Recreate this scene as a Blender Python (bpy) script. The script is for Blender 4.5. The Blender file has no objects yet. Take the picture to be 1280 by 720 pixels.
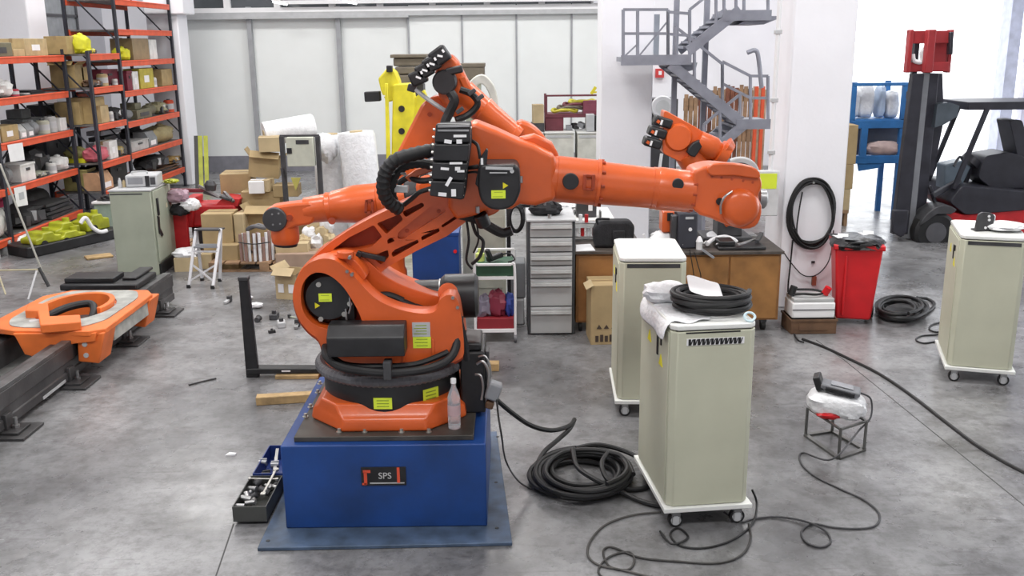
import bpy, bmesh, math, random
from mathutils import Vector, Matrix
from mathutils.geometry import tessellate_polygon
random.seed(7)
PI = math.pi; R = math.radians
sc = bpy.context.scene
COL = sc.collection
# ------------------------------------------------------------ camera, world, lights, exposure
CF, CP, CR, CH = 1199.0, 0.251, -0.011, 2.813          # focal length in px, pitch down, roll, height
cF = Vector((0, math.cos(CP), -math.sin(CP)))
_r = Vector((1, 0, 0)); _u = Vector((0, math.sin(CP), math.cos(CP)))
cR = _r*math.cos(CR) + _u*math.sin(CR); cU = -_r*math.sin(CR) + _u*math.cos(CR)
cam = bpy.data.objects.new('camera', bpy.data.cameras.new('camera')); COL.objects.link(cam)
cam.data.sensor_width = 36; cam.data.lens = 36*CF/1280; cam.data.clip_end = 300
cam.matrix_world = Matrix(((cR.x, cU.x, -cF.x, 0), (cR.y, cU.y, -cF.y, 0), (cR.z, cU.z, -cF.z, CH), (0, 0, 0, 1)))
sc.camera = cam
w = bpy.data.worlds.new('world'); sc.world = w; w.use_nodes = True
bg = w.node_tree.nodes['Background']; bg.inputs[0].default_value = (0.93, 0.96, 1.0, 1); bg.inputs[1].default_value = 3.2
def area(name, loc, sx, sy, power, rot=(0, 0, 0), col=(1, 1, 1)):
    l = bpy.data.lights.new(name, 'AREA'); l.shape = 'RECTANGLE'; l.size = sx; l.size_y = sy; l.energy = power; l.color = col
    o = bpy.data.objects.new(name, l); o.location = loc; o.rotation_euler = rot; COL.objects.link(o); return o
for x in (-6.2, -0.8, 4.4):
    for y in (1.5, 7.0, 12.5, 18.0):
        area('ceiling_light', (x, y, 6.7), 2.6, 1.0, 175, col=(1, 0.985, 0.96))
sc.view_settings.view_transform = 'Standard'; sc.view_settings.look = 'None'
sc.view_settings.gamma = 1; sc.view_settings.exposure = 0.12
# ------------------------------------------------------------ helpers
def ray(px, py): return cF + cR*((px-640)/CF) - cU*((py-360)/CF)
def at(px, py, Y):
    d = ray(px, py); return Vector((0, 0, CH)) + d*(Y/d.y)
def fl(px, py, z=0.0):
    d = ray(px, py); return Vector((0, 0, CH)) + d*((z-CH)/d.z)
def pX(px, py, X):
    d = ray(px, py); return Vector((0, 0, CH)) + d*(X/d.x)
def xz(px, Y): return [(at(a, b, Y).x, at(a, b, Y).z) for a, b in px]
MATS = {}
def mat(name, col, rough=0.5, metal=0.0, var=0.12, scale=6.0, bump=0.0, bscale=60.0, emit=0, alpha=1, trans=0, dirt=None, coat=0):
    if name in MATS: return MATS[name]
    m = bpy.data.materials.new(name); m.use_nodes = True; nt = m.node_tree; N = nt.nodes; L = nt.links
    b = N['Principled BSDF']; b.inputs['Roughness'].default_value = rough; b.inputs['Metallic'].default_value = metal
    tc = N.new('ShaderNodeTexCoord'); n = N.new('ShaderNodeTexNoise'); n.inputs['Scale'].default_value = scale; n.inputs['Detail'].default_value = 6
    L.new(tc.outputs['Object'], n.inputs['Vector'])
    r = N.new('ShaderNodeValToRGB'); L.new(n.outputs['Fac'], r.inputs[0])
    c = col; r.color_ramp.elements[0].position = .3; r.color_ramp.elements[1].position = .7
    d = dirt if dirt else tuple(max(0, v*(1-var*1.6)) for v in c)
    r.color_ramp.elements[0].color = (*d, 1)
    r.color_ramp.elements[1].color = (*[min(1, v*(1+var*.6)) for v in c], 1)
    L.new(r.outputs[0], b.inputs['Base Color'])
    if bump:
        n2 = N.new('ShaderNodeTexNoise'); n2.inputs['Scale'].default_value = bscale; L.new(tc.outputs['Object'], n2.inputs['Vector'])
        bp = N.new('ShaderNodeBump'); bp.inputs['Strength'].default_value = bump; bp.inputs['Distance'].default_value = .01
        L.new(n2.outputs['Fac'], bp.inputs['Height']); L.new(bp.outputs[0], b.inputs['Normal'])
    if emit: b.inputs['Emission Color'].default_value = (*col, 1); b.inputs['Emission Strength'].default_value = emit
    if trans: b.inputs['Transmission Weight'].default_value = trans
    if coat: b.inputs['Coat Weight'].default_value = coat; b.inputs['Coat Roughness'].default_value = .15
    b.inputs['Alpha'].default_value = alpha
    MATS[name] = m; return m
orange = mat('robot_orange', (.68, .112, .018), .34, 0, .12, 3, .08, 40, coat=.25)
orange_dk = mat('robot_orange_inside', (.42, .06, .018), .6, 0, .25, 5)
orange_old = mat('worn_orange', (.80, .18, .035), .5, 0, .15, 4)
rackred = mat('rack_beam_red', (.72, .10, .035), .5, 0, .1)
black = mat('black_plastic', (.018, .018, .02), .42, 0, .3, 8, .05)
rubber = mat('black_rubber', (.012, .012, .013), .55, 0, .3)
soft = mat('black_fabric', (.016, .016, .019), .8, 0, .3, 12, .4, 80)
dkgrey = mat('dark_grey_metal', (.07, .07, .075), .5, .3, .25)
hosegrey = mat('grey_corrugated_hose', (.13, .13, .14), .5, 0, .2)
steel = mat('bare_steel', (.42, .42, .42), .38, .9, .2)
zinc = mat('zinc_bolt', (.55, .54, .5), .4, .8, .15)
stairgrey = mat('stair_grey_paint', (.30, .31, .36), .5, .2, .12)
blue = mat('pedestal_blue', (.009, .052, .225), .42, 0, .22, 3, .06, 30, dirt=(.008, .036, .14))
bluedirty = mat('scuffed_blue_plate', (.075, .115, .19), .5, .1, .3, 7, .1, 40, dirt=(.04, .06, .09))
oilplate = mat('oily_brown_plate', (.085, .078, .068), .45, .3, .3, 6)
cream = mat('cabinet_cream', (.53, .535, .415), .5, 0, .05, 3)
pale_lit = mat('pale_and_lit_tops', (.78, .79, .76), .35, 0, .04, 3)  # cream cabinet tops whitened for the glare from above; also plain pale parts
sage = mat('sage_grey_paint', (.36, .39, .31), .5, 0, .08, 3)
white = mat('white_paint', (.82, .82, .83), .5, 0, .04, 2)
whitep = mat('white_paper', (.85, .85, .86), .7, 0, .04, 9)
plaster = mat('white_plaster', (.88, .88, .92), .75, 0, .035, 1.2, .15, 25)
card = mat('cardboard', (.42, .31, .16), .8, 0, .12, 4, .1, 50)
card2 = mat('cardboard_pale', (.52, .41, .24), .8, 0, .12, 4, .1, 50)
carddk = mat('cardboard_inside', (.20, .14, .08), .9, 0, .2, 4)
tape = mat('brown_tape', (.34, .24, .12), .4, 0, .1)
wood = mat('raw_wood', (.50, .34, .16), .7, 0, .25, 9, .2, 30)
benchwood = mat('bench_brown_wood', (.30, .135, .04), .5, 0, .22, 5, .1, 20)
benchtop = mat('bench_dark_top', (.09, .075, .065), .5, .1, .35, 8)
yellow = mat('robot_yellow', (.75, .66, .03), .45, 0, .12)
lime = mat('lime_yellow_cover', (.40, .43, .02), .4, 0, .25, 5)
stick = mat('sticker_yellow', (.72, .86, .05), .5, 0, .05)
red = mat('bin_red', (.62, .012, .018), .38, 0, .08)
redm = mat('machine_red', (.55, .02, .025), .45, 0, .15)
maroon = mat('maroon_metal', (.16, .035, .05), .5, 0, .2)
rackblack = mat('rack_post_black', (.03, .032, .045), .5, .1, .2)
deckm = mat('rack_deck_metal', (.20, .19, .18), .6, .3, .25, 9)
greyp = mat('grey_plastic', (.27, .28, .30), .5, 0, .1)
ltgrey = mat('light_grey_box', (.50, .51, .52), .5, 0, .1)
film = mat('plastic_film_white', (.80, .81, .83), .35, 0, .08, 14, .8, 35)
rail = mat('rail_dark_steel', (.085, .083, .085), .42, .4, .3, 4, .1, 40)
railtop = mat('rail_ground_steel', (.15, .15, .15), .35, .6, .3, 10)
pink = mat('pink_packaging', (.62, .05, .12), .5, 0, .1)
green = mat('green_tray', (.035, .11, .06), .6, 0, .15)
mblue = mat('machine_blue', (.03, .16, .42), .5, 0, .15)
brownc = mat('old_brown_crate', (.14, .075, .04), .7, 0, .25, 8, .2, 30)
palletm = mat('pallet_wood', (.34, .21, .12), .8, 0, .3, 6, .2, 30)
palletr = mat('pallet_wood_red', (.26, .10, .06), .8, 0, .3, 6)
tan = mat('taupe_drum', (.17, .145, .11), .6, 0, .15)
tilem = mat('tarp_grey', (.55, .56, .58), .6, 0, .12, 9, .4, 20)
pinkbag = mat('pale_pink_bag', (.55, .42, .40), .7, 0, .15, 7)
OG = {}
class MB:
    def __init__(s): s.v = []; s.f = []; s.mi = []; s.s = 0; s.M = None
    def add(s, vs, fs):
        n = len(s.v)
        for p in vs:
            p = Vector(p); s.v.append(s.M @ p if s.M else p)
        for f in fs: s.f.append([i+n for i in f]); s.mi.append(s.s)
        return s
    def box(s, c, d, rz=0, rx=0, ry=0):
        m = Matrix.Translation(Vector(c)) @ Matrix.Rotation(rz, 4, 'Z') @ Matrix.Rotation(ry, 4, 'Y') @ Matrix.Rotation(rx, 4, 'X')
        a, b, e = d[0]/2, d[1]/2, d[2]/2
        vs = [m @ Vector((x*a, y*b, z*e)) for x in (-1, 1) for y in (-1, 1) for z in (-1, 1)]
        return s.add(vs, [(0, 1, 3, 2), (4, 6, 7, 5), (0, 4, 5, 1), (2, 3, 7, 6), (0, 2, 6, 4), (1, 5, 7, 3)])
    def b2(s, x0, x1, y0, y1, z0, z1): return s.box(((x0+x1)/2, (y0+y1)/2, (z0+z1)/2), (x1-x0, y1-y0, z1-z0))
    def turned(s, p0, p1, prof, n=24, cap=True):
        p0 = Vector(p0); p1 = Vector(p1); a = (p1-p0); L = a.length; a = a.normalized()
        u = a.orthogonal().normalized(); v = a.cross(u); vs = []; fs = []
        for t, r in prof:
            for k in range(n):
                an = 2*PI*k/n; vs.append(p0 + a*(t*L) + (u*math.cos(an)+v*math.sin(an))*r)
        for i in range(len(prof)-1):
            for k in range(n): fs.append((i*n+k, i*n+(k+1) % n, (i+1)*n+(k+1) % n, (i+1)*n+k))
        if cap:
            fs.append(tuple(range(n))[::-1]); fs.append(tuple((len(prof)-1)*n+k for k in range(n)))
        return s.add(vs, fs)
    def cyl(s, p0, p1, r, n=20, r2=None): return s.turned(p0, p1, [(0, r), (1, r if r2 is None else r2)], n)
    def bar(s, p0, p1, w, h=None, up=(0, 0, 1)):
        p0 = Vector(p0); p1 = Vector(p1); a = (p1-p0).normalized(); h = h or w; up = Vector(up)
        if abs(a.dot(up)) > .98: up = Vector((0, 1, 0))
        u = a.cross(up).normalized(); v = u.cross(a).normalized()
        vs = [p+u*(w/2*i)+v*(h/2*j) for p in (p0, p1) for i, j in ((-1, -1), (1, -1), (1, 1), (-1, 1))]
        return s.add(vs, [(0, 1, 2, 3)[::-1], (4, 5, 6, 7), (0, 1, 5, 4), (1, 2, 6, 5), (2, 3, 7, 6), (3, 0, 4, 7)])
    def prism(s, pts, a0, a1, axis='y', holes=()):
        loops = [list(pts)]+[list(h) for h in holes]; flat = [p for l in loops for p in l]; n = len(flat)
        if axis == 'y': mk = lambda p, t: Vector((p[0], t, p[1]))
        elif axis == 'z': mk = lambda p, t: Vector((p[0], p[1], t))
        else: mk = lambda p, t: Vector((t, p[0], p[1]))
        if len(loops) == 1: tris = [tuple(range(n))]
        else: tris = tessellate_polygon([[Vector((p[0], p[1], 0)) for p in l] for l in loops])
        vs = [mk(p, a0) for p in flat]+[mk(p, a1) for p in flat]; fs = [tuple(t) for t in tris]+[tuple(i+n for i in t)[::-1] for t in tris]
        o = 0
        for l in loops:
            k = len(l)
            for i in range(k):
                j = (i+1) % k; fs.append((o+i, o+j, n+o+j, n+o+i))
            o += k
        return s.add(vs, fs)
    def tube(s, pts, r, n=8, sub=6, closed=False, ring=None):
        P = [Vector(p) for p in pts]
        if sub > 1 and len(P) > 2:
            Q = []; m = len(P); rg = range(m if closed else m-1)
            for i in rg:
                a, b, c, d = (P[(i-1) % m], P[i], P[(i+1) % m], P[(i+2) % m]) if closed else (P[max(i-1, 0)], P[i], P[i+1], P[min(i+2, m-1)])
                for k in range(sub):
                    t = k/sub; Q.append(.5*((2*b)+(c-a)*t+(2*a-5*b+4*c-d)*t*t+(-a+3*b-3*c+d)*t**3))
            if not closed: Q.append(P[-1])
            P = Q
        m = len(P); vs = []; fs = []; u = None
        for i in range(m):
            a = (P[(i+1) % m]-P[i-1]) if closed else (P[min(i+1, m-1)]-P[max(i-1, 0)])
            if a.length < 1e-7: a = Vector((0, 0, 1))
            a.normalize()
            if u is None: u = a.orthogonal().normalized()
            u = (u-a*u.dot(a))
            u = u.normalized() if u.length > 1e-6 else a.orthogonal().normalized()
            v = a.cross(u); rr = r*(1+(.16 if i % 2 else 0)) if ring else r
            for k in range(n): vs.append(P[i]+(u*math.cos(2*PI*k/n)+v*math.sin(2*PI*k/n))*rr)
        for i in range(m if closed else m-1):
            j = (i+1) % m
            for k in range(n): fs.append((i*n+k, i*n+(k+1) % n, j*n+(k+1) % n, j*n+k))
        if not closed: fs.append(tuple(range(n))[::-1]); fs.append(tuple((m-1)*n+k for k in range(n)))
        return s.add(vs, fs)
    def blob(s, c, d, amp=.12, seed=0, nu=20, nv=12, flat=.0, sq=1.0):
        rnd = random.Random(seed); ph = [(rnd.uniform(1, 4), rnd.uniform(1, 4), rnd.uniform(1, 4), rnd.uniform(0, 6)) for _ in range(7)]
        vs = []; fs = []; c = Vector(c)
        for j in range(nv+1):
            th = PI*j/nv
            for i in range(nu):
                a = 2*PI*i/nu; q = Vector((math.sin(th)*math.cos(a), math.sin(th)*math.sin(a), math.cos(th)))
                if sq < 1: q = Vector([math.copysign(abs(e)**sq, e) for e in q])
                k = 1+amp*sum(math.sin(p[0]*3*q.x+p[1]*3*q.y+p[2]*3*q.z+p[3]) for p in ph)/3
                z = q.z*k
                if flat and z < -flat: z = -flat
                vs.append(c+Vector((q.x*k*d[0]/2, q.y*k*d[1]/2, z*d[2]/2)))
        for j in range(nv):
            for i in range(nu): fs.append((j*nu+i, j*nu+(i+1) % nu, (j+1)*nu+(i+1) % nu, (j+1)*nu+i))
        return s.add(vs, fs)
    def build(s, name, mats, parent=None, bev=0, seg=2, sharp=32, local=False, label=None, stuff=False):
        """one mesh object; vertices are in world axes unless local, then relative to the parent thing"""
        mats = mats if isinstance(mats, (list, tuple)) else [mats]
        if parent is not None: o0 = Vector((0, 0, 0)) if local else OG[parent.name]
        else:
            xs = [v.x for v in s.v]; ys = [v.y for v in s.v]
            o0 = Vector(((min(xs)+max(xs))/2, (min(ys)+max(ys))/2, min(v.z for v in s.v)))
        me = bpy.data.meshes.new(name); bm = bmesh.new(); vv = [bm.verts.new(v-o0) for v in s.v]
        for f, mi in zip(s.f, s.mi):
            try: g = bm.faces.new([vv[i] for i in f]); g.material_index = mi; g.smooth = True
            except ValueError: pass
        bmesh.ops.remove_doubles(bm, verts=bm.verts[:], dist=1e-5)
        bmesh.ops.recalc_face_normals(bm, faces=bm.faces[:]); bm.to_mesh(me); bm.free()
        for m in mats: me.materials.append(m)
        me.set_sharp_from_angle(angle=R(sharp))
        o = bpy.data.objects.new(name, me); COL.objects.link(o)
        if parent is not None: o.parent = parent; OG[o.name] = OG[parent.name]
        else: o.location = o0; OG[o.name] = o0
        if bev:
            b = o.modifiers.new('bevel', 'BEVEL'); b.width = bev; b.segments = seg; b.limit_method = 'ANGLE'; b.angle_limit = R(40)
        if label: o['label'] = label
        if stuff: o['kind'] = 'stuff'
        return o
def tag(o, label, cat, group=None):
    o['label'] = label; o['category'] = cat
    if group: o['group'] = group
    return o
def thing(name, label, cat, loc=(0, 0, 0), rz=0, group=None):
    o = bpy.data.objects.new(name, None); COL.objects.link(o); o.location = loc; o.rotation_euler = (0, 0, rz); o.empty_display_size = .1
    OG[o.name] = Vector(loc); return tag(o, label, cat, group)
def struct(o): o['kind'] = 'structure'; return o
def dup(root, loc, rz, label, group=None):
    r = root.copy(); COL.objects.link(r); r.location = loc; r.rotation_euler = (0, 0, rz); r['label'] = label; OG[r.name] = Vector(loc)
    if group: r['group'] = group
    for ch in list(root.children):
        c = ch.copy(); COL.objects.link(c); c.parent = r; OG[c.name] = Vector(loc)
        for g in list(ch.children):
            d = g.copy(); COL.objects.link(d); d.parent = c; OG[d.name] = Vector(loc)
    return r
def lettering(txt, size, p, mt, parent, name='lettering', rx=PI/2, rz=0, ext=.001):
    cu = bpy.data.curves.new('t', 'FONT'); cu.body = txt; cu.size = size; cu.extrude = ext; cu.align_x = 'CENTER'; cu.align_y = 'CENTER'
    t = bpy.data.objects.new('t', cu); COL.objects.link(t)
    bpy.context.view_layer.update()
    me = bpy.data.meshes.new_from_object(t.evaluated_get(bpy.context.evaluated_depsgraph_get()))
    bpy.data.objects.remove(t); me.materials.clear(); me.materials.append(mt)
    o = bpy.data.objects.new(name, me); COL.objects.link(o); o.parent = parent
    o.location = Vector(p)-OG[parent.name]; o.rotation_euler = (rx, 0, rz); OG[o.name] = Vector(p); return o
def circ(cx, cz, r, n=28, a0=0, a1=2*PI, end=False):
    return [(cx+r*math.cos(a0+(a1-a0)*k/n), cz+r*math.sin(a0+(a1-a0)*k/n)) for k in range(n+(1 if end else 0))]
def smoothloop(pts, sub=4):
    m = len(pts); Q = []
    for i in range(m):
        a, b, c, d = [Vector(pts[(i+k) % m]) for k in (-1, 0, 1, 2)]
        for k in range(sub):
            t = k/sub; q = .5*((2*b)+(c-a)*t+(2*a-5*b+4*c-d)*t*t+(-a+3*b-3*c+d)*t**3); Q.append((q.x, q.y))
    return Q
def rounded(pts, r, seg=3):
    m = len(pts); Q = []
    for i in range(m):
        a, b, c = [Vector(pts[(i+k) % m]) for k in (-1, 0, 1)]
        u = (a-b); v = (c-b); q = min(r, u.length*.45, v.length*.45); u.normalize(); v.normalize()
        for k in range(seg+1):
            t = k/seg; p = (b+u*q)*(1-t)**2+b*(2*t*(1-t))+(b+v*q)*t*t; Q.append((p.x, p.y))
    return Q

# ------------------------------------------------------------ structure: floor, walls, openings
def floor_mat():
    m = bpy.data.materials.new('worn_concrete'); m.use_nodes = True; nt = m.node_tree; N = nt.nodes; L = nt.links; b = N['Principled BSDF']
    tc = N.new('ShaderNodeTexCoord')
    def noise(sc_, det, rough=.6):
        n = N.new('ShaderNodeTexNoise'); n.inputs['Scale'].default_value = sc_; n.inputs['Detail'].default_value = det; n.inputs['Roughness'].default_value = rough
        L.new(tc.outputs['Object'], n.inputs['Vector']); return n
    def ramp(src, p0, c0, p1, c1):
        r = N.new('ShaderNodeValToRGB'); r.color_ramp.elements[0].position = p0; r.color_ramp.elements[1].position = p1
        r.color_ramp.elements[0].color = (*c0, 1); r.color_ramp.elements[1].color = (*c1, 1); L.new(src, r.inputs[0]); return r
    def mul(a, b_, fac=1):
        x = N.new('ShaderNodeMix'); x.data_type = 'RGBA'; x.blend_type = 'MULTIPLY'; x.inputs[0].default_value = fac
        L.new(a, x.inputs[6]); L.new(b_, x.inputs[7]); return x.outputs[2]
    c = ramp(noise(.55, 8).outputs['Fac'], .36, (.135, .135, .14), .64, (.325, .325, .333)).outputs[0]
    c = mul(c, ramp(noise(3.2, 10, .72).outputs['Fac'], .33, (.52, .51, .50), .56, (1, 1, 1)).outputs[0])
    c = mul(c, ramp(noise(16, 9, .78).outputs['Fac'], .36, (.55, .55, .54), .54, (1, 1, 1)).outputs[0], .75)
    mp = N.new('ShaderNodeMapping'); mp.inputs['Rotation'].default_value = (0, 0, .6); mp.inputs['Scale'].default_value = (1.4, 11, 1); L.new(tc.outputs['Object'], mp.inputs[0])
    n = N.new('ShaderNodeTexNoise'); n.inputs['Scale'].default_value = 2; n.inputs['Detail'].default_value = 5; L.new(mp.outputs[0], n.inputs['Vector'])
    c = mul(c, ramp(n.outputs['Fac'], .27, (.6, .59, .58), .36, (1, 1, 1)).outputs[0], .8)
    L.new(c, b.inputs['Base Color'])
    rr = ramp(noise(2.3, 6).outputs['Fac'], .3, (.20, .20, .20), .7, (.42, .42, .42)); L.new(rr.outputs[0], b.inputs['Roughness'])
    bp = N.new('ShaderNodeBump'); bp.inputs['Strength'].default_value = .12; bp.inputs['Distance'].default_value = .01
    L.new(noise(9, 6).outputs['Fac'], bp.inputs['Height']); L.new(bp.outputs[0], b.inputs['Normal'])
    return m
fm = floor_mat()
struct(MB().b2(-9.2, 14.2, -4.2, 19.8, -.2, 0).b2(-9.2, 6.4, 19.8, 22.4, -.2, 0).build('floor', fm))
yard = mat('sunlit_concrete_yard', (.72, .72, .73), .8, 0, .06, 1)
struct(MB().b2(6.4, 60, 19.8, 90, -.25, -.02).b2(14.2, 60, -20, 19.8, -.25, -.02).build('ground', yard))
struct(MB().b2(-9.2, 14.2, -4.2, 22.4, 7.0, 7.2).build('ceiling', plaster))
wallm = mat('ribbed_white_cladding', (.83, .86, .85), .5, 0, .02, 2)
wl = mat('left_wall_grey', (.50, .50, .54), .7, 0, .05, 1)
# back wall: lower cladding sheets, beam, windows, wall above
wb = struct(MB().b2(-9.2, 6.4, 22.06, 22.3, 0, 7).build('wall_back', plaster))
posts = [at(x, y, 21.98).x for x, y in ((318, 100), (427, 100), (513, 100), (579, 100), (646, 100), (714, 100))]
xl = [-7.3]+posts+[2.4]
for i in range(len(xl)-1):
    zt = 3.5 if i < 3 else 3.62; yo = 0 if i < 3 else -.05; n = 46; pr = []
    for k in range(n+1):
        z = .36+(zt-.36)*k/n; pr += [(22.0+yo+.0, z), (22.0+yo-.003, z+.018)]
    pr = pr[:-1]+[(22.06, zt), (22.06, .36)]
    struct(MB().prism(pr, xl[i]+.012, xl[i+1]-.012, 'x').build('cladding_sheet', wallm, wb, sharp=20))
    if i: struct(MB().b2(xl[i]-(.05 if i < 3 else .02), xl[i]+(.05 if i < 3 else .02), 21.86+(.06 if i > 2 else 0), 21.97, 0, 3.62 if i < 3 else 3.6).build('trim_%d' % i, mat('post_grey', (.36, .37, .39), .5, .2, .08)))
struct(MB().b2(-7.3, 2.4, 21.94, 22.02, 0, .36).build('baseboard_back', mat('kick_grey', (.22, .22, .25), .6)))
struct(MB().b2(-7.3, 2.4, 21.8, 22.06, 3.40, 3.50).b2(-7.3, -2.2, 21.76, 21.8, 3.36, 3.42).build('trim_7', mat('beam_grey', (.48, .49, .50), .5, .2, .08)))
struct(MB().b2(-7.3, 2.4, 21.84, 22.06, 3.50, 3.60).b2(-5.0, 2.4, 21.7, 21.86, 3.66, 3.74).build('trim_8', white))
dkglass = mat('dark_window_glass', (.10, .11, .12), .12, 0, .1, 1)
wx = [-7.05, -6.2, -5.1, -3.9, -2.85, -1.7, -.5, .7, 1.85]
for i in range(len(wx)-1):
    wn = struct(MB().b2(wx[i], wx[i]+.09, 21.9, 22.06, 3.6, 4.6).b2(wx[i+1]-.05, wx[i+1]+.0, 21.9, 22.06, 3.6, 4.6).b2(wx[i], wx[i+1], 21.9, 22.06, 4.5, 4.6).build('window_%d' % (i+1), white))
    struct(MB().b2(wx[i]+.09, wx[i+1]-.05, 22.0, 22.02, 3.6, 4.5).build('pane', dkglass, wn))
# added glowing tubes standing in for fluorescent reflections in the high windows
for (a, b), lb in zip(((350, 4), (437, 3)), ('short glowing tube standing in for a window reflection near the top edge, left of the two', 'short glowing tube standing in for a window reflection near the top edge, right of the two')):
    p = at(a, b, 21.3); t = thing('reflection_tube', lb, 'light', (p.x, 21.3, p.z))
    MB().box((0, 0, .03), (.34, .09, .03), 0, 0, R(12)).build('housing', white, t, local=True)
    MB().cyl((-.15, 0, .03), (.15, 0, -.03), .02, 10).build('tube', mat('reflection_glow', (1, 1, 1), emit=4), t, local=True)
    MB().b2(-.01, .01, -.01, .01, .05, 7-p.z).build('drop_rod', white, t, local=True)
# left wall with its upper windows
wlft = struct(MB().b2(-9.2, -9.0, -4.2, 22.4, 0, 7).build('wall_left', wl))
for i, y in enumerate((13.2, 15.3, 19.0)):
    wn = struct(MB().b2(-9.0, -8.94, y, y+1.7, 2.9, 2.98).b2(-9.0, -8.94, y, y+.07, 2.9, 4.3).b2(-9.0, -8.94, y+1.63, y+1.7, 2.9, 4.3).b2(-9.0, -8.94, y, y+1.7, 4.22, 4.3).b2(-9.0, -8.94, y, y+1.7, 3.4, 3.45).build('window_%d' % (i+9), mat('frame_dark', (.08, .08, .09), .5)))
    struct(MB().b2(-8.99, -8.97, y+.07, y+1.63, 2.98, 4.22).build('pane', mat('grey_pane', (.30, .32, .34), .15), wn))
struct(MB().b2(-9.2, 14.2, -4.4, -4.2, 0, 7).build('wall_front', plaster))
struct(MB().b2(14.0, 14.2, -4.2, 6.0, 0, 7).b2(14.0, 14.2, 6.0, 19.8, 4.6, 7).build('wall_right', plaster))
# columns
cl = struct(MB().b2(-7.25, -6.62, 19.9, 20.5, 0, 7).build('column', plaster, bev=.02))
q = at(228, 24, 19.9); struct(MB().b2(-7.25, -6.45, 19.8, 20.5, 3.42, 4.2).build('column_bracket', plaster, cl, bev=.02))
struct(MB().b2(-9.0, -8.2, 17.0, 17.7, 0, 7).build('column', plaster, bev=.02))
p0 = at(752, 60, 13.7); p1 = at(816, 100, 13.7)
struct(MB().b2(p0.x, p1.x, 13.7, 14.4, 0, 7).build('column', plaster, bev=.015))
crx0, crx1 = 2.86, 3.50
colr = struct(MB().b2(crx0, crx1, 9.99, 10.65, 0, 7).build('column', plaster, bev=.015))
# right back opening: jambs and lintel
struct(MB().b2(6.0, 6.4, 19.8, 22.3, 0, 7).build('wall_jamb', plaster))
struct(MB().b2(6.0, 14.2, 19.7, 19.95, 5.2, 7).build('lintel_wall', plaster))
jambm = mat('pale_blue_post', (.55, .58, .72), .5)
xj = at(1258, 60, 19.6).x
struct(MB().b2(xj-.02, xj+.22, 19.5, 19.9, 0, 5.2).build('trim_9', jambm, bev=.01))
struct(MB().b2(xj+.5, 14.2, 19.7, 19.9, 0, 5.2).build('wall_end', mat('pale_violet_wall', (.70, .68, .80), .6)))
# floor joints
jm = mat('joint_dark', (.07, .07, .07), .8)
for a, b in (((292, 655), (270, 720)), ((1055, 450), (1290, 640)), ((1055, 450), (1020, 425))):
    P, Q = fl(*a), fl(*b); struct(MB().bar(P+Vector((0, 0, .0005)), Q+Vector((0, 0, .0005)), .008, .002).build('floor_joint', jm))
# ------------------------------------------------------------ blue pedestal
CX, CY = -.765, 5.77
pd = thing('robot_pedestal', 'blue steel box pedestal on a wide scuffed floor plate under the big orange robot', 'pedestal', (CX, 5.77, 0))
bp = MB().prism([(-1.475, 4.955), (-.015, 4.985), (-.125, 6.62), (-1.50, 6.62)], .0, .022, 'z').build('base_plate', bluedirty, pd, .004)
m = MB()
for a, b in ((335, 676), (621, 660), (620, 603), (622, 546), (365, 684)):
    p = fl(a, b, .022)
    if a != 365: m.cyl(p, p+Vector((0, 0, .002)), .012, 10)
m.build('bolt_hole', rubber, bp, stuff=True)
MB().b2(-1.36, -.163, 5.18, 6.38, .022, .55).build('box', blue, pd, .008)
tp = MB().b2(-1.29, -.235, 5.235, 6.33, .55, .582).build('top_plate', oilplate, pd, .004)
for a, b in ((382, 521), (388, 509), (397, 491), (400, 480), (424, 543), (456, 543), (502, 543), (536, 542)):
    p = fl(a, min(b, 540), .582); MB().cyl(p, p+Vector((0, 0, .022)), .011, 6).cyl(p, p+Vector((0, 0, .004)), .018, 12).build('bolt', zinc, tp)
a = at(451, 584, 5.178); b = at(508, 606, 5.178)
lp = MB().b2(a.x, b.x, 5.174, 5.18, b.z, a.z).build('logo_plate', black, pd)
om = mat('logo_orange', (.75, .09, .04), .5); lg = mat('logo_silver', (.55, .55, .55), .4)
cz = (a.z+b.z)/2
MB().b2(a.x+.012, a.x+.055, 5.171, 5.174, a.z-.034, a.z-.018).b2(a.x+.016, a.x+.034, 5.171, 5.174, b.z+.008, a.z-.03).b2(a.x+.005, a.x+.03, 5.171, 5.174, b.z+.004, b.z+.016).build('logo_mark', om, lp)
MB().b2(b.x-.052, b.x-.036, 5.171, 5.174, b.z+.016, a.z-.002).build('logo_mark', om, lp)
MB().b2(a.x+.05, b.x-.01, 5.172, 5.174, b.z+.012, b.z+.018).build('logo_line', lg, lp)
lettering('SPS', .055, ((a.x+b.x)/2+.008, 5.173, cz+.002), lg, lp)

# ------------------------------------------------------------ the big orange robot
rb = thing('industrial_robot', 'big orange industrial robot on the blue pedestal, long arm stretched to the right', 'robot', (CX, CY, .582))
def rlabel(px0, py0, px1, py1, Y, parent, m_=None, name='sticker', lines=3, tilt=0):
    a = at(px0, py0, Y); b = at(px1, py1, Y); w_, h_ = b.x-a.x, a.z-b.z; c = ((a.x+b.x)/2, Y, (a.z+b.z)/2)
    m = MB(); m.box(c, (w_, .003, h_), ry=tilt); m.s = 1
    for k in range(lines):
        z = c[2]+h_*(.28-.28*k*2/max(1, lines-1)) if lines > 1 else c[2]
        m.box((c[0]-w_*.05*(k % 2), Y-.002, z), (w_*(.62+.1*(k % 2)), .001, h_*.06), ry=tilt)
    return m.build(name, [m_ or stick, mat('sticker_print', (.28, .38, .03), .6)], parent)
def tri(px, py, s, Y, parent):
    p = at(px, py, Y); MB().prism([(p.x-s*.2, p.z+s*.6), (p.x-s*.2, p.z-s*.6), (p.x+s*.8, p.z)], Y-.002, Y, 'y').build('warning_triangle', mat('triangle_yellow', (.80, .72, .02), .5), parent)
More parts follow.
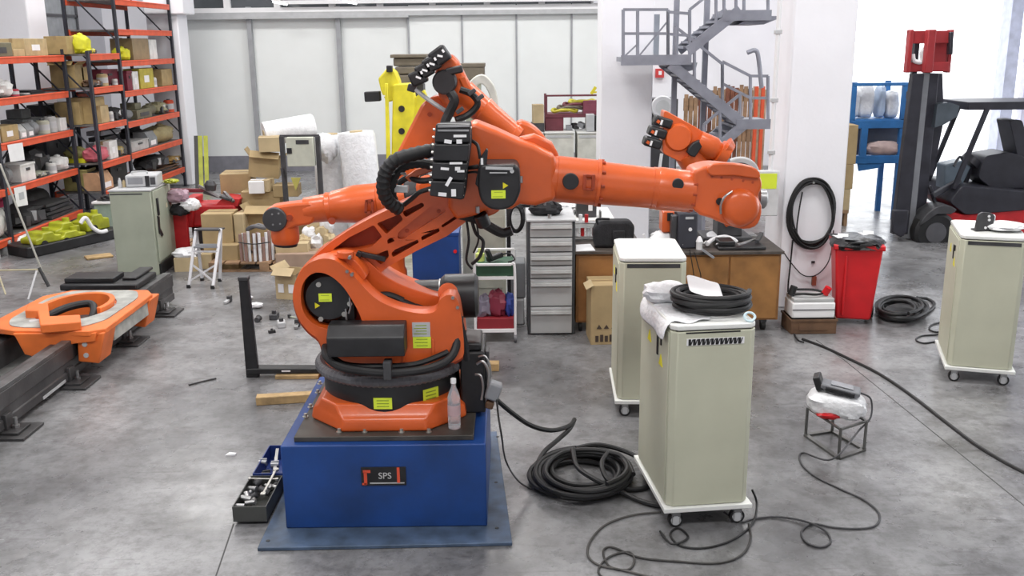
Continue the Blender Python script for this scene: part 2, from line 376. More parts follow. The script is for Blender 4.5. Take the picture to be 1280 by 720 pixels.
def octa(r, c, x=CX, y=CY): # square with chamfered corners
    return [(x+a*r, y+b*c) if sw else (x+a*c, y+b*r) for a, b, sw in ((1, -1, 1), (1, 1, 1), (1, 1, 0), (-1, 1, 0), (-1, 1, 1), (-1, -1, 1), (-1, -1, 0), (1, -1, 0))]
# foot casting
m = MB(); zs = [(.582, .47, .25), (.60, .475, .25), (.655, .465, .24), (.68, .43, .27), (.735, .40, .30)]; vs = []; fs = []
for z, r, c in zs: vs += [(p[0], p[1], z) for p in octa(r, c)]
for i in range(len(zs)-1):
    for k in range(8): fs.append((i*8+k, i*8+(k+1) % 8, i*8+8+(k+1) % 8, i*8+8+k))
fs += [tuple(range(8)), tuple(32+k for k in range(8))]
bf = m.add(vs, fs).build('foot_casting', orange, rb, .012, 3)
for k in range(8):
    an = PI/8+k*PI/4; p = Vector((CX+.455*math.cos(an), CY+.455*math.sin(an), .63))
    MB().cyl(p+Vector((0, 0, -.04)), p+Vector((0, 0, .03)), .018, 6).cyl(p+Vector((0, 0, -.05)), p+Vector((0, 0, .012)), .03, 14).build('bolt', zinc, bf)
rg = MB().turned((CX, CY, .66), (CX, CY, .86), [(0, .415), (.1, .425), (.85, .425), (1, .41)], 56).build('base_ring', black, rb)
def ringsticker(ph, z, w_, h_):
    m = MB(); m.M = Matrix.Translation((CX, CY, z)) @ Matrix.Rotation(ph, 4, 'Z'); r = .428
    m.box((0, -r, 0), (w_, .003, h_)); m.s = 1
    for k in (-1, 0, 1): m.box((0, -r-.002, k*h_*.26), (w_*.66, .001, h_*.08))
    m.build('sticker', [stick, mat('sticker_print', (.28, .38, .03))], rg)
ringsticker(-.02, .745, .11, .07); ringsticker(.68, .76, .11, .085)
# corrugated grey hose ring
m = MB(); m.tube([(CX+.44*math.cos(2*PI*k/56), CY+.44*math.sin(2*PI*k/56), .885) for k in range(56)], .033, 10, 3, True, ring=True); m.build('hose_ring', hosegrey, rb)
MB().turned((CX, CY, .85), (CX, CY, .97), [(0, .40), (.3, .43), (.55, .42), (1, .39)], 56).build('turntable', orange, rb)
# rotating column: front plate with a deep round recess
YF = 5.40
outer = [(366, 374), (369, 352), (380, 334), (398, 324), (418, 325), (436, 338), (452, 356), (468, 372), (486, 382), (508, 389), (532, 392), (545, 388), (549, 376), (558, 369), (567, 370), (573, 378), (577, 400), (580, 436), (575, 449), (545, 458), (480, 462), (420, 455), (404, 440), (398, 425), (385, 414), (373, 398)]
hole = [(376, 372), (379, 354), (389, 343), (402, 341), (416, 347), (430, 360), (441, 377), (449, 392), (452, 403), (446, 409), (430, 411), (408, 411), (391, 404), (380, 391)]
O = smoothloop(xz(outer, YF), 3); H = smoothloop(xz(hole, YF), 3)
rc = MB().prism(O, YF, 5.56, 'y', [H]).build('rotating_column', orange, rb, .014, 3)
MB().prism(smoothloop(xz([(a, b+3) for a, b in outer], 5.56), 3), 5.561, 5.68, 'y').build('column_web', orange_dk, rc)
mid = [(372, 374), (374, 352), (386, 330), (402, 319), (424, 313), (446, 316), (462, 328), (480, 344), (502, 356), (524, 364), (546, 370), (562, 370), (574, 384), (576, 440), (540, 450), (480, 445), (460, 410), (448, 384), (432, 352), (404, 334), (384, 352), (378, 374)]
MB().prism(smoothloop(xz(mid, 5.64), 3), 5.64, 5.90, 'y').build('column_rim', orange, rc, .02, 3)
MB().prism(smoothloop(xz([(386, 340), (402, 324), (424, 318), (444, 326), (458, 346), (446, 352), (430, 340), (404, 334)], 5.50), 3), 5.50, 5.70, 'y').build('rim_bridge', orange, rc, .02, 3)
back = [(400, 318), (440, 308), (460, 322), (476, 338), (502, 352), (530, 364), (555, 370), (575, 380), (580, 440), (540, 450), (420, 450), (398, 425), (378, 398), (371, 372), (380, 340)]
MB().prism(smoothloop(xz(back, 5.95), 3), 5.95, 6.12, 'y').build('rear_cheek', orange, rc, .012)
A2 = at(405, 374, YF)
MB().cyl((A2.x, 5.62, A2.z), (A2.x, 6.14, A2.z), .215, 40).build('hub', orange, rc, .01)
mo = MB().turned((A2.x+.015, 5.55, A2.z-.005), (A2.x+.015, 5.44, A2.z-.005), [(0, .165), (.5, .165), (.75, .14), (1, .13)], 36)
mo.b2(A2.x+.06, A2.x+.16, 5.47, 5.55, A2.z-.15, A2.z+.06)
mo = mo.build('axis_motor', black, rb)
rlabel(398, 367, 415, 377, 5.435, mo, lines=2); tri(395, 382, .03, 5.435, mo)
for a, b in ((398, 356), (401, 399), (430, 393), (437, 380)):
    p = at(a, b, 5.435); MB().cyl(p, p+Vector((0, .06, 0)), .015, 12).build('bolt', zinc, mo)
MB().tube([at(437, 372, 5.44), at(438, 384, 5.43), at(436, 392, 5.43)], .006, 6).tube([at(432, 386, 5.44), at(433, 398, 5.43), at(434, 404, 5.44)], .006, 6).build('cable', steel, mo)
p = at(400, 306, 5.62); MB().cyl(at(432, 322, 5.5), at(432, 318, 5.5)+Vector((0, 0, .02)), .05, 20).build('oil_cap', orange, rc, .004)
for a, b in ((434, 339), (440, 343), (437, 322), (566, 372), (572, 384)):
    p = at(a, b, YF); MB().cyl(p+Vector((0, -.012, 0)), p+Vector((0, .02, 0)), .010, 8).build('bolt', steel, rc)
# stickers on the column
m_ = rlabel(515, 403, 538, 421, YF-.001, rc, ltgrey, lines=4); rlabel(516, 421, 539, 435, YF-.001, rc, lines=3)
MB().b2(at(503, 440, YF).x, at(506, 440, YF).x, YF-.012, YF+.01, at(503, 452, YF).z, at(503, 418, YF).z).build('rib', orange, rc, .003); MB().b2(at(540, 440, YF).x, at(543, 440, YF).x, YF-.01, YF+.01, at(503, 452, YF).z, at(503, 424, YF).z).build('rib', orange, rc, .003)
# black cover box across the front, with the hose below it
a = at(407, 413, 5.24); b = at(506, 446, 5.24)
MB().prism(rounded([(5.24, b.z), (5.42, b.z), (5.42, a.z+.01), (5.31, a.z+.01), (5.24, a.z-.05)], .012), a.x, b.x, 'x').build('cover_box', black, rb, .006)
m = MB(); m.tube([at(407, 432, 5.42), at(409, 446, 5.32), at(425, 458, 5.27), at(455, 464, 5.25), at(495, 466, 5.26), at(535, 461, 5.3), at(562, 448, 5.36), at(572, 425, 5.42), at(574, 395, 5.46)], .026, 10, 8)
m.build('dress_hose', rubber, rb)
m = MB(); m.tube([at(410, 440, 5.4), at(430, 455, 5.33), at(470, 458, 5.3), at(520, 455, 5.33), at(560, 440, 5.4)], .018, 8).build('dress_hose', rubber, rb)
MB().b2(at(479, 455, 5.24).x, at(489, 455, 5.24).x, 5.225, 5.3, at(480, 474, 5.24).z, at(480, 452, 5.24).z).build('hose_clamp', dkgrey, rb, .003)
# dark flat cable strip at the right flank of the column
MB().tube([at(568, 374, 5.44), at(573, 395, 5.44), at(580, 425, 5.44), at(584, 450, 5.45)], .022, 6, 6).build('cable_strip', soft, rb)
# counterbalance cylinder
Yc = 5.84; p0 = at(478, 372, Yc); p1 = at(598, 369, Yc); L = (p1-p0).length
cb = MB().turned(p0, p1, [(0, .07), (.03, .105), (.62, .105), (.62, .118), (.66, .138), (.97, .14), (1, .118)], 36).build('counterbalance_cylinder', black, rb, sharp=25)
MB().turned(p0+(p1-p0)*.60, p0+(p1-p0)*.612, [(0, .112), (1, .112)], 30).build('clamp_band', steel, cb)
MB().cyl(at(560, 366, 5.56), at(560, 366, 5.95), .06, 20).build('pivot', orange, rb, .006)
m = MB()
for a, b, c in ((470, 366, .022), (484, 374, .024), (504, 380, .018)): m.tube([at(a, b+4, 5.60), at(a+16, b+3, 5.60), at(a+34, b+10, 5.60)], c, 8)
m.build('hose', rubber, rb)
# connector box at the back right of the foot with its cables
x0 = at(575, 440, 5.62).x; x1 = at(608, 440, 5.62).x
jb = MB().b2(x0, x1-.01, 5.58, 5.98, .582, .98).b2(x0+.02, x1-.03, 5.60, 5.9, .98, 1.03).build('connector_box', black, rb, .012)
MB().tube([at(596, 455, 5.56), at(604, 452, 5.55), at(611, 466, 5.54), at(610, 488, 5.53)], .009, 6).tube([at(594, 468, 5.56), at(601, 470, 5.55), at(604, 484, 5.54), at(602, 500, 5.53)], .008, 6).tube([at(598, 446, 5.57), at(606, 445, 5.56), at(612, 455, 5.55), at(614, 472, 5.54)], .006, 6).build('cable', steel, jb)
MB().b2(x1-.008, x1+.01, 5.60, 5.75, .68, .88).b2(x1-.008, x1+.016, 5.62, 5.72, .9, .97).build('socket', dkgrey, jb, .005)
MB().box((at(617, 488, 5.55).x, 5.55, at(617, 488, 5.55).z), (.085, .09, .11), ry=.35).build('plug', greyp, jb, .012)
MB().box((at(612, 505, 5.55).x, 5.55, at(612, 505, 5.55).z), (.05, .06, .05), ry=.3).build('plug', brownc, jb, .01)
# link arm with its pockets
YL = 5.66
lo = xz([(372, 345), (385, 327), (401, 313), (413, 303), (440, 285), (468, 270), (500, 255), (537, 238), (570, 226), (600, 222), (625, 232), (628, 252), (612, 264), (592, 270), (559, 295), (520, 314), (486, 333), (470, 345), (455, 395), (410, 410), (378, 395)], YL)
zz = lambda pts: xz([(320+a/3.6, 160+b/3.6) for a, b in pts], YL)
pk = [zz(q) for q in ([(345, 548), (420, 492), (530, 437), (568, 490), (520, 535), (440, 550)], [(543, 430), (648, 387), (662, 413), (587, 478)], [(656, 378), (750, 334), (758, 352), (674, 402)], [(590, 503), (612, 492), (626, 510), (592, 523)], [(832, 440), (898, 395), (912, 402), (842, 448)], [(742, 490), (822, 450), (828, 465), (747, 508)], [(608, 562), (626, 547), (728, 502), (733, 516), (616, 583)], [(520, 578), (594, 548), (598, 580), (562, 615)], [(917, 376), (948, 366), (953, 384), (922, 390)])]
rec = rounded(zz([(640, 470), (792, 348), (845, 354), (856, 375), (662, 500), (636, 498)]), .02)
lk = MB().prism(lo, YL, 5.76, 'y', [rounded(h, .012) for h in pk]+[rec]).build('link_arm', orange, rb, .006, 2)
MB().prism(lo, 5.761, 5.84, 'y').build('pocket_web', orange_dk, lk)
MB().prism(rec, YL+.028, 5.765, 'y').build('recessed_panel', orange, lk)
for a, b in ((680, 462), (822, 374)):
    p = at(320+a/3.6, 160+b/3.6, YL+.028); MB().cyl(p+Vector((0, -.004, 0)), p+Vector((0, .01, 0)), .012, 12).build('plug', orange_dk, lk)
m = MB(); m.bar(at(449, 317, 5.63), at(482, 324, 5.63), .03, .03).bar(at(446, 316, 5.62), at(452, 319, 5.62), .035, .035); m.build('stop_bumper', black, lk, .004)
MB().cyl(at(605, 244, YL)+Vector((0, 0, 0)), at(605, 244, YL)+Vector((0, .3, 0)), .13, 30).build('elbow_hub', orange, lk, .01)
# upper arm (in line casting), front cheek
ua = [(575, 168), (586, 156), (592, 152), (620, 163), (648, 176), (668, 182), (688, 192), (694, 194), (695, 205), (695, 250), (670, 258), (650, 256), (640, 262), (605, 264), (595, 270), (570, 276), (560, 260), (560, 200)]
YU = 5.585
up = MB().prism(xz(ua, YU), YU, 5.86, 'y').build('upper_arm', orange, rb, .045, 4)
AX0 = at(690, 223, 5.72); AX1 = at(868, 240, 5.70); ax = (AX1-AX0).normalized()
def axp(px): # point on the forearm axis over pixel column px
    t = (px-690)/178; return AX0+(AX1-AX0)*t
MB().turned(axp(668), axp(700), [(0, .125), (.7, .135), (1, .135)], 40).build('arm_collar', orange, up, .004)
hs = MB().turned(axp(694), axp(749), [(0, .128), (.04, .138), (.93, .136), (.93, .142), (1, .142)], 44).build('forearm_housing', orange, rb, sharp=28)
for k in range(10):
    an = 2*PI*k/10; u = Vector((0, 1, 0)); v = ax.cross(u); p = axp(749)+(u*math.cos(an)+v*math.sin(an))*.135
    MB().cyl(p, p+ax*.02, .010, 6).build('bolt', orange_dk, hs)
p = at(713, 226, 5.60); MB().cyl(p+Vector((0, -.035, 0)), p+Vector((0, .05, 0)), .048, 24).build('cap', black, hs, .004)
m = MB()
for px in (731, 742): m.bar(at(px, 218, 5.572), at(px-1, 237, 5.572), .018, .03)
m.bar(at(731, 219, 5.575), at(742, 220, 5.575), .02, .014).bar(at(730, 236, 5.575), at(741, 237, 5.575), .02, .014); m.build('bracket', orange_dk, hs, .002)
MB().turned(axp(749), axp(822), [(0, .128), (.9, .122), (.9, .126), (1, .126)], 44).build('forearm_tube', orange, rb, sharp=28)
f2 = MB().turned(axp(820), axp(866), [(0, .125), (.05, .129), (.85, .125), (.93, .12), (1, .122)], 44).build('forearm_end', orange, rb, sharp=28)
p = at(847, 230, 5.60); MB().cyl(p+Vector((0, -.02, 0)), p+Vector((0, .05, 0)), .034, 20).build('cap', black, f2, .003)
m = MB()
for k in range(12):
    an = 2*PI*k/12; u = Vector((0, 1, 0)); v = ax.cross(u); p = axp(862)+(u*math.cos(an)+v*math.sin(an))*.118
    m.cyl(p, p+ax*.022, .009, 6)
m.build('bolt', orange_dk, f2, stuff=True)
MB().bar(at(762, 206, 5.72), at(815, 213, 5.72), .03, .02).build('cable_channel', orange, up, .003)
# ridge on top of the arm
MB().prism(xz([(640, 184), (650, 172), (668, 168), (690, 178), (700, 196), (694, 204), (650, 190)], 5.74), 5.74, 5.84, 'y').build('top_rib', orange, up, .02, 3)
# wrist
YW = 5.60
wo = [(866, 218), (873, 211), (888, 207), (905, 207), (935, 211), (948, 217), (953, 228), (952, 238), (948, 246), (953, 258), (951, 274), (944, 284), (930, 287), (910, 282), (888, 273), (866, 262)]
wr = MB().prism(smoothloop(xz(wo, YW), 2), YW, 5.85, 'y').build('wrist', orange, rb, .04, 4)
c = at(925, 264, YW); ra = at(950, 264, YW).x-c.x
MB().turned((c.x, YW+.04, c.z+.02), (c.x, YW-.045, c.z+.02), [(0, .118), (.6, .112), (.9, .09), (1, .06)], 40).build('wrist_hub', orange, wr, sharp=60)
m = MB(); m.tube([at(901, 267, YW-.03), at(901, 256, YW-.045), at(906, 246, YW-.05), at(915, 239, YW-.03)], .007, 8).build('clip', steel, wr)
p = at(900, 252, YW-.01); MB().cyl(p, p+Vector((0, .04, 0)), .022, 12).build('cap', black, wr)
for a, b in ((890, 221), (902, 222), (915, 224), (929, 226), (941, 228)):
    p = at(a, b, YW-.002); MB().cyl(p, p+Vector((0, .02, 0)), .008, 8).build('bolt', orange_dk, wr)
MB().prism(smoothloop(xz([(884, 213), (890, 205), (915, 204), (940, 208), (950, 216), (948, 224), (920, 220), (890, 220)], YW-.02), 2), YW-.02, YW+.04, 'y').build('wrist_cover', orange, wr, .015, 3)
for a in (872, 878, 884):
    p = at(a, 212+(884-a)*.35, 5.66); MB().cyl(p, p+Vector((0, 0, .018)), .014, 10).build('bolt', orange, wr)
p = at(948, 248, 5.72); MB().turned(p, p+Vector((.045, 0, -.004)), [(0, .06), (.8, .06), (1, .05)], 24).build('tool_flange', steel, wr)
# elbow motor, black with sticker
am = MB().prism(rounded(xz([(598, 210), (602, 206), (645, 206), (650, 212), (651, 240), (643, 257), (630, 263), (612, 262), (601, 252), (597, 235)], 5.32), .03), 5.32, 5.60, 'y').build('elbow_motor', black, rb, .014, 3)
rlabel(614, 238, 632, 248, 5.317, am, lines=2); tri(630, 232, .03, 5.317, am)
m = MB(); m.bar(at(607, 210, 5.31), at(641, 211, 5.31), .008, .014).bar(at(612, 216, 5.31), at(634, 216, 5.31), .008, .006).cyl(at(640, 214, 5.31), at(640, 214, 5.34), .012, 10); m.build('nameplate', ltgrey, am)
MB().prism(xz([(600, 198), (608, 186), (610, 188), (608, 208), (604, 232), (597, 234), (594, 230)], 5.34), 5.34, 5.40, 'y').build('plug_bracket', black, am, .004)
MB().b2(at(599, 220, 5.33).x, at(603, 220, 5.33).x, 5.33, 5.34, at(600, 226, 5.33).z, at(600, 212, 5.33).z).b2(at(601, 205, 5.33).x, at(604, 205, 5.33).x, 5.33, 5.34, at(600, 206, 5.33).z, at(600, 198, 5.33).z).build('label_strip', whitep, am)
MB().tube([at(590, 176, 5.5), at(597, 182, 5.42), at(600, 198, 5.38)], .01, 6).tube([at(583, 210, 5.42), at(592, 209, 5.38), at(598, 208, 5.38)], .012, 6).tube([at(583, 216, 5.42), at(592, 215, 5.38), at(598, 216, 5.38)], .007, 6).build('cable', rubber, am)
# block of drive motors hanging in front of the elbow, four segments
blk = MB().prism(xz([(545, 158), (587, 156), (588, 180), (584, 212), (580, 250), (540, 244), (541, 200)], 5.28), 5.29, 5.56, 'y').build('motor_block', soft, rb, .012)
segs = (((545, 155), (588, 155), (588, 178), (543, 178)), ((543, 180), (587, 180), (585, 202), (541, 201)), ((541, 203), (584, 204), (581, 226), (539, 224)), ((539, 226), (581, 228), (578, 250), (537, 245)))
for k, s in enumerate(segs):
    MB().prism(rounded(xz(s, 5.25), .01), 5.25, 5.31, 'y').build('motor_cap', black, blk, .008, label='black ribbed motor cap with pale printed marks')
m = MB(); m.bar(at(547, 158, 5.245), at(587, 157, 5.245), .008, .012).bar(at(547, 163, 5.245), at(586, 163, 5.245), .008, .010); m.build('metal_strip', steel, blk)
m = MB(); rnd = random.Random(3)
for a, b, w_, h_, t in ((575, 170, .07, .014, 0), (560, 177, .04, .02, .15), (574, 177, .03, .022, 0), (570, 204, .07, .012, 0), (556, 211, .045, .014, .1), (572, 211, .028, .02, 0), (576, 214, .04, .012, 0), (561, 227, .018, .055, .55), (553, 243, .045, .02, .1), (567, 241, .026, .04, 0)):
    p = at(a, b, 5.247); m.box((p.x, 5.247, p.z), (w_, .003, h_), ry=t)
m.build('printed_mark', whitep, blk, stuff=True)
m = MB()
for k in range(9):
    p = at(587-k*1.2, 160+k*10.5, 5.30); m.cyl(p, p+Vector((.012, 0, 0)), .008, 8)
    p = at(544-k*.7, 162+k*9.5, 5.30); m.cyl(p, p+Vector((-.012, 0, 0)), .008, 8)
m.build('screw_row', zinc, blk, stuff=True)
# hoses left of the motor block
H1 = MB().tube([at(545, 187, 5.42), at(520, 192, 5.40), at(495, 200, 5.38), at(482, 215, 5.38), at(479, 236, 5.40), at(486, 252, 5.45), at(500, 262, 5.5)], .036, 12, 6, ring=True).build('dress_hose', rubber, rb)
MB().tube([at(545, 208, 5.46), at(525, 204, 5.46), at(505, 208, 5.46), at(492, 222, 5.47), at(489, 240, 5.5), at(494, 256, 5.55)], .026, 10, 6, ring=True).build('dress_hose', rubber, rb)
MB().tube([at(545, 224, 5.5), at(525, 226, 5.5), at(510, 222, 5.52), at(497, 230, 5.53)], .018, 8).tube([at(545, 234, 5.5), at(525, 240, 5.5), at(515, 248, 5.52), at(505, 256, 5.55)], .014, 8).build('cable', rubber, rb)
MB().box((at(501, 236, 5.5).x, 5.5, at(501, 236, 5.5).z), (.09, .05, .04), ry=.05).build('junction_block', ltgrey, rb, .006)
MB().prism(xz([(506, 222), (520, 212), (541, 206), (541, 214), (524, 220), (512, 228)], 5.5), 5.5, 5.56, 'y').build('hose_bracket', orange, rb, .006)
MB().tube([at(490, 218, 5.45), at(500, 216, 5.45), at(507, 218, 5.46)], .01, 8).tube([at(486, 244, 5.44), at(480, 243, 5.46), at(476, 240, 5.48)], .012, 8).build('hose_clip', steel, rb)
# hose loop hanging under the elbow on the right
MB().tube([at(575, 268, 5.62), at(596, 274, 5.66), at(613, 284, 5.7), at(628, 291, 5.72), at(640, 288, 5.72)], .030, 10, 6).build('dress_hose', rubber, rb)
MB().tube([at(583, 275, 5.66), at(586, 300, 5.68), at(583, 325, 5.7), at(590, 336, 5.72)], .008, 6).tube([at(590, 277, 5.66), at(595, 292, 5.68), at(604, 302, 5.7), at(600, 320, 5.7), at(590, 330, 5.72)], .011, 6).tube([at(596, 280, 5.66), at(598, 300, 5.68), at(592, 316, 5.7)], .006, 6).build('cable', rubber, rb)
MB().cyl(at(600, 268, 5.62), at(606, 282, 5.64), .042, 16).build('hose_fitting', black, rb, .006)
m = MB()
for a, b in ((597, 262), (640, 249), (651, 224)): p = at(a, b, 5.58); m.cyl(p+Vector((0, 0, -.02)), p+Vector((0, 0, .018)), .012, 10)
m.build('bolt', steel, up)
p = at(681, 250, 5.62); MB().cyl(p+Vector((0, 0, -.03)), p+Vector((0, 0, .03)), .008, 8).build('bolt', steel, up)

# water bottle on the pedestal
p = fl(568, 537, .582); p.y += .02
bt = thing('water_bottle', 'clear plastic water bottle with white cap standing on the pedestal by the robot foot', 'bottle', (p.x, p.y, .582))
wm = mat('clear_plastic', (.86, .90, .95), .12, 0, .02, trans=.65, alpha=.75)
MB().turned((0, 0, 0), (0, 0, .30), [(0, .028), (.02, .037), (.12, .038), (.14, .035), (.16, .038), (.3, .038), (.32, .036), (.34, .038), (.5, .038), (.52, .035), (.54, .038), (.66, .037), (.78, .028), (.88, .014), (1, .014)], 24).build('bottle_body', wm, bt, local=True)
MB().cyl((0, 0, .285), (0, 0, .315), .017, 16).build('cap', whitep, bt, .002, local=True)
MB().turned((0, 0, .09), (0, 0, .155), [(0, .0388), (1, .0388)], 24, cap=False).build('wrap_label', mat('faded_pink_label', (.60, .42, .44), .5, alpha=.9), bt, local=True)
# ------------------------------------------------------------ cream control cabinets on castered dollies
def caster(par, x, y, top, r=.045, colr_=None):
    c = MB().b2(x-.025, x+.025, y-.02, y+.02, top-.03, top).b2(x-.026, x-.02, y-.02, y+.03, r*.6, top-.02).b2(x+.02, x+.026, y-.02, y+.03, r*.6, top-.02).build('caster', steel, par, local=True)
    w_ = MB().cyl((x, y-.016, r), (x, y+.016, r), r, 20).build('wheel', rubber, c, local=True)
    MB().cyl((x, y-.019, r), (x, y+.019, r), r*.68, 16).build('wheel_hub', ltgrey, par, local=True)
CW, CD, CHT = .497, .736, 1.254
def control_cabinet(label, loc, rz, vent):
    t = thing('control_cabinet', label, 'cabinet', loc, rz, 'cream control cabinets on castered dollies')
    W, D = CW, CD; zb = .138
    ch = .035
    plan = [(ch, 0), (W-ch, 0), (W, ch), (W, D-ch), (W-ch, D), (ch, D), (0, ch+.0+D-2*ch+.0), (0, ch)]
    MB().prism(plan, zb, 1.215, 'z').build('body', cream, t, .006, local=True)
    MB().prism([(x*1.0, y) for x, y in plan], 1.222, CHT, 'z').build('top_cover', pale_lit, t, .008, local=True)
    MB().b2(.03, W-.03, .02, D-.03, 1.214, 1.223).build('top_gap', rubber, t, local=True)
    if vent == 'slots':
        m = MB().b2(.085, W-.075, -.003, .001, 1.135, 1.175).build('vent_strip', white, t, local=True)
        for k in range(12):
            x = .095+k*(W-.18)/12
            MB().b2(x, x+.014, -.006, -.002, 1.137, 1.173).build('slot', rubber, t, local=True)
            MB().box((x+.019, -.004, 1.155), (.005, .003, .034), ry=.3).build('slot_fin', rubber, t, local=True)
        MB().b2(.08, W-.1, -.002, .002, 1.205, 1.213).build('top_slot', rubber, t, local=True)
    else: MB().b2(.055, W-.05, -.004, .004, 1.178, 1.208).build('top_slot', dkgrey, t, local=True)
    # left door with seams, lock and small triangle signs
    MB().b2(-.006, .002, ch+.015, D-ch-.01, zb+.02, 1.20).build('side_door', cream, t, .004, local=True)
    m = MB(); yt = mat('triangle_yellow', (.80, .72, .02), .5)
    for y, z in ((.47, 1.06), (.20, .99)):
        MB().prism([(y-.04, z-.035), (y+.04, z-.035), (y, z+.035)], -.010, -.006, 'x').build('warning_triangle', yt, t, local=True)
    MB().b2(-.014, -.006, .26, .285, 1.0, 1.12).build('door_lock', black, t, .003, local=True)
    MB().b2(-.014, -.006, .19, .205, 1.08, 1.13).build('door_lock', black, t, .003, local=True)
    MB().b2(-.02, W+.02, -.02, D+.02, .105, .135).build('dolly_plate', pale_lit, t, .004, local=True)
    for x in (.06, W-.06):
        for y in (.02, D-.08): caster(t, x, y, .105)
    return t
A = (.901, 5.173, 0); B = (.802, 6.941, 0); Cc = (3.658, 7.65, 0)
control_cabinet('cream control cabinet nearest the viewer, with black cable coil and papers on top', A, .108, 'slots')
control_cabinet('cream control cabinet with bare top whitened by light, behind the one that carries the cable coil', B, -.043, 'plain')
control_cabinet('cream control cabinet at the right edge, with a small black bracket on top', Cc, -.307, 'plain')
def loc2(o, rz, x, y, z): c, s = math.cos(rz), math.sin(rz); return Vector((o[0]+c*x-s*y, o[1]+s*x+c*y, z))
# things on the nearest cabinet
T = CHT+.001
def coil(name, label, c, rx, ry, r, n, h, mt, cat='cable', seed=1, nn=8, group=None, tails=()):
    rnd = random.Random(seed); m = MB()
    pts = []; K = 14
    for k in range(n*K+1):
        f = k/K; a = 2*PI*f; l = rnd.uniform(-1, 1) if k % 5 == 0 else l
        s = 1-.13*math.sin(f*2.1+seed)-.05*l*.5
        z = c[2]+r+h*abs(math.sin(f*1.3+seed*.7))*(.35+.65*f/n)
        pts.append((c[0]+rx*s*math.cos(a)+.03*rx*math.sin(f*5), c[1]+ry*s*math.sin(a)+.03*math.cos(f*3.3)*ry, z))
    m.tube(pts, r, nn, 2)
    for tl in tails: m.tube(tl, r, nn, 8)
    return tag(m.build(name, mt), label, cat, group)
cc = loc2(A, .108, .31, .28, T)
coil('cable_coil', 'thick black cable coiled on top of the nearest cream cabinet', cc+Vector((0, 0, .012)), .20, .175, .0155, 10, .095, rubber, seed=2)
# white film draped over the left edge
def sheet(name, label, grid, mt, cat, th=.003, group=None):
    h = len(grid); w_ = len(grid[0]); vs = [p for r_ in grid for p in r_]; fs = [(i*w_+j, i*w_+j+1, (i+1)*w_+j+1, (i+1)*w_+j) for i in range(h-1) for j in range(w_-1)]
    o = MB().add(vs, fs).build(name, mt, sharp=60); s_ = o.modifiers.new('thick', 'SOLIDIFY'); s_.thickness = th; s_.offset = 1
    sb = o.modifiers.new('smooth', 'SUBSURF'); sb.levels = sb.render_levels = 1
    return tag(o, label, cat, group)
g = []
for i in range(7):
    v = i/6; y = .04+v*.62; row = []
    for j in range(9):
        u = j/8; x = .24-u*.30; z = T+.006+.010*math.sin(i*2.1+j*1.3)
        if x < -.01: z = T-.02-(-.01-x)*1.7; x = -.035-.012*math.sin(i*1.7)
        row.append(loc2(A, .108, x+(.0 if j else .03*math.sin(i)), y+.02*math.sin(j*1.3), z))
    g.append(row)
sheet('plastic_sheet', 'crumpled white film sheet hanging over the left edge of the nearest cabinet', g, film, 'plastic sheet')
b = MB(); p = loc2(A, .108, .10, .52, T+.06); b.blob(p, (.27, .22, .12), .14, 5, sq=.8)
tag(b.build('crumpled_bag', film), 'crumpled white bag lying on the nearest cabinet behind the cable coil', 'bag')
p = [at(857, 343, 5.62), at(898, 353, 5.58), at(906, 375, 5.36), at(862, 366, 5.36)]
g = [[p[0].lerp(p[1], j/4).lerp(p[3].lerp(p[2], j/4), i/4)+Vector((0, 0, .006*math.sin(i*2+j*1.5))) for j in range(5)] for i in range(5)]
o = sheet('paper_sheet', 'white paper sheet lying on the cable coil on the nearest cabinet', g, whitep, 'paper', .002)
p = loc2(A, .108, .46, .035, T+.025)
tag(MB().tube([p+Vector((.03*math.cos(a), .02*math.sin(a), .02*math.sin(a))) for a in (0, 1, 2, 3, 4, 5)], .008, 6, 4, True).build('tape_ring', mat('pale_blue_plastic', (.6, .75, .8), .3)), 'small pale plastic ring on the front right corner of the nearest cabinet', 'ring')
# on the right edge cabinet
t = loc2(Cc, -.307, .19, .22, T)
k = thing('steel_bracket', 'small dark metal bracket with bolt holes on the right edge cabinet', 'bracket', t, .1)
MB().prism(rounded([(-.075, 0), (.055, 0), (.075, .03), (.085, .12), (.06, .15), (-.03, .16), (-.06, .14)], .015), -.012, .012, 'y').build('plate', dkgrey, k, .003, local=True)
MB().b2(-.06, .06, -.012, .08, 0, .012).build('foot', dkgrey, k, local=True)
for x, z in ((.03, .125), (.035, .095), (.01, .03)): MB().cyl((x, -.018, z), (x, -.010, z), .011, 10).build('bolt', white, k, local=True)
t = loc2(Cc, -.307, .34, .30, T)
tag(MB().blob(t+Vector((.02, 0, .035)), (.34, .30, .07), .12, 9, flat=.95).build('crumpled_film', film), 'crumpled white film on top of the right edge cabinet', 'plastic film')
tag(MB().turned(t+Vector((-.06, .12, 0)), t+Vector((-.06, .12, .11)), [(0, .055), (.9, .055), (1, .05)], 20).build('tape_roll', ltgrey), 'grey roll standing behind the black bracket on the right edge cabinet', 'roll')

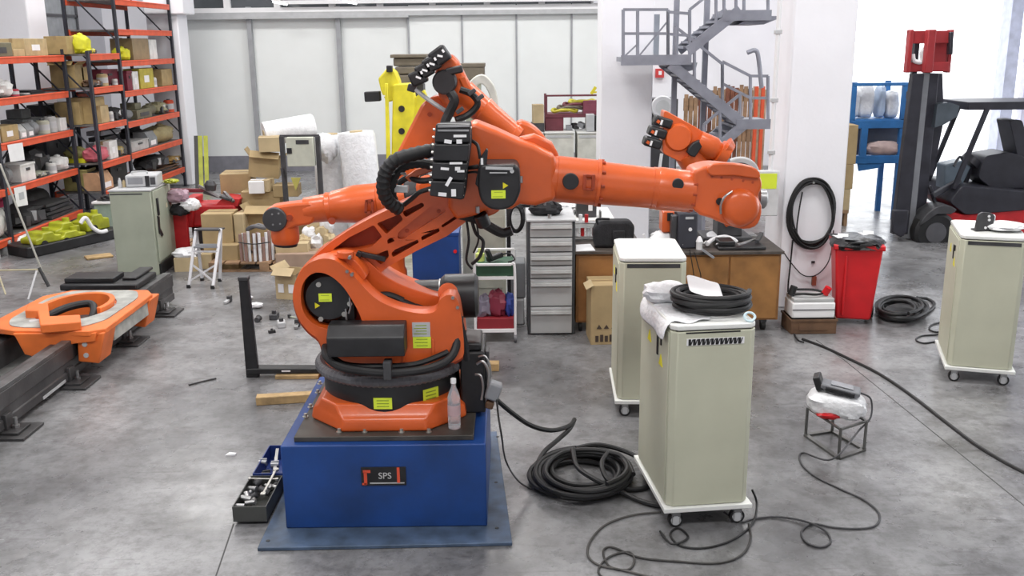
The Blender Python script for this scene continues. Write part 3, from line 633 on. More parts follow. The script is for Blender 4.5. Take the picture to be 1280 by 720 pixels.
# ------------------------------------------------------------ stool with bundle and teach pendant
pts = [fl(1007, 545), fl(1048, 574), fl(1080, 563), fl(1040, 540)]
c0 = sum(pts, Vector())/4; st = thing('wire_stool', 'low bare metal wire frame stool carrying a white wrapped bundle', 'stool', c0)
m_ = mat('stool_metal', (.20, .20, .19), .4, .8, .2); zt = .22
for i in range(4):
    a = pts[i]; b = pts[(i+1) % 4]
    MB().bar(a+Vector((0, 0, .008)), b+Vector((0, 0, .008)), .034, .016).build('base_bar', m_, st)
    MB().cyl(a+Vector((0, 0, .01)), a+Vector((0, 0, zt)), .011, 8).build('leg', m_, st)
    MB().bar(a+Vector((0, 0, zt)), b+Vector((0, 0, zt)), .016, .012).build('seat_bar', m_, st)
c1 = c0+Vector((-.01, 0, zt+.09)); m = MB(); m.M = Matrix.Translation(c1) @ Matrix.Rotation(-.28, 4, 'Z') @ Matrix.Rotation(.10, 4, 'Y')
m.blob((0, 0, 0), (.40, .26, .17), .07, 4, 28, 16, sq=.62)
o = tag(m.build('wrapped_bundle', film), 'white plastic wrapped bundle lying on the wire stool', 'bundle')
m = MB(); m.blob(c1+Vector((-.06, -.07, -.055)), (.20, .10, .06), .1, 6); m.build('red_content', red, o)
tpd = thing('teach_pendant', 'grey handheld control pendant with black grip lying on the wrapped bundle', 'controller', c1+Vector((0, 0, .10)), -.38)
MB().box((.02, 0, .02), (.27, .14, .035), ry=.16).build('housing', mat('pendant_grey', (.17, .175, .19), .45), tpd, .012, 3, local=True)
MB().box((.03, 0, .042), (.15, .09, .004), ry=.16).build('screen', mat('pendant_screen', (.30, .31, .33), .2), tpd, local=True)
MB().box((-.13, .0, .05), (.05, .13, .10), ry=-.35).build('grip', black, tpd, .008, local=True)
MB().box((.02, -.075, .012), (.2, .02, .03), ry=.16).build('hand_strap', soft, tpd, .005, local=True)
def cab(name, label, pts, r, mt=rubber, n=8, sub=8, cat='cable'):
    return tag(MB().tube(pts, r, n, sub).build(name, mt), label, cat)
q = c1+Vector((.16, -.06, .05))
F_ = lambda a, b, z=.008: fl(a, b, z)
cab('pendant_cable', 'thin dark cable from the pendant on the stool, with one small loop on the floor',
    [tpd.location+Vector((.14, -.06, .0)), q+Vector((.06, .01, 0)), q+Vector((.055, -.03, -.12)), q+Vector((-.04, -.09, -.19)), F_(1040, 574, .06), F_(1003, 566), F_(1002, 580), F_(1020, 596), F_(1050, 611), F_(1080, 625), F_(1099, 642), F_(1094, 657), F_(1070, 661), F_(1040, 659), F_(1016, 655), F_(1002, 664), F_(1008, 678), F_(1025, 684), F_(1038, 678), F_(1034, 666), F_(1018, 656, .02), F_(995, 649, .014), F_(965, 646), F_(940, 649), F_(925, 652), F_(905, 640, .03)], .0065, dkgrey)
cab('long_black_cable', 'long black cable running from the brown crate across the floor to the right edge',
    [F_(1003, 424), F_(1030, 434), F_(1060, 448), F_(1100, 468), F_(1140, 495), F_(1180, 526), F_(1220, 556), F_(1260, 580), F_(1300, 600)], .014, rubber)
# big hose pile and what leads to it
def coilpx(name, label, loops, r, mt, cat='cable', n=8):
    m = MB()
    for L_ in loops: m.tube([fl(a, b, z) for a, b, z in L_], r, n, 6)
    return tag(m.build(name, mt), label, cat)
def ell(cx, cy, rx, ry, z0, z1, turns, seed, a0=0):
    rnd = random.Random(seed); P = []; K = 12
    for k in range(int(turns*K)+1):
        f = k/K; a = a0+2*PI*f; s = 1-.12*math.sin(f*1.7+seed)+rnd.uniform(-.025, .025)
        P.append((cx+rx*s*math.cos(a)+3*math.sin(f*2.3+seed), cy+ry*s*math.sin(a)+2*math.cos(f*1.9), z0+(z1-z0)*f/turns))
    return P
coilpx('thick_cable_pile', 'big pile of thick black cable on the floor right of the blue pedestal',
       [ell(728, 592, 56, 28, .02, .09, 6, 1), ell(732, 588, 48, 23, .03, .13, 5, 4, 1.0), ell(722, 596, 53, 24, .02, .06, 3, 7, 2),
        [(621, 500, .55), (640, 516, .42), (664, 532, .28), (690, 538, .19), (712, 532, .16), (718, 524, .16), (712, 536, .14), (697, 550, .1), (680, 565, .08), (672, 582, .05), (676, 602, .02), (700, 616, .02), (730, 612, .05)],
        [(720, 560, .12), (750, 556, .12), (790, 568, .06), (812, 588, .02), (812, 606, .02), (790, 612, .02), (760, 606, .05)],
        [(716, 562, .14), (722, 584, .12), (745, 600, .1), (775, 614, .04), (800, 626, .02), (826, 632, .03), (845, 628, .08)],
        [(760, 566, .14), (752, 580, .14), (760, 600, .1), (778, 604, .08), (784, 585, .1), (776, 570, .14), (762, 566, .14)]], .0165, rubber)
cab('thin_black_cable', 'thin black cable hanging from the robot connector down to the cable pile', [at(621, 500, 5.5), at(623, 520, 5.4), at(627, 545, 5.3), fl(632, 575, .12), fl(645, 598, .03), fl(662, 610, .01), fl(690, 616)], .006)
cab('floor_cable', 'thin grey brown cable making wide loops on the floor in front of the nearest cabinet',
    [F_(826, 640), F_(790, 644), F_(757, 656), F_(738, 676), F_(735, 694), F_(748, 706), F_(775, 712), F_(815, 722), F_(850, 735)], .0065, mat('cable_grey', (.09, .085, .08), .6))
cab('floor_cable', 'thin dark cable with small knot loops, crossing under the nearest cabinet castors',
    [F_(940, 612, .14), F_(946, 630, .04), F_(940, 655), F_(915, 675), F_(880, 685), F_(850, 682), F_(838, 668), F_(848, 660), F_(860, 672), F_(840, 680, .02), F_(825, 664)], .0065, rubber)
cab('floor_cable', 'thin dark cable lying lowest on the floor, curling left under the looped cables',
    [F_(936, 655), F_(938, 675), F_(925, 695), F_(895, 704), F_(850, 702), F_(800, 697), F_(765, 684), F_(754, 690), F_(762, 708), F_(785, 712), F_(793, 700), F_(785, 690), F_(760, 697), F_(748, 715), F_(765, 730)], .0065, mat('cable_dark', (.04, .038, .036), .6))
cab('floor_cable', 'thin black cable at the left castor of the nearest cabinet', [F_(805, 578), F_(800, 560, .02), F_(806, 545, .1)], .006)
# ------------------------------------------------------------ toolbox
a = fl(290, 655); tb = thing('toolbox', 'open blue and black cantilever toolbox full of sockets on the floor left of the pedestal', 'toolbox', (-1.60, 5.7, 0))
def tray(par, name, x0, x1, y0, y1, z0, z1, th, mt, skew=0):
    m = MB(); m.b2(x0, x1, y0, y1, z0, z0+th); m.b2(x0, x1, y0, y0+th, z0+th, z1); m.b2(x0, x1, y1-th, y1, z0+th, z1); m.b2(x0, x0+th, y0+th, y1-th, z0+th, z1); m.b2(x1-th, x1, y0+th, y1-th, z0+th, z1)
    return m.build(name, mt, par)
tray(tb, 'front_tray', -1.70, -1.495, 5.27, 5.70, 0.022, .12, .006, mat('toolbox_dark', (.06, .062, .058), .5))
tray(tb, 'rear_tray', -1.69, -1.37, 5.71, 6.16, 0.022, .13, .006, mat('toolbox_blue', (.02, .045, .2), .45))
m = MB().bar((-1.55, 5.68, .10), (-1.62, 6.1, .13), .02, .006); m.build('hinge_arm', steel, tb)
rnd = random.Random(5)
for k in range(15):
    x = rnd.uniform(-1.67, -1.53); y = rnd.uniform(5.31, 5.66); r_ = rnd.uniform(.012, .024); an = rnd.uniform(0, PI)
    d = Vector((math.cos(an), math.sin(an), rnd.uniform(-.2, .6)))*rnd.uniform(.02, .035); c = Vector((x, y, .055+r_+.01*(k % 4)))
    tag(MB().cyl(c-d, c+d, r_, 12).build('socket', steel if k % 3 else dkgrey), 'loose steel socket in the front tray of the toolbox', 'socket', 'sockets in the front tray')
def wrench(p, q_, w_, lb, nm='wrench', mt=zinc):
    p = Vector(p); q_ = Vector(q_); d = (q_-p).normalized(); t_ = thing(nm, lb, 'wrench', p)
    MB().bar(p, q_, w_*.5, .008).build('shaft', mt, t_, .002)
    MB().box(p, (w_*1.1, w_*1.1, .012), math.atan2(d.y, d.x)).build('jaw', mt, t_, .004)
    MB().turned(q_-Vector((0, 0, .006)), q_+Vector((0, 0, .006)), [(0, w_*.62), (1, w_*.62)], 14).build('ring_end', mt, t_)
wrench(fl(329, 617, .14), fl(345, 587, .15), .03, 'large open ended wrench lying across both toolbox trays')
wrench(fl(312, 598, .14), fl(346, 599, .145), .018, 'smaller wrench lying crosswise in the rear toolbox tray')
for k, (a, b, lb) in enumerate(((328, 577, 'flat'), (343, 580, 'ribbed'), (332, 592, 'dark'))):
    p = fl(a, b, .12); tag(MB().box(p, (.05, .025, .012), rz=.2*k, ry=.1).box(p+Vector((0, .02, .004)), (.05, .008, .02), rz=.2*k).build('bit_holder', ltgrey if k != 2 else dkgrey), lb+' metal bit holder in the rear toolbox tray', 'tool')
    tag(MB().cyl(fl(a-3, b+4, .05), fl(a+5, b+3, .07), .012, 10).build('socket', steel), 'steel socket beside the %s bit holder in the rear tray' % lb, 'socket')
# ------------------------------------------------------------ standing fork, timbers, floor litter
a = fl(312, 472); fk = thing('fork_tine', 'black L-shaped steel lift fork standing upright on the floor behind the pedestal', 'fork', (a.x, a.y, 0))
h_ = at(302, 347, a.y).z; lean = at(302, 347, a.y).x-a.x
MB().prism([(a.x-.03, 0.0), (a.x+.08, 0.0), (a.x+.05+lean, h_-.02), (a.x-.03+lean, h_)], a.y-.0, a.y+.05, 'y').build('shank', black, fk, .006)
x1 = at(415, 466, a.y).x
MB().prism([(a.x-.02, 0.035), (x1, .035), (x1, .075), (a.x+.05, .085), (a.x-.02, .08)], a.y-.015, a.y+.10, 'y').build('blade', black, fk, .006)
MB().b2(at(353, 470, a.y).x, at(364, 470, a.y).x, a.y-.018, a.y-.014, .055, .068).build('stamped_mark', whitep, fk)
MB().b2(a.x-.035+lean, a.x+.055+lean, a.y-.005, a.y+.06, h_-.03, h_+.004).build('hook', dkgrey, fk, .006)
tag(MB().b2(at(346, 473, a.y).x, at(400, 473, a.y).x, a.y-.06, a.y+.08, 0, .034).build('wood_strip', wood, bev=.004), 'thin pale wooden slat lying under the black fork blade', 'wood')
def beam(lb, a, b, w_, h2, z0=0): 
    p = fl(*a); q_ = fl(*b); m = MB().bar(p+Vector((0, 0, h2/2+z0)), q_+Vector((0, 0, h2/2+z0)), w_, h2)
    return tag(m.build('timber_block', wood, bev=.006), lb, 'wood')
beam('short wooden beam on the floor left of the pedestal', (321, 505), (400, 500), .09, .07)
beam('small wooden block end behind the robot connector box', (603, 462), (624, 462), .10, .07)
beam('small wooden block on the floor under the robot plug, right of the pedestal', (585, 497), (619, 497), .10, .09)
cab('floor_rod', 'short thin metal rod lying on the open floor at left', [F_(236, 481), F_(252, 477), F_(270, 473)], .007, dkgrey, cat='rod')
rnd = random.Random(11)
def part(lb, px, py, s, mt, k, cat='machine part', nm='machine_part', z=0):
    p = fl(px, py, z); t_ = thing(nm, lb, cat, p)
    an = rnd.uniform(0, PI); d = Vector((math.cos(an), math.sin(an)*.6, 0))
    if k == 0: MB().cyl(p-d*s+Vector((0, 0, s*.4)), p+d*s*.4+Vector((0, 0, s*.4)), s*.4, 12).build('sleeve', mt, t_); MB().turned(p+d*s*.4+Vector((0, 0, s*.5)), p+d*s+Vector((0, 0, s*.5)), [(0, s*.5), (.3, s*.5), (.35, s*.25), (1, s*.25)], 12).build('flange', steel, t_)
    elif k == 1: MB().box(p+Vector((0, 0, s*.35)), (s*1.7, s, s*.7), an).build('housing', mt, t_, s*.08); MB().cyl(p+Vector((0, 0, s*.3)), p+Vector((0, 0, s*1.1)), s*.28, 12).build('boss', dkgrey, t_)
    elif k == 2: MB().bar(p-d*s+Vector((0, 0, s*.2)), p+d*s+Vector((0, 0, s*.3)), s*.4, s*.3).build('arm', mt, t_, s*.05); MB().box(p+d*s+Vector((0, 0, s*.4)), (s*.6, s*.5, s*.8), an).build('clamp', dkgrey, t_, s*.05)
    else: MB().blob(p+Vector((0, 0, s*.4)), (s*2, s*1.3, s*.8), .2, int(px), 12, 8).build('wad', mt, t_)
    return t_
part('dark and silver clamp on the floor left of the black fork shank', 284, 379, .09, ltgrey, 2)
part('grey crumpled wad right of the black fork shank, upper one', 310, 374, .06, film, 3, 'litter', 'crumpled_wrap')
part('whitish crumpled wad right of the black fork shank, lower one', 320, 385, .08, film, 3, 'litter', 'crumpled_wrap')
part('dark cylinder part lying right of the black fork shank, nearest to it', 323, 402, .07, dkgrey, 0)
part('dark gripper part lying midway between fork shank and robot', 343, 398, .08, dkgrey, 1)
part('flat grey metal plate piece left of the robot recess', 352, 408, .08, ltgrey, 1)
part('small black knob on the floor below the grey metal plate piece', 340, 416, .04, black, 1)
part('silver clamp arm on the floor right beside the robot column', 371, 410, .10, steel, 2)
part('dark metal block half hidden behind the robot column', 382, 405, .06, dkgrey, 1)
part('small green tinged part left of the robot column', 366, 398, .05, sage, 2)
p = fl(289, 569); tag(MB().prism([(p.x-.035, p.y-.02), (p.x+.03, p.y-.012), (p.x+.035, p.y+.015), (p.x-.02, p.y+.03)], 0, .012, 'z').build('paper_scrap', whitep), 'small white scrap on the floor left of the toolbox', 'scrap')
# ------------------------------------------------------------ floor track with orange carriage
tk = thing('robot_floor_track', 'long dark steel floor track with levelling feet running along the left edge', 'track', (-4.3, 9, 0))
TX = -3.80; TL = TX-.83; y0, y1 = 3.6, 10.45; TZ = .33
for nm, x in (('right_rail', TX), ('left_rail', TL)):
    s_ = 1 if x == TX else -1
    pr = [(x-.20*s_, .05), (x, .05), (x, .12), (x-.012*s_, .125), (x-.012*s_, .20), (x, .205), (x, TZ), (x-.19*s_, TZ), (x-.20*s_, TZ-.02)]
    rr = MB().prism(pr, y0, y1, 'y')
    # prism 'y' expects (x,z)
    rr = rr.build(nm, rail, tk, .004)
    MB().b2(x-.085, x-.005, y0, y1-.05, TZ, TZ+.035).build('guide_strip', railtop, rr, .003) if s_ > 0 else MB().b2(x+.005, x+.085, y0, y1-.05, TZ, TZ+.035).build('guide_strip', railtop, rr, .003)
MB().b2(TL+.2, TX-.2, y0, y1-.1, .07, .12).build('bed_plate', mat('track_bed', (.13, .135, .13), .5, .2, .3, 3), tk)
for y in (4.2, 5.4, 9.9): MB().b2(TL+.15, TX-.15, y, y+.15, .05, .26).build('cross_beam', rail, tk, .004)
feet = [fl(a, b).y for a, b in ((48, 541), (118, 480), (172, 428), (218, 392))]
for y in feet:
    f_ = MB().b2(TX-.02, TX+.19, y-.16, y+.16, 0, .022).b2(TX-.02, TX+.12, y-.10, y+.10, .022, .04).build('foot_plate', rail, tk, .003)
    MB().cyl((TX+.05, y+.02, .04), (TX+.05, y+.02, .12), .016, 10).cyl((TX+.05, y+.02, .04), (TX+.05, y+.02, .06), .028, 6).build('levelling_bolt', steel, f_)
    MB().b2(TX-.01, TX+.02, y-.05, y+.05, .04, .16).build('foot_bracket', rail, f_, .003)
for a, b, c in (((54, 498), (82, 476), 0), ((200, 386), (211, 380), 0)):
    p = pX(a[0], a[1], TX+.002); q_ = pX(b[0], b[1], TX+.002)
    MB().bar(p, q_, .004, .025 if a[0] < 100 else .045).build('rail_label', ltgrey, tk)
ec_ = MB().b2(TL-.05, TX-.08, 9.62, 10.2, TZ+.035, TZ+.10).build('end_cover', black, tk, .015)
MB().b2(TL-.03, TX-.35, 9.7, 10.0, TZ+.10, TZ+.15).b2(TX-.3, TX-.15, 9.8, 10.3, TZ+.10, TZ+.13).build('junction_box', black, ec_, .01)
# energy chain and loose gear between the rails
ec = MB(); yy = 3.8
links = []
k = 0
while yy < 7.2:
    MB().b2(TX-.34, TX-.24, yy, yy+.07, .12, .19).build('chain_link', black, tk, .004); yy += .085; k += 1
gx = MB(); m = MB()
for k in range(3): m.tube([(-4.38+.07*k, 6.9, .16), (-4.34+.07*k, 7.15, .27), (-4.26+.06*k, 7.3, .25), (-4.2+.05*k, 7.1, .2), (-4.15+.05*k, 6.8, .16)], .022, 8)
m.build('track_hose', rubber, tk)
for k in range(6):
    x = -4.16+.07*(k % 3); y = 6.95+.13*(k//3)
    MB().cyl((x, y, .22), (x+.02, y+.05, .26), .022, 10).build('fitting', zinc, tk)
# carriage: plate with round opening, four corner shoes
cr = thing('track_carriage', 'orange and grey carriage plate with a round opening sitting on the floor track', 'carriage', (-4.3, 8.4, TZ+.04))
P0 = [(-4.63, 8.22), (-4.47, 8.0), (-4.30, 7.93), (-3.64, 7.89), (-3.52, 7.96), (-3.54, 9.14), (-3.64, 9.30), (-4.42, 9.32), (-4.60, 9.1)]
zc = .40; cx_, cy_ = -4.06, 8.62; hrx, hry = .30, .42
hl = [(cx_+hrx*math.cos(2*PI*k/32), cy_+hry*math.sin(2*PI*k/32)) for k in range(32)]
MB().prism(P0, zc, zc+.05, 'z', [hl]).build('frame_plate', orange_old, cr, .008)
hl2 = [(cx_+(hrx+.03)*math.cos(2*PI*k/32), cy_+(hry+.04)*math.sin(2*PI*k/32)) for k in range(32)]
P1 = [(-4.50, 8.25), (-4.40, 8.06), (-4.25, 8.0), (-3.75, 7.99), (-3.62, 8.2), (-3.62, 9.0), (-3.74, 9.27), (-4.38, 9.28), (-4.50, 9.0)]
MB().prism(rounded(P1, .1), zc+.051, zc+.058, 'z', [hl2]).build('machined_ring', mat('worn_grey_paint', (.42, .43, .40), .5, .2, .25, 8), cr)
vs = []; fs = []
for k in range(33):
    a_ = -PI*.12+PI*1.2*k/32
    for rr_, z in ((0, zc-.14), (0, zc+.10), (.05, zc+.10), (.05, zc-.14)): vs.append((cx_+(hrx-.03+rr_)*math.cos(a_), cy_+(hry-.03+rr_)*math.sin(a_), z))
for k in range(32):
    for j in range(4): fs.append((k*4+j, k*4+(j+1) % 4, k*4+4+(j+1) % 4, k*4+4+j))
fs += [(0, 1, 2, 3), (128, 129, 130, 131)]
MB().add(vs, fs).build('inner_rim', orange_old, cr, .006)
sb_ = [fl(a, b, .53) for a, b in ((31, 388), (35, 379), (60, 379), (62, 395), (100, 393), (101, 402), (50, 406), (47, 388))]
MB().prism([(p.x, p.y) for p in sb_], zc+.05, .53, 'z').build('stop_bracket', orange_old, cr, .01)
MB().prism([(-4.28, zc), (-4.22, zc-.16), (-4.0, zc-.22), (-3.90, zc-.23), (-3.80, zc-.07), (-3.60, zc-.05), (-3.58, zc+.03), (-4.30, zc+.03)], 7.90, 7.96, 'y').build('front_apron', orange_old, cr, .008)
for ys in (7.93, 9.02):
    sh_ = MB().prism([(TX+.02, zc-.24), (-3.60, zc-.26), (-3.56, zc-.12), (-3.52, zc+.02), (TX+.04, zc+.02)], ys, ys+.26, 'y').build('corner_shoe', orange_old, cr, .012)
    for z in (zc-.18, zc-.08): MB().cyl((-3.70, ys-.012, z), (-3.70, ys+.01, z), .022, 10).build('bolt', ltgrey, sh_)
MB().b2(-3.60, -3.55, 8.19, 9.02, zc-.13, zc-.0).build('side_bar', mat('worn_grey_paint', (.42, .43, .40)), cr, .004)
for x, y in ((TX-.1, 8.1), (TX-.1, 9.05), (TL+.05, 8.1), (TL+.05, 9.05)): MB().b2(x-.05, x+.09, y, y+.2, TZ+.036, zc).build('slide_block', dkgrey, cr)
MB().tube([(-4.28, 8.35, .42), (-4.15, 8.62, .46), (-3.98, 8.72, .47), (-3.88, 8.58, .44), (-3.86, 8.4, .36)], .035, 10).build('drive_hose', rubber, cr)
MB().turned((-4.02, 8.62, .13), (-4.02, 8.62, .36), [(0, .17), (.8, .17), (1, .12)], 28).build('drive_motor', black, cr, .01)
for x, y in ((-4.25, 8.2), (-3.8, 8.75)): MB().box((x, y, .44), (.09, .07, .05), .4).build('cable_clamp', ltgrey, cr, .008)
# ------------------------------------------------------------ storage racks
LX, RX = -7.06, -6.70
def ysh(px, z, X):
    k = (px-640)/CF; a = Vector((X, 0, z-CH)); return (a.dot(cF)*k-a.dot(cR))/(cR.y-cF.y*k)
def rack(label, X, bays, dep=.85):
    """bays: list of (y0, y1, [shelf z], near post top, far post top)"""
    t = thing('storage_rack', label, 'rack', (X, bays[0][0], 0)); done = {}
    def post(y, top):
        for x in (X, X-dep):
            MB().b2(x-.045, x-.0, y-.035, y+.035, 0, top).b2(x-.07, x+.03, y-.06, y+.06, 0, .01).build('upright', rackblack, t)
        for z in range(0, int(top/.9)):
            MB().bar((X-.03, y, .2+z*.9), (X-dep, y, .2+(z+1)*.9), .022, .022).build('end_brace', rackblack, t)
    for y0, y1, zs, t0, t1 in bays:
        if y0 not in done: post(y0, t0); done[y0] = 1
        if y1 not in done: post(y1, t1); done[y1] = 1
        for z in zs:
            MB().b2(X-.04, X+.005, y0+.036, y1-.036, z-.10, z).b2(X-.03, X+.012, y0+.036, y1-.036, z-.022, z-.004).build('beam', rackred, t, .004)
            MB().b2(X-dep-.01, X-dep+.03, y0+.036, y1-.036, z-.10, z).build('beam', rackred, t)
            MB().b2(X-dep+.03, X-.04, y0+.036, y1-.036, z-.03, z-.004).build('shelf_deck', deckm, t)
        MB().bar((X-dep, y0, zs[0]), (X-dep, y1, zs[len(zs)//2]), .02, .02).build('rear_brace', rackblack, t)
    return t
LZ = [.22, .90, 1.52, 2.13, 2.69]; RZ = [.40, .97, 1.52, 2.05, 2.57, 3.10, 3.60]; MZ = [.49, .96, 1.58, 2.17, 2.70]
rack('red and black storage rack nearest the left edge with white papers taped on it', LX, [(10.9, 13.35, LZ, 2.9, 2.9), (13.35, 15.68, LZ, 2.9, 2.78)])
rack('taller red and black storage rack standing between the left rack and the white column', RX, [(15.75, 17.0, MZ, 2.75, 4.3), (17.0, 19.75, RZ, 4.3, 4.3)])
cols = {}
def C_(c):
    if c not in cols: cols[c] = mat('goods_%d' % len(cols), c, .6, 0, .15, 7)
    return cols[c]
def carton(o, w_, d, h, m_, fl_=False, lab=None, local=True, seed=0):
    """w along y (rack) or x; parts: body, tape, flaps"""
    th = .006
    if fl_:
        MB().b2(-w_/2, w_/2, -d/2, d/2, 0, th).b2(-w_/2, w_/2, -d/2, -d/2+th, th, h).b2(-w_/2, w_/2, d/2-th, d/2, th, h).b2(-w_/2, -w_/2+th, -d/2+th, d/2-th, th, h).b2(w_/2-th, w_/2, -d/2+th, d/2-th, th, h).build('body', [m_], o, local=True)
        for sx, an in ((-1, .9), (1, .6)): MB().box((sx*(w_/2+.35*d*.4*math.cos(an)), 0, h+.35*d*.4*math.sin(an)), (d*.28, d*.96, th), ry=-sx*an).build('flap', m_, o, local=True)
        MB().box((0, -d/2-d*.16*.8, h+.0+d*.10), (w_*.96, d*.34, th), rx=.6).build('flap', m_, o, local=True)
    else:
        MB().b2(-w_/2, w_/2, -d/2, d/2, 0, h).build('body', m_, o, .004, local=True)
        MB().b2(-w_/2-.001, w_/2+.001, -.025, .025, h-.06, h+.0015).build('tape', tape, o, local=True)
        MB().b2(-w_/2+.001, w_/2-.001, -.002, .002, h, h+.003).build('seam', carddk, o, local=True)
    if lab: MB().b2(-w_*.2, w_*.15, -d/2-.003, -d/2, h*.3, h*.65).build('shipping_label', whitep, o, local=True)
def good(X, z, px0, px1, h, kind, c, label, cat, name, dep=.35, back=.07, tilt=0):
    y0 = ysh(px0, z+.05, X-back); y1 = ysh(px1, z+.05, X-back); w_ = abs(y1-y0); yc = (y0+y1)/2
    t = thing(name, label, cat, (X-back-dep/2, yc, z), PI/2+tilt); m_ = C_(c) if isinstance(c, tuple) else c
    # local: x along the rack, -y towards the aisle
    if kind == 'carton': carton(t, w_, dep, h, m_)
    elif kind == 'labcarton': carton(t, w_, dep, h, m_, lab=1)
    elif kind == 'open': carton(t, w_, dep, h, m_, True)
    elif kind == 'bin':
        MB().prism([(-dep/2, h*.55), (-dep/2+.0, 0), (dep/2, 0), (dep/2, h), (-dep/4, h)], -w_/2, w_/2, 'x').build('body', m_, t, .006, local=True)
        MB().b2(-w_*.44, w_*.44, -dep*.1, dep*.42, h, h+.01).build('contents', dkgrey, t, local=True)
        MB().b2(-w_*.3, w_*.3, -dep/2-.004, -dep/2, h*.12, h*.42).build('label_slot', whitep, t, local=True)
    elif kind == 'motor':
        MB().turned((-w_/2, 0, h*.5), (w_/2, 0, h*.5), [(0, h*.34), (.08, h*.46), (.7, h*.46), (.72, h*.38), (.9, h*.38), (.92, h*.16), (1, h*.16)], 16).build('housing', m_, t, local=True)
        MB().b2(-w_*.35, w_*.25, -h*.3, h*.3, 0, h*.12).build('foot', dkgrey, t, local=True); MB().b2(-w_*.2, w_*.1, -h*.15, h*.15, h*.88, h*1.05).build('terminal_box', m_, t, .004, local=True)
    elif kind == 'lump':
        MB().blob((0, 0, h*.45), (w_, dep, h), .18, int(px0), 14, 9, flat=.85, sq=.75).build('body', m_, t, local=True)
        for k in range(3): MB().box((w_*(-.3+.3*k), -dep*.35, h*(.35+.12*(k % 2))), (w_*.16, dep*.3, h*.5), rz=.4*k, ry=.2).build('fin', dkgrey if k != 1 else steel, t, .003, local=True)
    elif kind == 'machine':
        MB().b2(-w_/2, w_/2, -dep/2, dep/2, 0, h*.6).build('base', m_, t, .01, local=True); MB().b2(-w_*.3, w_*.1, -dep*.3, dep*.4, h*.6, h).build('head', m_, t, .01, local=True)
        MB().cyl((w_*.25, 0, h*.5), (w_*.25, 0, h*.95), min(w_, dep)*.16, 14).build('spindle', steel, t, local=True); MB().b2(-w_*.3, w_*.3, -dep/2-.006, -dep/2, h*.15, h*.4).build('panel', dkgrey, t, local=True)
    elif kind == 'bag':
        MB().blob((0, 0, h*.48), (w_, dep, h), .10, int(px0)+3, 18, 12, flat=.9, sq=.7).build('body', m_, t, local=True)
        MB().blob((w_*.1, 0, h*.98), (w_*.3, dep*.3, h*.25), .2, 3, 10, 6).build('tied_neck', m_, t, local=True)
    elif kind == 'can':
        r_ = min(w_, dep)/2
        MB().turned((0, 0, 0), (0, 0, h), [(0, r_), (.02, r_), (.9, r_), (.95, r_*.85), (1, r_*.85)], 18).build('body', m_, t, local=True); MB().cyl((0, 0, h), (0, 0, h*1.08), r_*.35, 10).build('lid', dkgrey, t, local=True)
        MB().turned((0, 0, h*.25), (0, 0, h*.7), [(0, r_*1.01), (1, r_*1.01)], 18, cap=False).build('wrap_label', ltgrey, t, local=True)
    elif kind == 'sheets':
        for k in range(4): MB().box((0, 0, h*(k+.5)/4), (w_*(1-.05*k), dep*(1-.04*k), h/4*.7), rz=.06*(-1)**k).build('sheet', m_ if k % 2 else dkgrey, t, local=True)
    elif kind == 'crate':
        MB().b2(-w_/2, w_/2, -dep/2, dep/2, 0, h*.9).build('body', m_, t, .006, local=True)
        MB().b2(-w_/2-.01, w_/2+.01, -dep/2-.01, dep/2+.01, h*.88, h).build('rim', m_, t, .004, local=True)
        MB().b2(-w_*.12, w_*.12, -dep/2-.012, -dep/2, h*.6, h*.75).build('handle', dkgrey, t, local=True)
    return t
K1 = (.40, .29, .13); K2 = (.50, .38, .2); YL_ = (.68, .66, .02); GY = (.25, .26, .27); LG = (.48, .48, .47); BK = (.03, .03, .032); OL = (.17, .16, .10); MR = (.18, .02, .04); WH = (.75, .75, .73); RD = (.6, .08, .03); BR = (.16, .09, .05)
G = good
# left rack, top shelf to bottom
G(LX, 2.69, -24, 16, .32, 'machine', OL, 'dark olive machine unit at the left edge on the top shelf of the left rack', 'machine', 'machine_unit', .5)
G(LX, 2.69, 17, 31, .10, 'carton', K2, 'low carton beside the tall one on the top shelf of the left rack', 'box', 'carton')
G(LX, 2.69, 32, 60, .25, 'labcarton', K2, 'tall carton at the right of the top shelf of the left rack', 'box', 'carton', .4)
G(LX, 2.69, 19, 29, .12, 'lump', BK, 'black fitting behind the low carton on the top shelf of the left rack', 'part', 'machine_part', .2, .5)
G(LX, 2.13, -20, 1, .22, 'carton', K2, 'carton at the left edge on the second shelf of the left rack', 'box', 'carton', .4, .3)
G(LX, 2.13, 3, 21, .24, 'bag', WH, 'white and red packet standing on the second shelf of the left rack', 'packet', 'packet', .3)
G(LX, 2.13, 20, 27, .10, 'can', (.4, .03, .06), 'small dark red tin beside the white packet in the left rack', 'tin', 'tin', .15)
G(LX, 2.13, 38, 57, .05, 'sheets', BK, 'flat dark sheets at the middle of the second shelf of the left rack', 'sheets', 'flat_sheets', .5, .15)
G(LX, 2.13, 31, 38, .03, 'sheets', WH, 'small pale stack left of the flat dark sheets in the left rack', 'sheets', 'flat_sheets', .2)
G(LX, 1.52, 3, 24, .22, 'labcarton', K1, 'brown carton with flat lid on the third shelf of the left rack', 'box', 'carton', .4)
G(LX, 1.52, -22, 1, .22, 'crate', LG, 'pale crate at the left edge on the third shelf of the left rack', 'crate', 'storage_crate', .4)
G(LX, 1.52, 26, 34, .20, 'bin', LG, 'tall pale grey bin right of the brown carton on the third shelf', 'bin', 'parts_bin', .3)
G(LX, 1.52, 35, 43, .20, 'bin', GY, 'mid grey bin, second after the brown carton on the third shelf', 'bin', 'parts_bin', .3)
G(LX, 1.52, 30, 56, .36, 'machine', (.12, .13, .13), 'large dark grey unit behind the bins on the third shelf', 'machine', 'machine_unit', .35, .42)
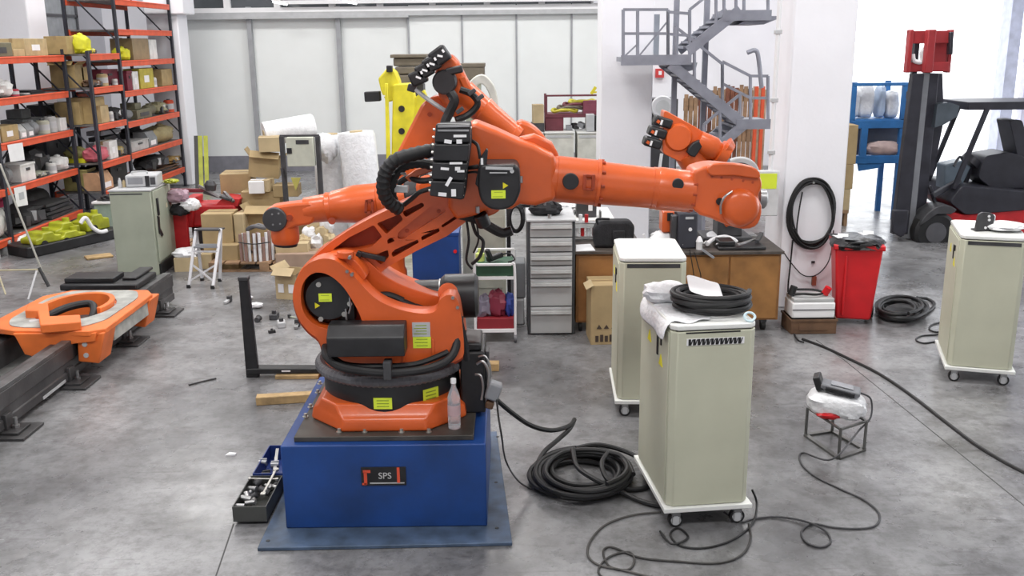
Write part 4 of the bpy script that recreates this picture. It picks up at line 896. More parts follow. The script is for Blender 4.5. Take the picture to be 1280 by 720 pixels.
G(LX, 1.52, 46, 54, .22, 'motor', GY, 'grey motor between the bins and the white parcel on the third shelf', 'motor', 'motor', .25)
G(LX, 1.52, 57, 67, .20, 'can', (.5, .5, .4), 'pale olive canister on the third shelf of the left rack', 'canister', 'canister', .2)
G(LX, 1.52, 68, 75, .24, 'can', LG, 'pale grey canister next to the white parcel on the third shelf', 'canister', 'canister', .2)
G(LX, 1.52, 76, 84, .20, 'carton', WH, 'white parcel at the right end of the third shelf of the left rack', 'box', 'parcel', .3)
G(LX, 1.52, 60, 78, .38, 'crate', BK, 'black case behind the canisters on the third shelf', 'case', 'black_case', .3, .5)
G(LX, .90, 14, 22, .28, 'motor', GY, 'grey motor below the upper taped paper in the left rack', 'motor', 'motor', .3)
G(LX, .90, 27, 45, .26, 'crate', WH, 'pale ribbed box at the left of the fourth shelf of the left rack', 'box', 'ribbed_box', .35)
G(LX, .90, 40, 68, .42, 'lump', BK, 'big black casting on the fourth shelf of the left rack', 'part', 'machine_part', .5, .25)
G(LX, .90, 46, 64, .08, 'lump', (.35, .36, .28), 'small pale fitting in front of the big black casting', 'part', 'machine_part', .2)
G(LX, .90, 67, 74, .16, 'can', WH, 'white pot right of the big black casting', 'pot', 'pot', .16)
G(LX, .90, 63, 90, .48, 'crate', (.07, .07, .075), 'tall dark grey cabinet at the back right of the fourth shelf', 'case', 'dark_case', .3, .5)
G(LX, .90, 76, 90, .22, 'bag', WH, 'white grey crumpled packet at the right end of the fourth shelf', 'packet', 'packet', .3)
G(LX, .90, -20, 6, .3, 'lump', (.3, .3, .2), 'olive casting at the left edge on the fourth shelf of the left rack', 'part', 'machine_part', .4)
G(LX, .22, -15, 18, .42, 'bag', WH, 'white sack with pink print at the left edge on the bottom shelf', 'sack', 'sack', .4)
G(LX, .22, 2, 15, .44, 'can', (.6, .04, .14), 'pink drum standing behind the white sack on the bottom shelf', 'drum', 'drum', .3, .45)
G(LX, .22, 30, 62, .30, 'lump', BK, 'dark tangled machine part at the left of the bottom shelf of the left rack', 'part', 'machine_part', .55)
G(LX, .22, 62, 93, .24, 'sheets', (.06, .06, .06), 'dark flat metal sheets at the right of the bottom shelf of the left rack', 'sheets', 'flat_sheets', .6)
G(LX, .22, 45, 70, .40, 'motor', (.07, .07, .07), 'dark motor lying behind the tangled part on the bottom shelf', 'motor', 'motor', .4, .5)
for px, n in ((-6, 'leftmost'), (9, 'second from the left'), (22, 'right of the red post foot')):
    G(LX, 0, px, px+11, .20, 'can', LG, 'grey canister under the left rack, '+n, 'canister', 'canister', .16, -.02)
G(LX, 0, 30, 48, .20, 'bag', WH, 'white bag on the floor under the left rack beside the pole', 'bag', 'bag', .3, -.1)
# taped papers
def paper(X, a, b, label, mark=False):
    p = [pX(q[0], q[1], X+.02) for q in (a, b)]; y0, y1 = sorted((p[0].y, p[1].y)); z0, z1 = sorted((p[0].z, p[1].z))
    t = thing('taped_paper', label, 'paper', (X+.02, (y0+y1)/2, z0)); m = MB(); m.prism([(y0, z0+.02), (y1, z0), (y1-.0, z1-.01), (y0-.02, z1)], X+.018, X+.021, 'x').build('sheet', whitep, t)
    if mark: MB().b2(X+.021, X+.023, y0+(y1-y0)*.3, y1-(y1-y0)*.25, z0+(z1-z0)*.35, z1-(z1-z0)*.3).build('printed_mark', mat('print_grey', (.5, .52, .55)), t)
paper(LX, (10, 181), (31, 200), 'white paper taped to the left rack post, upper one')
paper(LX, (18, 235), (35, 256), 'white paper with a faint printed square taped to the left rack, lower one', True)
# right rack
G(RX, 2.70, 106, 118, .30, 'bag', YL_, 'bright yellow wrapped item at the top left of the tall rack', 'parcel', 'wrapped_item', .3, .12)
G(RX, 2.70, 84, 102, .28, 'carton', K1, 'brown carton left of the bright yellow wrapped item in the tall rack', 'box', 'carton', .35, .3)
G(RX, 2.70, 112, 122, .10, 'lump', YL_, 'small yellow item below the bright yellow wrapped one', 'part', 'machine_part', .2)
G(RX, 2.17, 128, 148, .26, 'crate', MR, 'dark red and black crate on the second shelf of the near bay, tall rack', 'crate', 'storage_crate', .4, .2)
G(RX, 2.17, 104, 112, .32, 'carton', K1, 'brown carton behind the near post of the tall rack', 'box', 'carton', .35, .3)
G(RX, 2.17, 118, 130, .12, 'lump', BR, 'brown metal part on the second shelf of the near bay', 'part', 'machine_part', .25)
G(RX, 2.17, 131, 139, .20, 'can', K2, 'tan canister on the second shelf of the near bay', 'canister', 'canister', .18)
G(RX, 2.17, 145, 149, .10, 'can', WH, 'small white tin on the second shelf of the near bay', 'tin', 'tin', .1)
G(RX, 1.58, 117, 133, .42, 'carton', K1, 'large brown carton on the third shelf of the near bay, tall rack', 'box', 'carton', .4, .15)
G(RX, 1.58, 127, 137, .28, 'carton', K2, 'pale carton in front of the large brown one in the near bay', 'box', 'carton', .12)
G(RX, 1.58, 139, 145, .16, 'can', WH, 'white cup standing beside the pale carton in the near bay', 'cup', 'cup', .1)
G(RX, 1.58, 144, 158, .22, 'lump', BK, 'dark part at the right of the third shelf of the near bay', 'part', 'machine_part', .4)
G(RX, .96, 122, 140, .24, 'bag', (.62, .14, .18), 'red and white package on the fourth shelf of the near bay', 'package', 'package', .3)
G(RX, .96, 138, 148, .30, 'labcarton', WH, 'white box with black mark right of the red package', 'box', 'parcel', .25)
G(RX, .96, 149, 158, .18, 'lump', (.35, .26, .08), 'tan metal part right of the white box in the near bay', 'part', 'machine_part', .25)
G(RX, .96, 130, 155, .42, 'sheets', (.4, .4, .44), 'grey wrapped sheets behind the white box in the near bay', 'sheets', 'flat_sheets', .3, .45)
G(RX, .49, 128, 142, .30, 'bin', (.6, .35, .2), 'pale orange bin on the fifth shelf of the near bay beside the sage cabinet', 'bin', 'parts_bin', .3)
G(RX, .49, 140, 160, .34, 'crate', BK, 'black case on the fifth shelf behind the sage cabinet', 'case', 'black_case', .4, .2)
G(RX, 2.57, 155, 169, .36, 'bag', WH, 'white hose and bag at the post, upper shelf of the tall rack', 'bag', 'bag', .3, .5)
G(RX, 2.57, 155, 166, .22, 'bag', YL_, 'yellow bag on the upper shelf of the tall rack beside the post', 'bag', 'bag', .25)
G(RX, 2.57, 167, 187, .38, 'carton', (.30, .22, .12), 'dark brown carton on the upper shelf of the tall rack', 'box', 'carton', .4)
G(RX, 2.57, 188, 197, .36, 'carton', WH, 'white panel box right of the dark brown carton, tall rack', 'box', 'parcel', .4)
G(RX, 2.05, 160, 166, .34, 'crate', MR, 'dark red binder case beside the post on the second upper shelf', 'case', 'binder_case', .3)
G(RX, 2.05, 167, 174, .32, 'labcarton', WH, 'white box with red mark beside the dark red case', 'box', 'parcel', .3)
G(RX, 2.05, 176, 193, .36, 'labcarton', (.50, .42, .05), 'mustard yellow box with white label in the tall rack', 'box', 'carton', .3)
G(RX, 2.05, 193, 199, .18, 'can', WH, 'white bottle right of the mustard yellow box', 'bottle', 'bottle', .15)
G(RX, 2.05, 203, 216, .32, 'carton', K1, 'brown carton at the right of the second upper shelf, tall rack', 'box', 'carton', .35)
G(RX, 2.05, 190, 198, .34, 'crate', (.08, .07, .06), 'dark crate behind the white bottle, tall rack', 'crate', 'storage_crate', .25, .45)
G(RX, 1.52, 160, 173, .20, 'motor', GY, 'grey motor nearest the post on the third shelf of the far bay', 'motor', 'motor', .3)
G(RX, 1.52, 172, 190, .28, 'machine', OL, 'olive grey machine unit in the middle of the third shelf, far bay', 'machine', 'machine_unit', .4)
G(RX, 1.52, 177, 181, .16, 'can', WH, 'small white bottle in front of the olive grey unit', 'bottle', 'bottle', .1)
G(RX, 1.52, 192, 201, .22, 'motor', OL, 'olive motor right of the olive grey unit, far bay', 'motor', 'motor', .3)
G(RX, 1.52, 202, 212, .24, 'lump', (.30, .28, .16), 'tan fitting left of the orange can, far bay', 'part', 'machine_part', .3)
G(RX, 1.52, 214, 221, .24, 'can', RD, 'orange red can at the right end of the third shelf, far bay', 'can', 'can', .2)
G(RX, .97, 165, 186, .18, 'crate', LG, 'pale grey device on the fourth shelf of the far bay', 'device', 'electronic_device', .35)
G(RX, .97, 164, 184, .34, 'lump', BK, 'black parts heaped behind the pale grey device, far bay', 'part', 'machine_part', .3, .42)
G(RX, .97, 187, 197, .28, 'bin', GY, 'grey bin right of the pale grey device, far bay', 'bin', 'parts_bin', .3)
G(RX, .97, 199, 222, .32, 'bag', (.36, .30, .15), 'tan sack at the right of the fourth shelf, far bay', 'sack', 'sack', .4)
G(RX, .40, 196, 226, .10, 'sheets', BR, 'brown boards on the lowest shelf behind the sage cabinet', 'boards', 'flat_boards', .5)
G(RX, .52, 188, 214, .26, 'lump', BK, 'black metal part lying on the brown boards', 'part', 'machine_part', .4, .06)
G(RX, .52, 215, 230, .12, 'lump', (.4, .25, .08), 'small brown part at the right end of the brown boards', 'part', 'machine_part', .3, .06)
# stored in the end of the tall rack, seen past the left rack
for z, px, c, k, lb in ((1.58, 88, K1, 'carton', 'brown carton seen in the rack end gap, middle shelf'), (.96, 95, (.25, .24, .08), 'lump', 'olive yellow casting seen in the rack end gap, fourth shelf'), (.49, 103, (.38, .32, .12), 'crate', 'tan crate seen in the rack end gap, lowest shelf'), (2.17, 80, K1, 'open', 'open brown carton seen in the rack end gap, second shelf')):
    t = thing('carton' if 'carton' in lb else ('casting' if k == 'lump' else 'storage_crate'), lb, 'box' if 'carton' in lb else ('part' if k == 'lump' else 'crate'), (RX-.5, 16.0, z)); m_ = C_(c)
    if k == 'lump': MB().blob((0, 0, .12), (.4, .35, .28), .2, 4, flat=.8).build('body', m_, t, local=True); MB().b2(-.2, .2, -.18, -.1, 0, .07).build('foot', C_(YL_), t, local=True)
    elif k == 'crate': MB().b2(-.2, .2, -.17, .17, 0, .36).build('body', m_, t, .01, local=True); MB().b2(-.21, .21, -.18, .18, .33, .36).build('rim', m_, t, local=True); MB().b2(-.05, .08, -.18, -.17, .16, .26).build('handle_slot', black, t, local=True)
    else: carton(t, .40, .32, .36, m_, k == 'open')
# yellow castings under the left rack, pale board in front
yc = thing('yellow_casting', 'lime yellow cast machine covers on a dark base beside the left rack foot', 'machine part', (-6.52, 13.75, 0), R(64)); yc.scale = (.84, .84, .84)
MB().prism(rounded([(-1.0, -.35), (.95, -.35), (1.0, .3), (-.9, .35)], .12), 0, .18, 'z').build('base_frame', black, yc, .02, local=True)
for k, (x, y, w_, d, h) in enumerate(((-.55, -.12, .5, .4, .36), (.0, .05, .5, .35, .42), (.62, .05, .5, .4, .46), (-.1, -.22, .6, .2, .30))):
    MB().prism(rounded([(-w_/2+x, .18), (w_/2+x, .18), (w_/2+x, h*.8), (w_/4+x, h*.82), (w_/5+x, h), (-w_/5+x, h), (-w_/4+x, h*.8), (-w_/2+x, h*.75)], .03), y-d/2, y+d/2, 'y').build('cover', lime, yc, .02, local=True)
    MB().cyl((x-w_*.2, y-d/2-.02, h*.5), (x-w_*.2, y-d/2+.03, h*.5), .06, 14).build('bore', black, yc, local=True)
    MB().cyl((x+w_*.22, y, h*.7), (x+w_*.22, y, h+.05), .06, 14).build('boss', lime, yc, local=True)
MB().tube([(.1, -.32, .40), (.2, -.34, .48), (.3, -.36, .30), (.42, -.4, .2), (.55, -.42, .2)], .035, 8).build('white_strap', white, yc, local=True)
c_ = thing('storage_crate', 'pale green grey open tub beside the lime yellow covers', 'crate', (-6.35, 15.1, 0)); MB().b2(-.2, .2, -.2, .2, 0, .42).build('body', C_((.3, .38, .32)), c_, .02, local=True); MB().b2(-.22, .22, -.22, .22, .42, .46).build('rim', white, c_, .01, local=True)
MB().blob((0, 0, .48), (.34, .34, .14), .2, 3).build('contents', dkgrey, c_, local=True)
p, q_ = fl(107, 324), fl(140, 320); tag(MB().bar(p+Vector((0, 0, .015)), q_+Vector((0, 0, .015)), .22, .03).build('wood_board', wood, bev=.008), 'pale board lying on the floor left of the sage cabinet', 'board')
# leaning white pole and trestle at the left edge
a = fl(60, 358); b = pX(0, 205, -5.75)
tag(MB().cyl(a, Vector((a.x-.15, a.y-.15, 0)).lerp(b, 1) if 0 else at(0, 205, a.y-.35), .012, 10).build('leaning_pole', mat('pale_rope', (.55, .54, .48), .7)), 'pale thin pole leaning towards the left edge in front of the left rack', 'pole')
ts = thing('folding_trestle', 'white and black folding trestle legs at the left edge above the track', 'trestle', fl(30, 380))
ya = fl(60, 358).y-.5
MB().cyl(at(46, 338, ya), at(33, 382, ya-.1), .012, 8).build('leg', white, ts); MB().cyl(at(49, 335, ya+.1), at(61, 358, ya+.05), .020, 8).build('leg', black, ts); MB().cyl(at(0, 338, ya), at(47, 337, ya), .010, 8).build('cross_bar', mat('pale_wood', (.5, .45, .3)), ts); MB().cyl(at(-2, 342, ya-.1), at(7, 368, ya-.2), .010, 8).build('leg', mat('pale_wood', (.5, .45, .3)), ts)
# ------------------------------------------------------------ sage cabinet and device on it
a = fl(148, 345); b = fl(197, 345); c = fl(223, 322)
W_ = (b-a).length; D_ = .80; rz = math.atan2(c.y-b.y, c.x-b.x)-PI/2
sg = thing('sage_cabinet', 'sage green grey steel cabinet with black handles on its right side, by the tall rack', 'cabinet', a, rz*.5)
MB().b2(0, W_, 0, D_, 0, 1.07).build('body', sage, sg, .008, local=True); MB().b2(-.01, W_+.01, -.01, D_+.01, 1.07, 1.09).build('top_cover', ltgrey, sg, .004, local=True)
MB().b2(.01, W_-.1, -.004, .002, 1.03, 1.045).build('top_slot', dkgrey, sg, local=True)
MB().b2(W_, W_+.02, .04, D_-.05, .16, 1.06).build('side_door', sage, sg, .006, local=True)
MB().b2(W_+.018, W_+.04, .12, .17, .74, .96).build('handle', black, sg, .006, local=True); MB().prism([(.10, .74), (.16, .72), (.14, .58), (.24, .48), (.20, .46), (.10, .52)], W_+.018, W_+.035, 'x').build('handle', black, sg, local=True)
MB().b2(W_-.02, W_+.03, .05, D_-.02, 0, .13).build('plinth', black, sg, local=True); MB().b2(W_+.018, W_+.022, .5, .56, .78, .84).build('warning_sign', mat('sign_pale', (.6, .55, .4)), sg, local=True)
d = thing('grey_power_unit', 'light grey metal instrument case lying on the sage cabinet', 'device', a+Vector((.30, .40, 1.092)), .15)
MB().b2(-.19, .19, -.17, .2, 0, .15).build('housing', ltgrey, d, .015, local=True); MB().b2(.05, .10, -.178, -.16, .01, .14).build('divider', black, d, local=True); MB().b2(-.16, .02, -.175, -.168, .04, .12).build('grille', greyp, d, local=True)
MB().tube([(-.12, -.05, .15), (-.12, -.05, .18), (.05, -.05, .18), (.05, -.05, .15)], .01, 6).build('carry_handle', ltgrey, d, local=True); MB().b2(.11, .17, -.178, -.168, .03, .12).build('connector_row', dkgrey, d, local=True)
for k, (x, h, c_) in enumerate(((.06, .12, ltgrey), (.10, .09, card2))):
    tag(MB().turned(a+Vector((x, .22+.03*k, 1.092)), a+Vector((x, .22+.03*k, 1.092+h)), [(0, .022), (.7, .022), (.85, .012), (1, .012)], 12).build('small_bottle', c_), ('white' if k == 0 else 'tan')+' small bottle left of the instrument case on the sage cabinet', 'bottle')
tag(MB().blob(a+Vector((.56, .62, 1.11)), (.2, .16, .06), .2, 3).build('lime_cloth', lime), 'lime cloth at the back right of the sage cabinet top', 'cloth')

# ------------------------------------------------------------ carton pile on pallets
def pcart(label, x0, y0, x1, y1, Y, dep, m_=card, rz=0, op=False, lab=None, name='carton', cat='box', tilt=0, ground=False):
    a = at(x0, y0, Y); b = at(x1, y1, Y); w_ = b.x-a.x; z = 0 if ground else b.z; h = at(x0, y0, Y).z-z
    t = thing(name, label, cat, ((a.x+b.x)/2, Y+dep/2, z), rz); t.rotation_euler.y = tilt
    carton(t, w_, dep, h, m_, op, lab); return t
def pallet(label, x0, x1, y0, y1, z=0, rz=0, m_=palletm):
    cx_, cy_ = (x0+x1)/2, (y0+y1)/2; t = thing('wooden_pallet', label, 'pallet', (cx_, cy_, z), rz); w_ = x1-x0; d_ = y1-y0
    n = 7
    for k in range(n): MB().b2(-w_/2+k*w_/n+.01, -w_/2+(k+1)*w_/n-.015, -d_/2, d_/2, .10, .122).build('plank', m_, t, local=True)
    for y in (-d_/2+.05, 0, d_/2-.05):
        MB().b2(-w_/2, w_/2, y-.05, y+.05, 0, .018).build('runner', m_, t, local=True)
        for x in (-w_/2+.07, 0, w_/2-.07): MB().b2(x-.06, x+.06, y-.05, y+.05, .018, .10).build('block', m_, t, local=True)
    return t
pallet('wooden pallet under the cartons right of the step ladder', at(262, 340, 12).x, at(402, 340, 12).x, 11.95, 13.2)
pallet('wooden pallet behind the sage cabinet under the red machine', at(200, 330, 12.6).x-.1, at(256, 330, 12.6).x, 12.5, 13.6)
pcart('small low carton behind the step ladder with a white bag on it', 216, 323, 246, 341, 12.0, .35, card2, .05)
pcart('upright carton between step ladder and rod bundle', 268, 307, 300, 340, 12.1, .35, card, -.04, False)
pcart('small carton peeking between the step ladder legs', 248, 318, 266, 340, 12.15, .3, card2)
pcart('large front carton above the step ladder, sealed', 250, 268, 292, 318, 12.25, .4, card, .04)
pcart('narrow tall carton right beside the large sealed one', 292, 268, 308, 318, 12.3, .35, card2, -.05)
pcart('large carton right of the narrow tall one, open at the front', 308, 266, 347, 312, 12.5, .45, card, -.06, True)
pcart('wide carton behind the open one, middle of the pile', 300, 240, 350, 268, 12.9, .4, card, .05)
pcart('long low carton on the pile left of the white box', 272, 218, 312, 242, 13.2, .5, card, .12)
pcart('small white and brown box in the middle of the pile', 309, 227, 329, 242, 12.8, .25, whitep, .1)
pcart('open tilted carton under the top box of the pile', 306, 197, 345, 222, 13.1, .4, card, .15, True, tilt=.12)
pcart('top box of the pile with brown lid and white side', 320, 172, 347, 190, 13.0, .3, card2, .2)
pcart('tiny tan box beside the white and brown box', 329, 225, 338, 240, 12.85, .2, card2, -.2)
pcart('flat carton in the pile under the cream control box', 340, 232, 372, 246, 12.9, .3, card, .05)
pcart('carton leaning behind the left robot wrist', 366, 262, 402, 300, 13.0, .3, card, -.2)
pcart('long low reddish carton under the left robot wrist', 344, 318, 404, 340, 11.9, .45, mat('card_pinkish', (.38, .27, .20), .8), .0)
pcart('flat carton on the long low reddish one', 343, 305, 384, 319, 12.0, .4, card2, .06)
# front carton with two labels
t = pcart('carton standing alone on the floor left of the big robot, two white labels', 347, 343, 378, 375, 10.55, .36, card2, -.28, True, ground=True)
for x in (-.06, .07): MB().b2(x-.035, x+.035, -.187, -.182, .08, .18).build('shipping_label', whitep, t, local=True)
# bags and bundles
p = at(234, 320, 12.15); tag(MB().blob((p.x, 12.15, at(234, 322, 12.15).z+.06), (.34, .3, .14), .12, 5, sq=.8).build('white_bag', film), 'white bag on the low carton behind the step ladder', 'bag')
rbn = thing('rod_bundle', 'bundle of pale striped wrapped tubes standing on the pallet edge', 'bundle', (at(321, 335, 12).x, 12.05, .122)); rnd = random.Random(3)
for k in range(12):
    x = -.19+.035*k; y = rnd.uniform(-.05, .08); h = .34+rnd.uniform(-.03, .05)
    q_ = MB().cyl((x, y, 0), (x+rnd.uniform(-.01, .01), y, h), .02, 8).build('wrapped_tube', film if k % 2 else mat('tube_pinkbrown', (.32, .2, .17), .6), rbn, local=True)
MB().tube([(-.2, -.08, .26), (0, -.1, .24), (.2, -.08, .26)], .008, 6).build('strap', rubber, rbn, local=True)
p = at(322, 300, 12.1); tag(MB().tube([(p.x-.12, 12.1, .52), (p.x-.02, 12.02, .58), (p.x+.1, 12.1, .54), (p.x, 12.2, .56)], .025, 8, 6, True).build('grey_hose_ring', hosegrey), 'grey hose ring lying on the wrapped tube bundle', 'hose')
# red machine
rm = thing('red_machine', 'red painted wheeled machine with grey tools on top behind the step ladder', 'machine', (at(255, 280, 12.8).x, 12.8, .122))
q = lambda px, py, Y=12.8: at(px, py, Y)
MB().b2(q(232, 283).x, q(298, 283).x, 12.75, 13.15, q(298, 283).z, q(298, 254).z).build('body', redm, rm, .04); MB().prism([(q(226, 283).x, q(226, 283).z), (q(244, 283).x, q(244, 283).z), (q(246, 246).x, q(246, 246).z), (q(232, 246).x, q(232, 246).z)], 12.7, 13.1, 'y').build('front_cowl', redm, rm, .02)
MB().prism([(q(268, 258).x, q(268, 258).z), (q(298, 258).x, q(298, 258).z), (q(301, 248).x, q(301, 248).z), (q(280, 246).x, q(280, 246).z)], 12.76, 13.1, 'y').build('rear_cowl', redm, rm, .01)
MB().b2(q(218, 310).x, q(243, 310).x, 12.6, 12.66, q(243, 310).z, q(243, 264).z).build('side_panel', redm, rm, .01)
MB().bar(q(205, 238), q(262, 238), .04, .05).build('push_bar', mat('dark_red_bar', (.18, .02, .03)), rm, .008)
MB().b2(q(238, 283).x, q(290, 283).x, 12.85, 13.1, .122, q(290, 283).z).build('undercarriage', dkgrey, rm)
tl = thing('hand_tool', 'grey clamp and tools lying on the red machine', 'tool', q(262, 248))
MB().turned(q(263, 238), q(263, 226), [(0, .07), (.6, .08), (1, .05)], 14).build('motor_head', dkgrey, tl); MB().bar(q(255, 240), q(290, 250, 12.7), .05, .04).build('long_arm', dkgrey, tl, .01); MB().bar(q(248, 232), q(275, 246, 12.7), .03, .03).build('cross_arm', steel, tl); MB().bar(q(280, 240), q(292, 252, 12.7), .04, .03).build('jaw', steel, tl)
for a_, lb, m_, sz in (((222, 245), 'mauve bag on the left end of the red machine', mat('mauve_bag', (.42, .28, .34)), .22), ((238, 256), 'white bag in front of the red push bar', film, .2), ((225, 262), 'dark cloth bundle left of the red machine', soft, .2)):
    p = q(*a_, 12.5); tag(MB().blob(p, (sz*1.3, sz, sz*.8), .15, int(a_[0]), sq=.85).build('bag', m_), lb, 'bag')
# step ladder
sl = thing('step_ladder', 'white two step folding ladder with dark tread in front of the cartons', 'ladder', fl(250, 360))
al = mat('ladder_white', (.70, .70, .72), .35, .2, .05)
F1, F2 = fl(236, 360), fl(266, 361); T1, T2 = at(245, 286, F1.y+.22), at(276, 286, F1.y+.22); B1, B2 = F1+Vector((.05, .36, 0)), F2+Vector((-.02, .36, 0))
for a_, b_ in ((F1, T1), (F2, T2), (B1, T1), (B2, T2)):
    MB().bar(a_, b_, .035, .025, (0, 1, 0)).build('leg', al, sl, .003); MB().box(a_+Vector((0, 0, .02)), (.04, .04, .04)).build('foot', rubber, sl)
MB().bar(T1.lerp(F1, .02)+Vector((0, .05, 0)), T2.lerp(F2, .02)+Vector((0, .05, 0)), .25, .02, (0, .1, 1)).build('top_step', dkgrey, sl, .004)
MB().bar(T1.lerp(T2, .5).lerp(F1.lerp(F2, .5), .30)+Vector((-.14, .04, 0)), T1.lerp(T2, .5).lerp(F1.lerp(F2, .5), .30)+Vector((.14, .04, 0)), .16, .02).build('step', greyp, sl)
MB().bar(F1.lerp(T1, .62), F2.lerp(T2, .62), .03, .02).build('front_rail', al, sl)
MB().bar(F1.lerp(T1, .12), F2.lerp(T2, .40), .022, .01, (0, 1, 0)).build('cross_brace', al, sl); MB().bar(F2.lerp(T2, .12), F1.lerp(T1, .40), .022, .01, (0, 1, 0)).build('cross_brace', al, sl)
# lime strips leaning by the column
for k, (x0, x1, m_, lb) in enumerate(((250, 254, lime, 'lime yellow flat bar leaning on the back wall, left one'), (257, 260, lime, 'lime yellow flat bar leaning on the back wall, right one'), (245, 248, black, 'black flat bar leaning beside the lime yellow ones'))):
    a_ = at(x0, 170, 19.5); b_ = fl(x0+2, 237, .03); tag(MB().bar(b_, a_, .08, .04).build('flat_bar', m_), lb, 'bar')
# control box on two posts
cbx = thing('control_stand', 'cream control box hung between two dark steel posts beside the cartons', 'control box', (at(372, 300, 12.6).x, 12.6, 0))
for x in (352, 397): p = at(x, 170, 12.6); MB().b2(p.x-.03, p.x+.03, 12.57, 12.63, 0, p.z).build('post', dkgrey, cbx, .004)
a_, b_ = at(357, 172, 12.5), at(393, 208, 12.5); MB().b2(a_.x, b_.x, 12.5, 12.64, b_.z, a_.z).build('box', mat('control_cream', (.60, .62, .52), .5), cbx, .008)
MB().b2(at(359, 192, 12.5).x, at(365, 192, 12.5).x, 12.485, 12.5, at(365, 192, 12.5).z, at(365, 185, 12.5).z).build('switch', black, cbx); MB().b2(at(370, 180, 12.5).x, at(386, 180, 12.5).x, 12.49, 12.5, at(386, 180, 12.5).z, at(386, 175, 12.5).z).build('label_strip', dkgrey, cbx)
MB().b2(at(350, 171, 12.6).x, at(399, 171, 12.6).x, 12.58, 12.62, at(399, 171, 12.6).z, at(399, 168, 12.6).z).build('cross_bar', dkgrey, cbx); MB().bar(at(352, 210, 12.55), at(357, 235, 12.55), .03).build('strut', dkgrey, cbx)
MB().prism(xz([(364, 222), (376, 222), (370, 238)], 12.62), 12.6, 12.63, 'y').build('warning_triangle', mat('triangle_dull', (.55, .5, .12)), cbx)
# film rolls
def roll(label, p0, p1, r, name='film_roll'):
    t = thing(name, label, 'roll', p0); MB().turned(p0, p1, [(0, r*.93), (.03, r), (.3, r*.99), (.6, r*1.01), (.97, r), (1, r*.93)], 28).build('wound_film', film, t)
    MB().turned(p0+(p0-p1)*.01, p1+(p1-p0)*.01, [(0, r*.35), (1, r*.35)], 16).build('core', card2, t); return t
roll('white plastic film roll lying on the top of the carton pile', at(330, 168, 13.4), at(392, 157, 13.7), .17)
roll('tall white film roll standing behind the left robot forearm, right one', Vector((at(458, 240, 13).x, 13.0, 0)), at(445, 165, 13)+Vector((0, 0, 0)), .25)
roll('white translucent roll standing behind the control box, left one', Vector((at(418, 240, 13.4).x, 13.4, 0)), at(414, 168, 13.4), .25)
tag(MB().blob(at(408, 185, 13.0), (.3, .3, .4), .1, 4).build('film_wad', film), 'crumpled white film wad right of the cream control box', 'film')
rnd = random.Random(8)
wsh = thing('bagged_parts', 'heap of pale bagged parts behind the left robot forearm', 'bag', (at(398, 300, 12.2).x, 12.4, .122))
for k in range(7): MB().blob((at(383+5*k, 300, 12.4).x, 12.35+.05*(k % 3), .30+.10*(k % 3)), (.2, .2, .22), .2, k, 12, 8, sq=.8).build('small_bag', film if k % 2 else card2, wsh)

# ------------------------------------------------------------ robots behind
def axis_tube(par, name, p0, p1, prof, mt=orange): return MB().turned(p0, p1, prof, 32).build(name, mt, par, sharp=30)
r2 = thing('industrial_robot', 'orange robot standing behind the big one, forearm pointing left over the cartons', 'robot', (-1.22, 7.75, 0))
YB = 7.75
MB().turned((-1.22, YB, 0), (-1.22, YB, .30), [(0, .30), (.4, .30), (.5, .27), (1, .27)], 36).build('foot_casting', orange, r2)
MB().turned((-1.22, YB, .30), (-1.22, YB, .50), [(0, .28), (1, .26)], 36).build('turntable', black, r2)
MB().prism(rounded([(-1.42, .5), (-1.02, .5), (-1.04, .75), (-1.15, .98), (-1.28, 1.0), (-1.40, .8)], .08), 7.55, 7.95, 'y').build('rotating_column', orange, r2, .03)
e2 = at(558, 232, YB); MB().bar(Vector((-1.28, YB, .95)), e2, .16, .22, (0, 1, 0)).build('link_arm', orange, r2, .03)
MB().prism(rounded(xz([(520, 225), (590, 215), (600, 240), (590, 258), (520, 256)], YB-.1), .05), YB-.15, YB+.15, 'y').build('upper_arm', orange, r2, .03)
w2 = at(352, 270, YB); s2 = at(508, 247, YB)
axis_tube(r2, 'forearm_tube', s2, at(382, 263, YB), [(0, .145), (.22, .145), (.23, .155), (.27, .155), (.28, .148), (.5, .155), (.72, .13), (.74, .12), (.78, .125), (.80, .115), (1, .105)])
MB().prism(smoothloop(xz([(330, 270), (334, 261), (345, 257), (380, 253), (392, 255), (392, 278), (370, 283), (356, 290), (340, 286), (332, 280)], YB-.08), 3), YB-.10, YB+.10, 'y').build('wrist', orange, r2, .03, 3)
wd = MB().turned(at(344, 274, YB-.1)+Vector((0, -.03, 0)), at(344, 274, YB-.1)+Vector((0, .05, 0)), [(0, .092), (.1, .098), (1, .098)], 28).build('wrist_disc', dkgrey, r2)
for a_, b_ in ((340, 268), (348, 267), (341, 281), (350, 280)): p = at(a_, b_, YB-.135); MB().cyl(p, p+Vector((0, .02, 0)), .008, 8).build('bolt', steel, wd)
MB().turned(at(356, 282, YB), at(357, 304, YB), [(0, .11), (.6, .115), (.9, .11), (1, .10)], 24).build('tool_flange', orange, r2); MB().turned(at(357, 303, YB), at(357, 307, YB), [(0, .10), (1, .095)], 24).build('flange_seal', black, r2)
MB().cyl(at(362, 272, YB-.11)+Vector((0, -.01, 0)), at(362, 272, YB-.11)+Vector((0, .03, 0)), .025, 12).build('cap', orange_dk, r2)
m = MB()
for px in (458, 466): m.bar(at(px, 250, YB-.16), at(px-1, 266, YB-.16), .02, .02)
m.bar(at(458, 251, YB-.16), at(466, 250, YB-.16), .02, .02).bar(at(457, 266, YB-.16), at(465, 265, YB-.16), .02, .02); m.build('bracket', orange_dk, r2)
MB().cyl(at(415, 276, YB-.13), at(415, 276, YB-.10), .03, 12).build('cap', orange_dk, r2)
